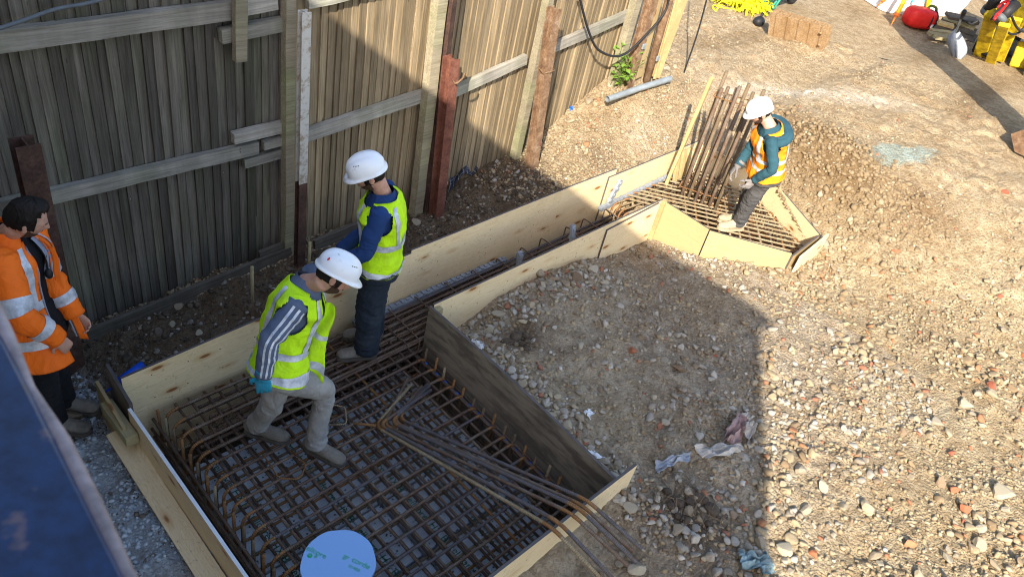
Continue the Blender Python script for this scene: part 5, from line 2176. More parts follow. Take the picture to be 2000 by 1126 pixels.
# lining edge and far front panel swinging open
vs, fs = [], []
for i in range(15):
    t = i / 14
    tt = .92 - 1.2 * t
    a = TO.at(tt, .34, .036)[0]
    for j in range(6):
        s = j / 5
        dv = TO.F0 * (.012 + .045 * s * (.6 + .4 * t)) + TO.ls * (.015 * s * t)
        vs.append(a + dv + Vector((0, 0, -.02 * s)))
for i in range(14):
    for j in range(5):
        a = i * 6 + j
        fs.append((a, a + 1, a + 7, a + 6))
fl = mesh_obj('jacket_front', vs, fs, 'hv_orange', jk, True)
fl.modifiers.new('s', 'SOLIDIFY').thickness = .006
m = MB()
for sg in (1, -1):
    pts = [TO.at(.95 - 1.2 * i / 20, sg * .31, .037)[0] for i in range(21)]
    m.tube(pts, .005, 6)
m.make('zip', 'lining', jk, True)
vs, fs = TO.grid(.60, .96, .10, .36, 8, 5, .030, wr=.004)
mesh_obj('lining', vs, fs, 'lining', jk, True)
# lanyard and radio on his chest
m = MB()
m.tube([TO.at(.95, .25, .02)[0], TO.at(.75, .14, .03)[0], TO.at(.60, .08, .035)[0]], .006, 6)
ellipsoid(m, TO.at(.56, .08, .04)[0], [Vector((.022, 0, 0)), Vector((0, .022, 0)), Vector((0, 0, .035))], 12, 8)
m.make('lanyard', 'black_rubber', root, True)

# ================================================================ SMALL THINGS ABOUT THE SITE
def foot(px, py):
    p = on_y(px, py, 4.66)
    return Vector((p.x, p.y, ground_z(p.x, p.y)))


def ground_z(x, y):
    return float(near_z(np.array([x]), np.array([y]))[0]) if NX0 < x < NX1 and NY0 < y < NY1 else float(far_z(np.array([x]), np.array([y]))[0])


def cable(label, pts, r, mat='black_rubber', cat='cable', sub=8, group=None, name='cable'):
    m = MB().tube(smooth_path(pts, sub), r, 8)
    return tag(m.make(name, mat, None, True), label, cat, group)


cable('black cable hanging in a long loop from the top of the sunny fence', [on_y(1128, -20, 4.6), on_y(1150, 62, 4.55), on_y(1172, 100, 4.52), on_y(1215, 108, 4.5), on_y(1262, 68, 4.48), on_y(1300, 20, 4.48), on_y(1310, -30, 4.5)], .013)
pa = hit(1336, 142)
cable('thin black cable dropping straight to the ground beyond the fence end', [pa + Vector((0, 0, -.02)), pa + Vector((.03, .02, .5)), pa + Vector((.0, .05, 1.1)), pa + Vector((.0, .1, 2.0))], .010)
cable('grey cable strung across the shaded fence in the top left corner', [on_y(-40, 68, 4.62), on_y(40, 42, 4.64), on_y(110, 18, 4.66), on_y(190, 2, 4.66), on_y(260, -30, 4.68)], .012, 'grey_cable')
p0, p1 = on_y(1186, 194, 4.42), on_y(1309, 154, 4.36)
m = MB().tube([p0, (p0 + p1) / 2 + Vector((0, 0, .01)), p1], [.034, .036, .034], 14, cap=False)
tag(m.make('drain_pipe', 'galv', None, True), 'length of grey pipe lying on the bank beyond the fence posts', 'pipe')
p1 = hit(1110, 690)
# blue sealant tube at the back of the long wall
a, b_ = Vector((1.10, 3.90, .12)), Vector((1.31, 3.96, .14))
t = thing('sealant_tube', 'bright blue tube lying behind the left end of the long wall', 'tube', a)
MB().tube([a, b_], .030, 16).make('barrel', 'bright_blue', t, True)
MB().tube([a, a - (b_ - a).normalized() * .03, a - (b_ - a).normalized() * .07], [.02, .008, .006], 10).make('nozzle', 'bright_blue', t, True)

# plaid cloth dropped against the foot of the red post
nu, nv = 26, 30
vs, fs, uv = [], [], []
c00, c10, c01, c11 = hit(872, 340), hit(925, 312), hit(876, 382), hit(930, 340)
for i in range(nv + 1):
    v = i / nv
    for j in range(nu + 1):
        u = j / nu
        p = (c00 * (1 - u) + c10 * u) * (1 - v) + (c01 * (1 - u) + c11 * u) * v
        x = p.x + .03 * math.sin(7 * v) * (u - .5)
        y = p.y
        h = .05 + .10 * math.exp(-((u - .45) / .35) ** 2) * (1 - .5 * v) + .035 * nz((u * 3, v * 3, 1), 1.0, 4) + .02 * math.sin(9 * u + 4 * v)
        vs.append((x, y, ground_z(x, y) + max(.012, h)))
        uv.append((u * 1.3, v * 1.6))
for i in range(nv):
    for j in range(nu):
        a = i * (nu + 1) + j
        fs.append((a, a + 1, a + nu + 2, a + nu + 1))
o = mesh_obj('cloth', vs, fs, 'plaid', None, True)
ul = o.data.uv_layers.new(name='UVMap')
for lp in o.data.loops:
    ul.data[lp.index].uv = uv[lp.vertex_index]
o.modifiers.new('s', 'SOLIDIFY').thickness = .004
tag(o, 'navy plaid shirt dropped on the soil at the foot of the red steel post', 'cloth')
a = hit(866, 362)
t = thing('plastic_cup', 'white plastic cup lying beside the plaid shirt', 'cup', a)
MB().tube([a + Vector((-.02, -.02, .04)), a + Vector((.05, .03, .05))], [.038, .034], 16).make('cup_wall', 'white_plastic', t, True)


def sheet(name, label, cat, corners, mat, amp=.03, seed=1, n=12, thick=.003, group=None, lift=.012, curl=.0):
    """torn crumpled sheet lying on the ground between pixel corners"""
    P = [hit(*c) for c in corners]
    vs, fs = [], []
    for i in range(n + 1):
        v = i / n
        for j in range(n + 1):
            u = j / n
            p = (P[0] * (1 - u) + P[1] * u) * (1 - v) + (P[3] * (1 - u) + P[2] * u) * v
            e = 1 if 0 < i < n and 0 < j < n else 0
            x = p.x + .02 * nz((u * 4, v * 4, seed), 1, seed) * (2 - e)
            y = p.y + .02 * nz((u * 4 + 9, v * 4, seed), 1, seed) * (2 - e)
            h = lift + amp * (1 - 2 * abs(nz((u * 2.4, v * 2.4, seed * 3.1), 1, 2))) + curl * (abs(v - .5) * 2) ** 2
            vs.append((x, y, ground_z(x, y) + max(.008, h)))
    for i in range(n):
        for j in range(n):
            a = i * (n + 1) + j
            fs.append((a, a + 1, a + n + 2, a + n + 1))
    o = mesh_obj(name, vs, fs, mat)
    o.modifiers.new('s', 'SOLIDIFY').thickness = thick
    return tag(o, label, cat, group)


sheet('membrane_scrap', 'curled grey strip of torn membrane lying right of the front board end', 'scrap', [(1275, 910), (1345, 893), (1342, 905), (1282, 928)], 'polythene', .03, 3, curl=.03)
sheet('membrane_scrap', 'pale torn piece of membrane across the rubble near the shadow edge', 'scrap', [(1352, 876), (1440, 874), (1445, 888), (1382, 902)], 'membrane', .04, 5)
sheet('membrane_scrap', 'upright pinkish torn membrane standing out of the rubble at the shadow edge', 'scrap', [(1402, 872), (1432, 822), (1456, 832), (1440, 872)], 'pink_membrane', .10, 7)
sheet('membrane_scrap', 'small pale membrane fold on top of the pinkish piece', 'scrap', [(1430, 826), (1455, 818), (1474, 838), (1452, 870)], 'membrane', .08, 9)
sheet('rag', 'washed out blue rag half in the sun at the bottom edge', 'rag', [(1436, 1082), (1462, 1092), (1515, 1110), (1440, 1122)], 'blue_rag', .07, 11)
sheet('rag', 'torn end of blue rag at the very bottom of the sun edge', 'rag', [(1478, 1090), (1495, 1086), (1512, 1124), (1482, 1126)], 'blue_rag', .05, 12)
sheet('plastic_strip', 'narrow white plastic strip on the rubble beside the dark board end', 'scrap', [(1148, 884), (1158, 884), (1183, 898), (1176, 903)], 'white_plastic', .015, 13, 6)
sheet('plastic_scrap', 'white plastic scrap beside the middle of the dark board', 'scrap', [(920, 668), (932, 668), (943, 682), (934, 688)], 'white_plastic', .02, 14, 6)
sheet('plastic_scrap', 'small white plastic scrap lying by itself in the shaded rubble', 'scrap', [(1140, 806), (1152, 802), (1158, 812), (1146, 816)], 'white_plastic', .015, 15, 6)
sheet('litter', 'crumpled white litter by the yellow flowered weed', 'scrap', [(1218, 146), (1240, 150), (1240, 158), (1214, 156)], 'white_plastic', .04, 16, 6)
sheet('litter', 'blue speck of plastic on the bank left of the grey pipe', 'scrap', [(1112, 212), (1118, 212), (1118, 219), (1112, 219)], 'bright_blue', .02, 17, 4)

# clod of dark roots in the shaded corner
a = hit(1340, 985)
t = thing('root_clump', 'clump of dark roots and damp earth near the bottom of the shade', 'roots', a)
mb = MB()
for q in range(16):
    c = a + Vector((rr.uniform(-.13, .16), rr.uniform(-.22, .18), rr.uniform(-.02, .03)))
    r = rr.uniform(.02, .055)
    ellipsoid(mb, c, [Vector((r, 0, 0)), Vector((0, r * rr.uniform(.7, 1.2), 0)), Vector((0, 0, r * .6))], 8, 6)
mb.make('earth', 'dark_clod', t)
mb = MB()
for q in range(26):
    c = a + Vector((rr.uniform(-.15, .18), rr.uniform(-.25, .2), .02))
    d = Vector((rr.uniform(-1, 1), rr.uniform(-1, 1), rr.uniform(-.1, .4)))
    mb.tube(smooth_path([c, c + d * .05 + Vector((0, 0, .03)), c + d * .10, c + d * .14 + Vector((0, 0, -.04))], 3), [.003] * 10, 5)
tag(mb.make('root', 'root', t, True), kind='stuff')
a = hit(1010, 672)
t = thing('turf_clod', 'brown fibrous clod of turf roots beside the dark board', 'clod', a)
mb = MB()
for q in range(12):
    c = a + Vector((rr.uniform(-.12, .16), rr.uniform(-.1, .1), rr.uniform(-.01, .03)))
    r = rr.uniform(.02, .05)
    ellipsoid(mb, c, [Vector((r, 0, 0)), Vector((0, r, 0)), Vector((0, 0, r * .6))], 8, 6)
mb.make('earth', 'dark_clod', t)
mb = MB()
for q in range(26):
    c = a + Vector((rr.uniform(-.14, .16), rr.uniform(-.1, .1), .03))
    d = Vector((rr.uniform(-.3, 1), rr.uniform(-1, .2), rr.uniform(0, .4)))
    mb.tube(smooth_path([c, c + d * .05 + Vector((0, 0, .02)), c + d * .11, c + d * .15 + Vector((0, 0, -.03))], 3), [.002] * 10, 5)
tag(mb.make('root', 'root', t, True), kind='stuff')

# weed with a dandelion at the fence foot
a = foot(1197, 166)
t = thing('weed', 'green leafy weed with a yellow flower growing at the sunny fence foot', 'plant', a)
ml, ms = MB(), MB()
for q in range(26):
    an = rr.uniform(0, 2 * PI)
    d = Vector((math.cos(an), math.sin(an), 0))
    hh = rr.uniform(.10, .46)
    b0 = a + Vector((rr.uniform(-.10, .12), rr.uniform(-.12, .0), 0))
    tip = b0 + d * rr.uniform(.04, .18) + Vector((0, 0, hh))
    ms.tube(smooth_path([b0, b0.lerp(tip, .5) + Vector((0, 0, .04)), tip], 3), .003, 5)
    for k in range(5):
        c = b0.lerp(tip, .35 + .16 * k) + Vector((0, 0, .02))
        s = Vector((rr.uniform(-1, 1), rr.uniform(-1, 1), rr.uniform(-.2, .5))).normalized()
        w_ = s.cross(Vector((rr.uniform(-.4, .4), rr.uniform(-.4, .4), 1))).normalized()
        L = rr.uniform(.05, .10)
        ml.add([c, c + s * L * .5 + w_ * L * .3 + Vector((0, 0, .006)), c + s * L, c + s * L * .5 - w_ * L * .3 + Vector((0, 0, .006))], [(0, 1, 2, 3)])
ms.make('stem', 'weed_stem', t, True)
tag(ml.make('leaf', 'leaf', t), kind='stuff')
m = MB()
c = foot(1222, 150) + Vector((.03, -.10, .08))
for q in range(18):
    an = 2 * PI * q / 18
    m.add([c, c + Vector((math.cos(an - .2) * .03, math.sin(an - .2) * .03, .006)), c + Vector((math.cos(an) * .038, math.sin(an) * .038, .002)), c + Vector((math.cos(an + .2) * .03, math.sin(an + .2) * .03, .006))], [(0, 1, 2, 3)])
m.make('flower', 'dandelion', t)

# heap of yellow netting at the top
a = hit(1432, 8)
m = MB()
for q in range(420):
    an = rr.uniform(0, 2 * PI)
    c = a + Vector((rr.gauss(0, .20), max(-.45, min(.6, rr.gauss(0, .30))), 0))
    c.z = ground_z(c.x, c.y) + rr.uniform(.01, .13)
    d = Vector((math.cos(an), math.sin(an), rr.uniform(-.15, .15)))
    L = rr.uniform(.12, .4)
    s = d.cross(Vector((0, 0, 1))).normalized() * rr.uniform(.005, .013)
    pts = [c - d * L / 2, c + Vector((0, 0, rr.uniform(.0, .07))), c + d * L / 2 + Vector((0, 0, -.04))]
    vs = []
    for p in smooth_path(pts, 4):
        vs += [p - s, p + s + Vector((0, 0, .012))]
    m.add(vs, [(2 * i, 2 * i + 1, 2 * i + 3, 2 * i + 2) for i in range(len(vs) // 2 - 1)])
e = hit(1494, 22)
for q in range(14):
    c = a.lerp(e, rr.uniform(.4, 1)) + Vector((rr.uniform(-.08, .08), rr.uniform(-.08, .08), 0))
    c.z = ground_z(c.x, c.y) + .04
    d = (e - a).normalized() + Vector((rr.uniform(-.3, .3), rr.uniform(-.3, .3), 0))
    m.add([c - d * .15, c - d * .12 + Vector((.03, .03, .03)), c + d * .15 + Vector((.02, .02, .03)), c + d * .15], [(0, 1, 2, 3)])
tag(m.make('netting_heap', 'net_yellow'), 'heap of bright yellow netting lying on the track at the top', 'netting')
cable('thin yellow cord looped on the ground below the netting', [hit(1400, 22), hit(1391, 18) + Vector((0, 0, .02)), hit(1394, 13) + Vector((0, 0, .02)), hit(1404, 14), hit(1420, 17), hit(1440, 19), hit(1445, 18)], .012, 'net_yellow', 'cord', 6, None, 'cord')

# stack of steel trench sheets propped on edge
A, B_ = hit(1499, 68), hit(1606, 99)
gz = A.z
T0 = at(1506, 23, gz + .36)
T1_ = at(1620, 53, gz + .36)
stack = thing('trench_sheet_stack', 'stack of ridged rusty steel trench sheets smeared with mud, propped at a slant', 'steel sheets', A)
X = (B_ - A)
LX = X.length
X.normalize()
U = (T0 - A)
LU = U.length
U.normalize()
N = X.cross(U).normalized()
if N.x > 0:
    N = -N
for q in range(5):
    prof = []
    n = 5
    for k in range(n):
        w0 = LX / n
        d = .012
        prof += [(k * w0, 0), (k * w0 + w0 * .42, 0), (k * w0 + w0 * .52, d), (k * w0 + w0 * .88, d)]
    prof.append((LX, 0))
    off = -.034 * q
    vs = []
    for (xx, dd) in prof:
        for (uu) in (0, LU * (1 - .02 * q)):
            vs.append(A + X * (xx + .02 * q) + U * uu + N * (dd + off))
    fs = [(2 * i, 2 * i + 2, 2 * i + 3, 2 * i + 1) for i in range(len(prof) - 1)]
    o = mesh_obj('trench_sheet', vs, fs, 'rust_sheet', stack)
    o.modifiers.new('s', 'SOLIDIFY').thickness = .008
for q, (xx, uu) in enumerate(((.90, .8), (.92, .3))):
    c = A + X * LX * xx + U * LU * uu + N * .05
    m = MB()
    ellipsoid(m, c, [X * .028, U * .02, N * .012], 10, 6)
    m.make('weld_lug', 'rust_sheet', stack, True)
# blackened end of the rubber pot behind the sheets
a = hit(1481, 52)
t = thing('rubber_pot', 'small black rubber pot beside the trench sheets', 'pot', a)
m = MB()
ellipsoid(m, a + Vector((0, .02, .07)), [Vector((.10, 0, 0)), Vector((0, .085, 0)), Vector((0, 0, .075))], 16, 10)
m.make('bowl', 'black_rubber', t, True)
MB().tube([a + Vector((0, .02, .12)), a + Vector((.03, .02, .2))], .02, 8).make('handle', 'black_rubber', t, True)
# wheelbarrow, mostly above the picture
a = hit(1502, 16)
t = thing('wheelbarrow', 'dark tray wheelbarrow on green tube legs at the top edge', 'wheelbarrow', a)
m = MB()
for s in (-1, 1):
    m.tube(round_path([a + Vector((.02, .16 * s, .36)), a + Vector((-.02, .09 * s, 0.02)), a + Vector((.02, .02 * s, 0.02)), a + Vector((.22, .10 * s, .36)), a + Vector((-.6, .28 * s, .42))], .05), .018, 8)
m.make('frame', 'green_tube', t, True)
m = MB()
vs = [a + Vector(v) for v in ((-.25, -.30, .38), (.55, -.22, .34), (.55, .22, .34), (-.25, .30, .38), (-.42, -.36, .66), (.75, -.32, .60), (.75, .32, .60), (-.42, .36, .66))]
m.add(vs, [(0, 3, 2, 1), (0, 1, 5, 4), (1, 2, 6, 5), (2, 3, 7, 6), (3, 0, 4, 7)])
o = m.make('tray', 'black_rubber', t)
o.modifiers.new('s', 'SOLIDIFY').thickness = .012
wc = a + Vector((.72, 0, .18))
m = MB().tube([wc + Vector((.15 * math.cos(x_), 0, .15 * math.sin(x_))) for x_ in np.linspace(0, 2 * PI, 24)], .04, 8)
wh = m.make('wheel', 'black_rubber', t, True)
m = MB().tube([wc + Vector((0, -.03, 0)), wc + Vector((0, .03, 0))], .10, 14)
m.make('rim', 'galv', wh, True)

# survey tripod: three yellow legs with orange collars
f1, f2, f3 = hit(1740, 50), hit(1809, 36), hit(1711, 16)
ap = (f1 + f2 + f3) / 3 + Vector((.0, 0, 1.35))
t = thing('survey_tripod', 'yellow survey tripod with orange collars standing in front of the bulk bags', 'tripod', (ap.x, ap.y, f1.z))
for f in (f1, f2, f3):
    d = (ap - f)
    m = MB().tube([f + d * .12, f + d * .55], .036, 10)
    m.tube([f + d * .5, ap], .058, 10)
    lg = m.make('leg', 'tripod_yellow', t)
    m = MB().tube([f + d * .48, f + d * .53], .072, 10)
    m.tube([f + d * .11, f + d * .14], .045, 10)
    m.make('collar', 'tripod_orange', lg)
    MB().tube([f, f + d * .12], [.006, .022], 8).make('spike', 'tripod_orange', lg, True)
MB().tube([ap - Vector((0, 0, .04)), ap + Vector((0, 0, .06))], .11, 16).make('head', 'tripod_orange', t, True)


# bulk bags
def bulk_bag(label, pl, pr_, seed):
    L, R2 = hit(*pl), hit(*pr_)
    X = (R2 - L)
    wd = X.length
    X.normalize()
    Y = Vector((-X.y, X.x, 0))
    if Y.x < 0:
        Y = -Y
    t = thing('bulk_bag', label, 'bulk bag', L, 'white bulk bags at the top right')
    n, nzv = 40, 14
    vs, fs = [], []
    for i in range(nzv + 1):
        z = .9 * i / nzv
        for j in range(n):
            an = 2 * PI * j / n
            cx_ = math.copysign(abs(math.cos(an)) ** .28, math.cos(an))
            cy_ = math.copysign(abs(math.sin(an)) ** .28, math.sin(an))
            bl = 1 + .07 * math.sin(PI * min(1, z / .8)) + .05 * nz((cx_ * 1.5, cy_ * 1.5, z * 3), 1.3, seed) - .10 * (z > .75)
            vs.append(L + X * (wd / 2 + cx_ * wd / 2 * bl) + Y * (wd / 2 + cy_ * wd / 2 * bl) + Vector((0, 0, z - .02)))
    for i in range(nzv):
        for j in range(n):
            k = (j + 1) % n
            fs.append((i * n + j, i * n + k, (i + 1) * n + k, (i + 1) * n + j))
    fs.append(tuple(nzv * n + j for j in range(n)))
    mesh_obj('sack', vs, fs, 'bag_white', t, True)
    m = MB()
    for s, q in ((.1, .1), (.9, .1), (.1, .9), (.9, .9)):
        c = L + X * wd * s + Y * wd * q + Vector((0, 0, .88))
        m.tube(smooth_path([c, c + Vector((0, 0, .14)), c + X * .08 + Vector((0, 0, .16)), c + X * .10], 4), .016, 6)
    m.make('lifting_loop', 'bag_white', t, True)
    return t, L, X, Y, wd


t, L, X, Y, wd = bulk_bag('white woven bulk bag with cyan print, left of the two and behind the tripod', (1728, 22), (1812, 33), 1)
c = L + X * wd * .62 - Y * (wd * .055) + Vector((0, 0, .26))
m = MB()
n = 40
ring = []
for q in range(n):
    a = 2 * PI * q / n
    ring.append(c + X * (.21 * math.cos(a)) + Vector((0, 0, .15 * math.sin(a))) - Y * .02)
m.tube(ring + [ring[0]], .010, 6)
m.make('printed_oval', 'print_cyan', t, True)
text_mesh('print', 'T-T', .14, 'print_cyan', t, c - X * .13 - Vector((0, 0, .02)) - Y * .02, X, (0, 0, 1), .003)
t, L, X, Y, wd = bulk_bag('white woven bulk bag, right of the two, standing behind the plank pile', (1818, 30), (1882, 30), 6)
c = L + X * wd * .62 - Y * (wd * .06) + Vector((0, 0, .55))
text_mesh('print', '===', .16, 'print_cyan', t, c - Y * .02, X, (0, 0, 1), .003)
t, L, X, Y, wd = bulk_bag('third white bulk bag half hidden behind the yellow machine', (1935, 4), (1990, 10), 9)

# red holdall
A, B_ = hit(1774, 56), hit(1822, 62)
X = (B_ - A)
L = X.length
X.normalize()
Y = Vector((-X.y, X.x, 0))
if Y.x < 0:
    Y = -Y
c = (A + B_) / 2 + Y * .14 + Vector((0, 0, .17))
t = thing('holdall', 'red holdall with black straps sitting on the track', 'bag', (c.x, c.y, A.z))
m = MB()
n, nn = 20, 12
vs, fs = [], []
for i in range(nn + 1):
    u = -1 + 2 * i / nn
    k_ = (1 - abs(u) ** 4) ** .35 if abs(u) < 1 else .25
    k_ = max(k_, .35)
    for j in range(n):
        an = 2 * PI * j / n
        sy = math.copysign(abs(math.cos(an)) ** .6, math.cos(an))
        sz = math.copysign(abs(math.sin(an)) ** .6, math.sin(an))
        vs.append(c + X * (u * L * .55) + Y * (sy * .17 * k_) + Vector((0, 0, sz * .17 * k_ + .01 * nz((u * 3, sy * 2, sz * 2), 1, 3))))
for i in range(nn):
    for j in range(n):
        k = (j + 1) % n
        fs.append((i * n + j, i * n + k, (i + 1) * n + k, (i + 1) * n + j))
fs += [tuple(range(n))[::-1], tuple(nn * n + j for j in range(n))]
mesh_obj('shell', vs, fs, 'red_plastic', t, True)
m = MB()
for s in (.18, .38):
    ring = [c + X * (s * L) + Y * (.178 * math.cos(a)) + Vector((0, 0, .178 * math.sin(a))) for a in np.linspace(.6 * PI, 1.6 * PI, 12)]
    m.tube(ring, .014, 6)
m.make('strap', 'black_rubber', t, True)
m = MB().tube(smooth_path([c + X * .12 * L + Vector((0, 0, .17)), c + X * .2 * L + Vector((0, 0, .22)), c + X * .42 * L + Vector((0, 0, .20)), c + X * .5 * L + Vector((0, 0, .14))], 5), .022, 8)
m.make('handle', 'weed_stem', t, True)
m = MB().box(c + X * .27 * L - Y * .18 + Vector((0, 0, -.06)), (.07, .02, .045))
m.make('label_tag', 'white_plastic', t)

# pile of planks
A, B_ = hit(1835, 62), hit(1905, 84)
pile = [((1828, 50), (1905, 78), 'damp_plank'), ((1836, 42), (1905, 66), 'damp_plank'), ((1845, 33), (1905, 54), 'batten'), ((1818, 60), (1862, 66), 'batten'), ((1814, 66), (1855, 72), 'batten'),
        ((1825, 72), (1850, 76), 'batten'), ((1832, 44), (1862, 52), 'new_timber'), ((1850, 30), (1908, 42), 'damp_plank')]
lb = ['lowest dark plank of the pile beside the yellow machine', 'second dark plank up in the pile beside the yellow machine', 'greenish plank near the top of the plank pile', 'treated offcut nearest the red holdall',
      'treated offcut lying just below the one nearest the holdall', 'shortest treated offcut at the front of the plank pile', 'fresh sawn offcut on top of the dark planks', 'dark board on top of the plank pile']
for q, ((a, b_, mt), l_) in enumerate(zip(pile, lb)):
    z = A.z + .04 + (.07 * q if q in (1, 2) else (.24 if q in (6, 7) else .0))
    plank('plank', l_, 'plank', at(*a, z), at(*b_, z), .20 if q in (0, 1, 2, 7) else .10, .05, mt, (0, 1, .1), 'planks piled beside the yellow machine')
# steel bar with a dark handle, plastic bag tied to it
f = hit(1855, 90)
tp = at(1884, 22, f.z + .75)
t = thing('digging_bar', 'pale steel bar with a dark handle leaning by the plank pile', 'bar', f)
MB().tube([f, f.lerp(tp, .8)], .016, 10).make('shaft', 'galv', t, True)
MB().tube([f.lerp(tp, .8), f.lerp(tp, .92), tp], [.02, .034, .03], 10).make('handle', 'black_rubber', t, True)
d = (tp - f).normalized()
MB().tube([f.lerp(tp, .78), f.lerp(tp, .78) + Vector((.05, -.16, -.02)), f.lerp(tp, .78) + Vector((.05, -.22, .06))], [.014, .018, .02], 8).make('lever', 'black_rubber', t, True)
c = f.lerp(tp, .45)
m = MB()
n = 18
vs, fs = [], []
for i in range(9):
    v = i / 8
    cc = c + Vector((.05 * v, -.22 * v, -.38 * v))
    for j in range(n):
        an = 2 * PI * j / n
        r = (.02 + .11 * math.sin(PI * min(1, v * .9 + .05)) ** .8) * (1 + .25 * math.sin(5 * an + 3 * v))
        vs.append(cc + Vector((.7 * r * math.cos(an), r * math.sin(an), .03 * math.sin(3 * an))))
for i in range(8):
    for j in range(n):
        k = (j + 1) % n
        fs.append((i * n + j, i * n + k, (i + 1) * n + k, (i + 1) * n + j))
tag(mesh_obj('plastic_bag', vs, fs, 'polythene', None, True), 'grey plastic bag tied to the steel bar', 'bag')

# yellow excavator: only its front leg, cylinder and bucket edge come into the picture
B0 = hit(1932, 120)
exc = thing('excavator', 'muddy yellow excavator at the right edge with its arm reaching out over the track', 'excavator', B0)
gz = B0.z


def E_(px, py, h):
    return at(px, py, gz + h)


toCam = Vector((-B0.x, -B0.y, 0)).normalized()
for (a, b_, wd_, q) in (((1914, 108), (1938, 30), .20, 0), ((1934, 122), (1962, 48), .16, 1), ((1950, 118), (1985, 36), .17, 2)):
    lo = hit(*a)
    hi_ = at(*b_, gz + .78)
    d = hi_ - lo
    m = MB().bar(lo, hi_, wd_, .07, toCam, bevel=.012)
    lg = m.make('leg_plate', 'machine_yellow', exc)
    if q == 0:
        c = hi_ + Vector((0, 0, .02))
        m = MB().tube([c + toCam * .05 + Vector((.0, .0, -.02)), c - toCam * .05], .11, 18)
        m.make('pivot_boss', 'machine_yellow', lg, True)
m = MB().tube([E_(1947, 44, .72), E_(1953, 40, .76)], .10, 16)
m.make('pivot_pin', 'rust_pale', exc, True)
for a, b_, r in (((1950, 38), (1985, 6), .085), ((1928, 22), (1948, -6), .08)):
    p, q = E_(*a, .80), E_(*b_, 1.05)
    cy = MB().tube([p, q], r, 18).make('cylinder', 'black_rubber', exc, True)
    MB().tube([p - (q - p).normalized() * .02, p + (q - p).normalized() * .06], r * 1.15, 18).make('gland', 'grey_cable', cy, True)
for k_, (pts) in enumerate(([(1975, 30, .9), (1985, 52, .72), (1998, 62, .66), (2012, 55, .7)], [(1958, 50, .72), (1972, 66, .60), (1990, 64, .62), (2005, 48, .75)], [(1935, 40, .8), (1945, 26, .9), (1960, 10, 1.0)])):
    m = MB().tube(smooth_path([E_(*p) for p in pts], 5), .018, 7)
    m.make('hose', 'black_rubber', exc, True)
m = MB().tube(smooth_path([E_(1942, 38, .85), E_(1950, 22, .92), E_(1955, 8, 1.0), E_(1970, 2, 1.05), E_(1962, 14, .98), E_(1948, 30, .88)], 4), .022, 7)
m.make('strap', 'red_plastic', exc, True)
# body and slew ring
c = E_(2010, 48, .62)
MB().box(c + Vector((.55, -.15, .25)), (1.3, 1.3, .75), Matrix.Rotation(.3, 3, 'Z'), 0, .08).make('body', 'machine_yellow', exc)
m = MB()
c2 = E_(1998, 66, .50)
m.tube([c2 + Vector((.35, -.1, .06)), c2 + Vector((.35, -.1, -.05))], .46, 28)
m.make('slew_ring', 'rust_sheet', exc)
for a, b_ in (((1985, 132), (2004, 84)), ((2012, 150), (2030, 100))):
    lo = hit(*a)
    MB().bar(lo, at(*b_, gz + .35), .22, .09, toCam, bevel=.015).make('blade_arm', 'machine_yellow', exc)
lo = hit(1968, 100)
MB().bar(hit(1962, 96) + Vector((0, 0, .1)), hit(1990, 126) + Vector((0, 0, .14)), .10, .22, (0, 0, 1), bevel=.01).make('blade', 'grey_cable', exc)
for s in (0, 1):
    c = c2 + Vector((.4 + .0, -.55 + .9 * s, -.38))
    m = MB()
    prof = round_path([c + Vector((-.7, 0, .25)), c + Vector((-.7, 0, -.08)), c + Vector((.9, 0, -.08)), c + Vector((.9, 0, .25)), c + Vector((-.7, 0, .25))], .16, 6)
    for i in range(len(prof) - 1):
        m.bar(prof[i], prof[i + 1], .28, .05, (prof[i + 1] - prof[i]).cross(Vector((0, 1, 0))).normalized() if (prof[i + 1] - prof[i]).length > 1e-4 else (0, 0, 1))
    m.make('track', 'black_rubber', exc)
# boom, dipper and bucket
hd_ = Vector((math.cos(SUN_AZ), math.sin(SUN_AZ), 0)) / math.tan(SUN_EL)
apx = hit(1774, 62) - hd_ * 2.1 + Vector((0, 0, 2.1))
bk = hit(2016, 282) - hd_ * .28 + Vector((0, 0, .42))
bbase = c2 + Vector((.1, -.25, .45))
mid_ = bbase.lerp(apx, .55) + Vector((0, 0, .35))
m = MB()
for a, b_ in ((bbase, mid_), (mid_, apx)):
    m.bar(a, b_ + (b_ - a).normalized() * .05, .36, .48, (0, 0, 1), bevel=.03)
m.make('boom', 'machine_yellow', exc)
MB().bar(apx + Vector((0, 0, .12)) + (apx - bk).normalized() * .35, bk, .42, .46, (1, 0, 0), bevel=.03).make('dipper', 'machine_yellow', exc)
m = MB()
MB().tube([mid_ + Vector((0, 0, .30)), apx + (apx - bk).normalized() * .3 + Vector((0, 0, .2))], .06, 12).make('arm_cylinder', 'black_rubber', exc, True)
dd = (bk - apx).normalized()
sd = dd.cross(Vector((0, 0, 1))).normalized()
MB().tube([apx + (bk - apx) * .15 - sd * .0 + Vector((-.22, .1, .1)), apx + (bk - apx) * .75 + Vector((-.24, .1, .0))], .05, 10).make('bucket_cylinder', 'black_rubber', exc, True)
prof = [Vector((0, 0, .18)), Vector((.12, 0, .02)), Vector((.14, 0, -.22)), Vector((.02, 0, -.40)), Vector((-.22, 0, -.42)), Vector((-.38, 0, -.26))]
fw = Vector((dd.x, dd.y, 0)).normalized()
vs, fs = [], []
for p in prof:
    for s in (-.28, .28):
        vs.append(bk + fw * p.x + Vector((0, 0, p.z)) + sd * s)
fs = [(2 * i, 2 * i + 1, 2 * i + 3, 2 * i + 2) for i in range(len(prof) - 1)]
fs += [tuple(2 * i for i in range(len(prof))), tuple(2 * i + 1 for i in range(len(prof)))[::-1]]
o = mesh_obj('bucket', vs, fs, 'rust_pale', exc)
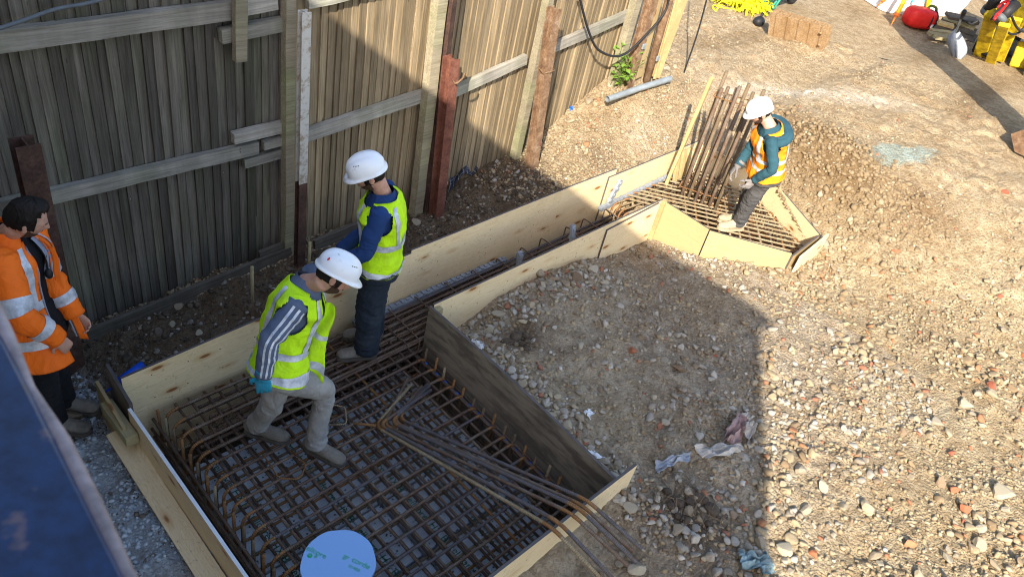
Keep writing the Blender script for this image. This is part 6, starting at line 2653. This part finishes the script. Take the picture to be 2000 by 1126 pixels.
o.modifiers.new('s', 'SOLIDIFY').thickness = .025

# ================================================================ STONES
def rock_mesh(seed, sub=1, mat='stone_pale', cuts=6):
    r = random.Random(seed)
    bm = bmesh.new()
    bmesh.ops.create_icosphere(bm, subdivisions=sub + 1, radius=1)
    sc_ = Vector((r.uniform(1.1, 1.7), r.uniform(.75, 1.2), r.uniform(.6, 1.0)))
    planes = []
    for q in range(cuts if seed % 2 else cuts + 5):
        n = Vector((r.gauss(0, 1), r.gauss(0, 1), r.gauss(0, 1))).normalized()
        planes.append((n, r.uniform(.26, .58) if seed % 2 else r.uniform(.36, .70)))
    for v in bm.verts:
        p = v.co.copy()
        p *= 1 + .14 * mnoise.noise(p * 1.7 + Vector((seed, 0, 0)))
        for n, d in planes:
            e = p.dot(n) - d
            if e > 0:
                p -= n * e * .95
        p *= 1 + .03 * mnoise.noise(p * 6 + Vector((seed, 3, 0)))
        v.co = Vector((p.x * sc_.x, p.y * sc_.y, p.z * sc_.z))
    me = bpy.data.meshes.new('stone')
    bm.to_mesh(me)
    bm.free()
    me.materials.append(MAT[mat])
    return me


ROCK = {k: [rock_mesh(100 * i + s, 1, k, 5 + s % 4) for s in range(8)] for i, k in enumerate(('stone_pale', 'stone_brown', 'stone_brick'))}
placed = []
loose_stones = []


def stone(p, size, mat, label, group, sink=.35):
    o = bpy.data.objects.new('stone', rr.choice(ROCK[mat]))
    COL.objects.link(o)
    s = size / 2
    o.location = (p.x, p.y, ground_z(p.x, p.y) + s * (.62 - sink))
    o.rotation_euler = (rr.uniform(-.35, .35), rr.uniform(-.35, .35), rr.uniform(0, 2 * PI))
    o.scale = (s, s * rr.uniform(.8, 1.15), s * rr.uniform(.75, 1.15))
    placed.append((p.x, p.y, s))
    return tag(o, label, 'stone', group)


# stones one can name
for (px, py, sz, mt, lb) in (
        (1237, 687, .085, 'stone_brick', 'largest red brick fragment in the shaded rubble'), (1248, 706, .05, 'stone_brick', 'red brick piece just below the largest brick fragment'),
        (1322, 720, .105, 'stone_brown', 'big brown block in the middle of the shaded rubble'), (1322, 655, .085, 'stone_pale', 'pale lump up the slope from the big brown block'),
        (1298, 705, .075, 'stone_pale', 'pale egg shaped stone between the brick and the brown block'), (1293, 625, .05, 'stone_pale', 'pale stone near the top of the shaded rubble, by the shadow edge'),
        (1117, 795, .095, 'stone_pale', 'flat whitish slab lying in the shaded rubble'), (976, 617, .11, 'stone_pale', 'large pale lump in front of the trench boards, nearest the dark board'),
        (1022, 575, .09, 'stone_pale', 'pointed pale lump in the heap along the trench boards'), (1055, 534, .10, 'stone_pale', 'tall pale lump leaning at the middle of the trench boards'),
        (958, 650, .08, 'stone_pale', 'grey lump beside the corner of the dark board'), (1300, 828, .085, 'stone_pale', 'squarish pale lump in the lower shaded rubble'),
        (1232, 995, .10, 'stone_pale', 'grey boulder under the loose bar ends'), (1322, 1035, .09, 'stone_pale', 'larger pale boulder near the bottom of the shade'), (1328, 1072, .10, 'stone_pale', 'largest pale boulder at the bottom of the shade'),
        (1240, 1115, .14, 'stone_pale', 'whitish boulder at the bottom edge by the bar ends'), (1390, 1035, .06, 'stone_brown', 'brown cobble near the bottom of the shade'),
        (1475, 712, .06, 'stone_brown', 'brown cobble lying on the shadow edge'), (1905, 655, .075, 'stone_brick', 'orange brick half in the sun at the right'),
        (1825, 655, .07, 'stone_brown', 'long tan stone left of the orange brick half'), (1950, 965, .14, 'stone_pale', 'large tilted pale slab near the right edge'),
        (1690, 990, .10, 'stone_pale', 'pale boulder with a dark shadow low in the sun'), (1645, 990, .085, 'stone_pale', 'cream boulder beside the low pale one'), (1835, 945, .10, 'stone_brown', 'brown tilted stone in the sunny rubble'),
        (1775, 1065, .09, 'stone_brick', 'red brick chunk at the bottom of the sunlit rubble'), (1530, 1075, .11, 'stone_pale', 'cream boulder just right of the blue rag'), (1555, 920, .10, 'stone_pale', 'cream boulder in the densest sunlit stones'),
        (1605, 950, .09, 'stone_pale', 'pale stone right of the cream boulder'), (1710, 210, .085, 'stone_pale', 'single whitish stone on the track'), (1602, 380, .085, 'stone_pale', 'whitish block at the foot of the clay heap'),
        (348, 600, .07, 'stone_pale', 'white lump in the damp strip under the fence'), (340, 635, .055, 'stone_pale', 'pale pebble below the white lump in the damp strip'), (276, 640, .05, 'stone_pale', 'grey pebble in the damp strip by the wall'),
        (812, 435, .10, 'stone_pale', 'grey lump behind the dark trousered man'), (806, 415, .085, 'stone_brown', 'tan cobble at the foot of the timber post'), (130, 815, .14, 'stone_brown', 'brown boulder beside the boots of the orange jacketed man'),
        (1210, 165, .10, 'stone_pale', 'cream stone below the weed'), (1155, 178, .09, 'stone_pale', 'cream stone left of the weed'), (1300, 138, .11, 'stone_pale', 'cream boulder behind the grey pipe'), (1190, 172, .08, 'stone_pale', 'cream stone between the weed and the pipe')):
    stone(foot(px, py) if 1140 < px < 1250 and py < 200 else hit(px, py), sz, mt, lb, None, .2)


def scatter(n, fpos, smin, smax, mats, labels, group, sink=.35):
    k = 0
    tries = 0
    while k < n and tries < n * 60:
        tries += 1
        x, y = fpos()
        if in_pit(np.array(x), np.array(y), .03):
            continue
        sz = smin + (smax - smin) * rr.random() ** 2.2
        if any((x - a) ** 2 + (y - b) ** 2 < ((s + sz / 2) * .85) ** 2 for a, b, s in placed):
            continue
        q = rr.random()
        mi = 0 if q < .72 else (1 if q < .90 else 2)
        loose_stones.append((stone(Vector((x, y, 0)), sz, mats[mi], labels[mi], group, sink), ('pale stone', 'brown stone', 'brick fragment')[mi]))
        k += 1


M3 = ('stone_pale', 'stone_brown', 'stone_brick')


def near_boards():
    if rr.random() < .6:
        x = rr.uniform(3.45, 5.0)
        return x, 3.16 - abs(rr.gauss(0, .16)) - .02
    y = rr.uniform(1.35, 3.1)
    return 3.24 + abs(rr.gauss(0, .10)), y


def plot():
    return rr.uniform(3.3, 6.2), rr.uniform(.2, 3.0)


def sunny():
    p = hit(rr.uniform(1480, 2000), 1126 - 560 * rr.random() ** 1.35)
    return p.x, p.y


def pad_foot():
    t_ = rr.random()
    p = hit(1270 + 420 * t_, 500 + 30 * rr.gauss(.3, .6))
    return p.x, p.y


def lower_shade():
    p = hit(rr.uniform(1130, 1490), rr.uniform(920, 1126))
    return p.x, p.y


def strip():
    x = rr.uniform(1.2, 5.2)
    return x, rr.uniform(3.8, 4.6)


def track():
    p = hit(rr.uniform(1560, 2000), rr.uniform(330, 600))
    return p.x, p.y


scatter(62, near_boards, .045, .10, M3, ('pale rubble lump heaped against the trench boards or the dark board', 'brown rubble lump heaped against the trench boards or the dark board', 'brick fragment heaped against the trench boards or the dark board'), 'rubble heaped against the boards', .15)
scatter(36, plot, .030, .07, M3, ('pale stone lying in the shaded rubble plot', 'brown stone lying in the shaded rubble plot', 'small brick fragment lying in the shaded rubble plot'), 'stones in the shaded rubble plot')
scatter(92, sunny, .042, .105, M3, ('cream stone scattered over the sunlit rubble at lower right', 'tan stone scattered over the sunlit rubble at lower right', 'brick fragment scattered over the sunlit rubble at lower right'), 'stones on the sunlit rubble', .2)
scatter(24, pad_foot, .04, .085, M3, ('cream stone along the outer foot of the far pad boards', 'tan stone along the outer foot of the far pad boards', 'brick fragment along the outer foot of the far pad boards'), 'stones along the far pad boards', .2)
scatter(26, lower_shade, .035, .085, M3, ('grey stone in the bottom part of the shade', 'brown stone in the bottom part of the shade', 'brick fragment in the bottom part of the shade'), 'stones at the bottom of the shade')
scatter(10, strip, .035, .07, M3, ('grey pebble in the damp strip between boards and fence', 'brown pebble in the damp strip between boards and fence', 'brick chip in the damp strip between boards and fence'), 'stones in the damp strip')
scatter(14, track, .05, .09, M3, ('pale stone on the sunny slope right of the far pad', 'brown stone on the sunny slope right of the far pad', 'brick fragment on the sunny slope right of the far pad'), 'stones on the sunny slope')

# ---- name every loose stone by the landmark it lies nearest to
def pix(p):
    c = CAM_R @ (np.array(p) - np.array([0, 0, H]))
    return 1000 + F_PX * c[0] / c[2], 563 + F_PX * c[1] / c[2]


LANDMARKS = [('the blue rag', (1470, 1102)), ('the pinkish membrane', (1430, 848)), ('the clump of dark roots', (1340, 985)), ('the largest brick fragment', (1237, 687)),
             ('the big brown block', (1322, 720)), ('the brown turf clod', (1010, 672)), ('the right end of the front board', (1235, 912)), ('the top of the dark board', (855, 610)),
             ('the notch in the trench boards', (1180, 470)), ('the corner batten of the far pad', (1265, 430)), ('the orange brick half', (1905, 655)), ('the sharp corner of the shade', (1475, 630)),
             ('the large tilted slab', (1950, 965)), ('the sunny brick chunk', (1775, 1065)), ('the seam of the far pad boards', (1375, 500)), ('the outer end of the far pad', (1560, 505)),
             ('the whitish slab', (1117, 795)), ('the flat white plastic strip', (1166, 892)), ('the pale cement patch', (1740, 330)), ('the white post', (590, 500)), ('the plaid shirt', (900, 350)),
             ('the cream boulder in the sun', (1555, 920)), ('the brown tilted stone', (1835, 945)), ('the tall lump on the trench boards', (1055, 534)), ('the middle of the dark board', (1030, 760)),
             ('the bottom right corner', (1990, 1115)), ('the right edge at mid height', (1995, 800)), ('the clay heap', (1640, 380)), ('the long tan stone', (1825, 655)), ('the pale boulder low in the sun', (1690, 990))]
ORD = ['', 'second ', 'third ', 'fourth ', 'fifth ', 'sixth ', 'seventh ', 'eighth ', 'ninth ', 'tenth ', 'eleventh ', 'twelfth ', 'thirteenth ', 'fourteenth ', 'fifteenth ', 'sixteenth ', 'seventeenth ', 'eighteenth ']
_sets = {}
for o, colour in loose_stones:
    x, y = pix(o.location)
    if not (-20 < x < 2020 and -20 < y < 1146):
        COL.objects.unlink(o)
        bpy.data.objects.remove(o)
        continue
    nm, (lx, ly) = min(LANDMARKS, key=lambda q: (q[1][0] - x) ** 2 + (q[1][1] - y) ** 2)
    dx, dy = x - lx, y - ly
    side = ('right of' if dx > 0 else 'left of') if abs(dx) > abs(dy) else ('below' if dy > 0 else 'above')
    _sets.setdefault((colour, side, nm), []).append((math.hypot(dx, dy), o))
for (colour, side, nm), lst in _sets.items():
    for k, (_, o) in enumerate(sorted(lst, key=lambda q: q[0])):
        o['label'] = '%s %s %s, %snearest to it' % (colour, side, nm, ORD[min(k, 17)])

# ---- uncountable gravel: one mesh per kind of ground
_ico = bmesh.new()
bmesh.ops.create_icosphere(_ico, subdivisions=1, radius=1)
ICV = np.array([v.co[:] for v in _ico.verts])
ICF = np.array([[v.index for v in f.verts] for f in _ico.faces])
_ico.free()


def gravel(name, X, Y, S, mat, flat=.62):
    n = len(X)
    g = np.random.default_rng(n)
    jit = 1 + g.uniform(-.42, .34, (n, len(ICV), 1))
    V = ICV[None] * jit * np.stack([g.uniform(.75, 1.25, n), g.uniform(.6, 1.0, n), g.uniform(flat - .2, flat + .2, n)], -1)[:, None, :]
    a = g.uniform(0, 2 * PI, n)
    t_ = g.uniform(-.5, .5, n)
    c, s = np.cos(t_), np.sin(t_)
    x, y, z = V[..., 0], V[..., 1], V[..., 2]
    x, z = x * c[:, None] + z * s[:, None], -x * s[:, None] + z * c[:, None]
    c, s = np.cos(a), np.sin(a)
    x, y = x * c[:, None] - y * s[:, None], x * s[:, None] + y * c[:, None]
    Z = near_z(X, Y)
    P = np.stack([x * S[:, None] + X[:, None], y * S[:, None] + Y[:, None], z * S[:, None] + (Z + S * .18)[:, None]], -1).reshape(-1, 3)
    Fc = (ICF[None] + (np.arange(n) * len(ICV))[:, None, None]).reshape(-1, 3)
    me = bpy.data.meshes.new(name)
    me.vertices.add(len(P))
    me.vertices.foreach_set('co', P.reshape(-1))
    me.loops.add(Fc.size)
    me.loops.foreach_set('vertex_index', Fc.reshape(-1).astype(np.int32))
    me.polygons.add(len(Fc))
    me.polygons.foreach_set('loop_start', np.arange(0, Fc.size, 3))
    me.update(calc_edges=True)
    me.materials.append(MAT[mat])
    o = bpy.data.objects.new(name, me)
    COL.objects.link(o)
    return tag(o, kind='stuff')


def pts_in(n, x0, x1, y0, y1, dens):
    X = rng.uniform(x0, x1, n)
    Y = rng.uniform(y0, y1, n)
    k = rng.random(n) < np.clip(dens(X, Y), 0, 1)
    k &= ~in_pit(X, Y, .015)
    return X[k], Y[k]


cl = lambda X, Y, s, sd: sstep(-.10, .16, fbm(X, Y, s, 4, sd))
# broken rubble, too much of it to count
def rubble(name, X, Y, S, mat, sink=.1):
    g = np.random.default_rng(len(X) + 7)
    VV = [np.array([v.co[:] for v in m.vertices]) for m in ROCK['stone_pale']]
    FF = np.array([list(p.vertices) for p in ROCK['stone_pale'][0].polygons])
    P, Fc = [], []
    nv = len(VV[0])
    Z = near_z(X, Y)
    for i in range(len(X)):
        a, t1, t2 = g.uniform(0, 2 * PI), g.uniform(-.5, .5), g.uniform(-.5, .5)
        R3 = np.array([[math.cos(a), -math.sin(a), 0], [math.sin(a), math.cos(a), 0], [0, 0, 1]]) @ np.array([[math.cos(t1), 0, math.sin(t1)], [0, 1, 0], [-math.sin(t1), 0, math.cos(t1)]]) @ np.array([[1, 0, 0], [0, math.cos(t2), -math.sin(t2)], [0, math.sin(t2), math.cos(t2)]])
        P.append((VV[i % 8] * S[i] * g.uniform(.75, 1.2, 3)) @ R3.T + np.array([X[i], Y[i], Z[i] + S[i] * (.4 - sink)]))
        Fc.append(FF + i * nv)
    P = np.concatenate(P)
    Fc = np.concatenate(Fc)
    me = bpy.data.meshes.new(name)
    me.vertices.add(len(P))
    me.vertices.foreach_set('co', P.reshape(-1))
    me.loops.add(Fc.size)
    me.loops.foreach_set('vertex_index', Fc.reshape(-1).astype(np.int32))
    me.polygons.add(len(Fc))
    me.polygons.foreach_set('loop_start', np.arange(0, Fc.size, 3))
    me.update(calc_edges=True)
    me.materials.append(MAT[mat])
    o = bpy.data.objects.new(name, me)
    COL.objects.link(o)
    return tag(o, kind='stuff')


clump = lambda X, Y, s, sd: sstep(.02, .14, fbm(X, Y, s, 4, sd))
Xg, Yg = pts_in(5200, 3.2, 6.4, .1, 3.15, lambda X, Y: .10 + .55 * clump(X, Y, 2.0, 71) + 1.2 * np.exp(-((Y - 3.0) / .2) ** 2) * (X < 5.1) + np.exp(-((X - 3.34) / .12) ** 2))
rubble('rubble', Xg, Yg, .013 + .025 * rng.random(len(Xg)) ** 2.3, 'rubble_grey')
Xg, Yg = pts_in(6500, 3.8, 8.6, -2.4, 1.9, lambda X, Y: (.06 + .8 * clump(X, Y, 1.5, 73)) * (1 - .85 * sstep(7.0, 8.6, X + .4 * Y)) * (Y < .27 + (X - 3.56) * .64))
rubble('rubble', Xg, Yg, .014 + .034 * rng.random(len(Xg)) ** 2.2, 'rubble_sun')
Xg, Yg = pts_in(1800, 5.9, 8.3, .9, 2.4, lambda X, Y: 1.3 * np.exp(-((X - 7.2) / .7) ** 2 - ((Y - 1.72) / .24) ** 2) + .3 * clump(X, Y, 2, 75))
rubble('rubble', Xg, Yg, .014 + .024 * rng.random(len(Xg)) ** 2.2, 'rubble_sun')
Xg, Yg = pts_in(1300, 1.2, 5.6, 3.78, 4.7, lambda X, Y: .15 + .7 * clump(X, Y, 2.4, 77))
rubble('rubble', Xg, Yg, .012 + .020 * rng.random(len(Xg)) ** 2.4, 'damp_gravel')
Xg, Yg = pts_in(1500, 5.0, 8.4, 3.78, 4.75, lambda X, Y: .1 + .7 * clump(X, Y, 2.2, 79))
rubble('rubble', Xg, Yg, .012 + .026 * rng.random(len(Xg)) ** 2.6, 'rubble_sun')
# rubble yard
Xg, Yg = pts_in(40000, 3.0, 9.6, -2.4, 3.2, lambda X, Y: (.30 + .70 * cl(X, Y, 1.6, 51)) * (1 - .75 * sstep(7.6, 9.4, X + .3 * Y)) * (1 - .45 * np.exp(-((X - 8.3) / .5) ** 2 - ((Y - 2.5) / .8) ** 2)))
Sg = .0065 + .020 * rng.random(len(Xg)) ** 3.2
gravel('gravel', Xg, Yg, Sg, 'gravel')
# heaps of coarser stuff along the boards and in the sun
Xg, Yg = pts_in(9000, 3.2, 8.2, -2.2, 3.2, lambda X, Y: np.exp(-((Y - 2.95) / .22) ** 2) * (X < 5.2) + .9 * np.exp(-((X - 3.36) / .14) ** 2) * (Y > 1.3) + .35 * cl(X, Y, 1.1, 57) * (Y < 1.4) + .7 * np.exp(-((X - 6.75) / .55) ** 2 - ((Y - 1.75) / .22) ** 2))
gravel('gravel', Xg, Yg, .012 + .016 * rng.random(len(Xg)) ** 2, 'gravel')
# track and far bank
Xg, Yg = pts_in(16000, 7.0, 12.3, -2.4, 6.1, lambda X, Y: (.12 + .75 * cl(X * .6, Y * 1.5, 1.0, 61) ** 2) * (1 - .9 * np.exp(-((X - 9.25) / .8) ** 2 - ((Y - 2.05 + .35 * (X - 9.25)) / .3) ** 2)))
gravel('gravel', Xg, Yg, .008 + .016 * rng.random(len(Xg)) ** 3, 'gravel')
Xg, Yg = pts_in(9000, 5.0, 8.6, 3.76, 4.75, lambda X, Y: .3 + .7 * cl(X, Y, 2, 63))
gravel('gravel', Xg, Yg, .006 + .018 * rng.random(len(Xg)) ** 3, 'gravel')
# damp strip under the fence and the ground left of the pit
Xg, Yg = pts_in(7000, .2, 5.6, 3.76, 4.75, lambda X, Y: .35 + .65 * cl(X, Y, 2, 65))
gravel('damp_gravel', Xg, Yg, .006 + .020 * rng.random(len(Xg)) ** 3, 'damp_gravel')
Xg, Yg = pts_in(2500, 1.1, 4.0, 4.6, 4.78, lambda X, Y: .9 + 0 * X)
gravel('gravel', Xg, Yg, .006 + .012 * rng.random(len(Xg)) ** 2, 'gravel')
Xg, Yg = pts_in(4200, .2, 1.0, 2.3, 4.4, lambda X, Y: .1 + .9 * cl(X, Y, 1.7, 67) * (Y > 2.6))
gravel('slurry_crumbs', Xg, Yg, .006 + .016 * rng.random(len(Xg)) ** 3, 'slurry')
# clods on the clay heap
Xg, Yg = pts_in(9000, 7.55, 9.3, .9, 3.6, lambda X, Y: 1.25 * np.exp(-((X - 8.3) / .42) ** 2 - ((Y - 2.4) / .75) ** 2) + .5 * np.exp(-((X - 8.3) / .4) ** 2 - ((Y - 1.5) / .4) ** 2))
gravel('clay_clods', Xg, Yg, (.007 + .034 * rng.random(len(Xg)) ** 4), 'clay', .7)
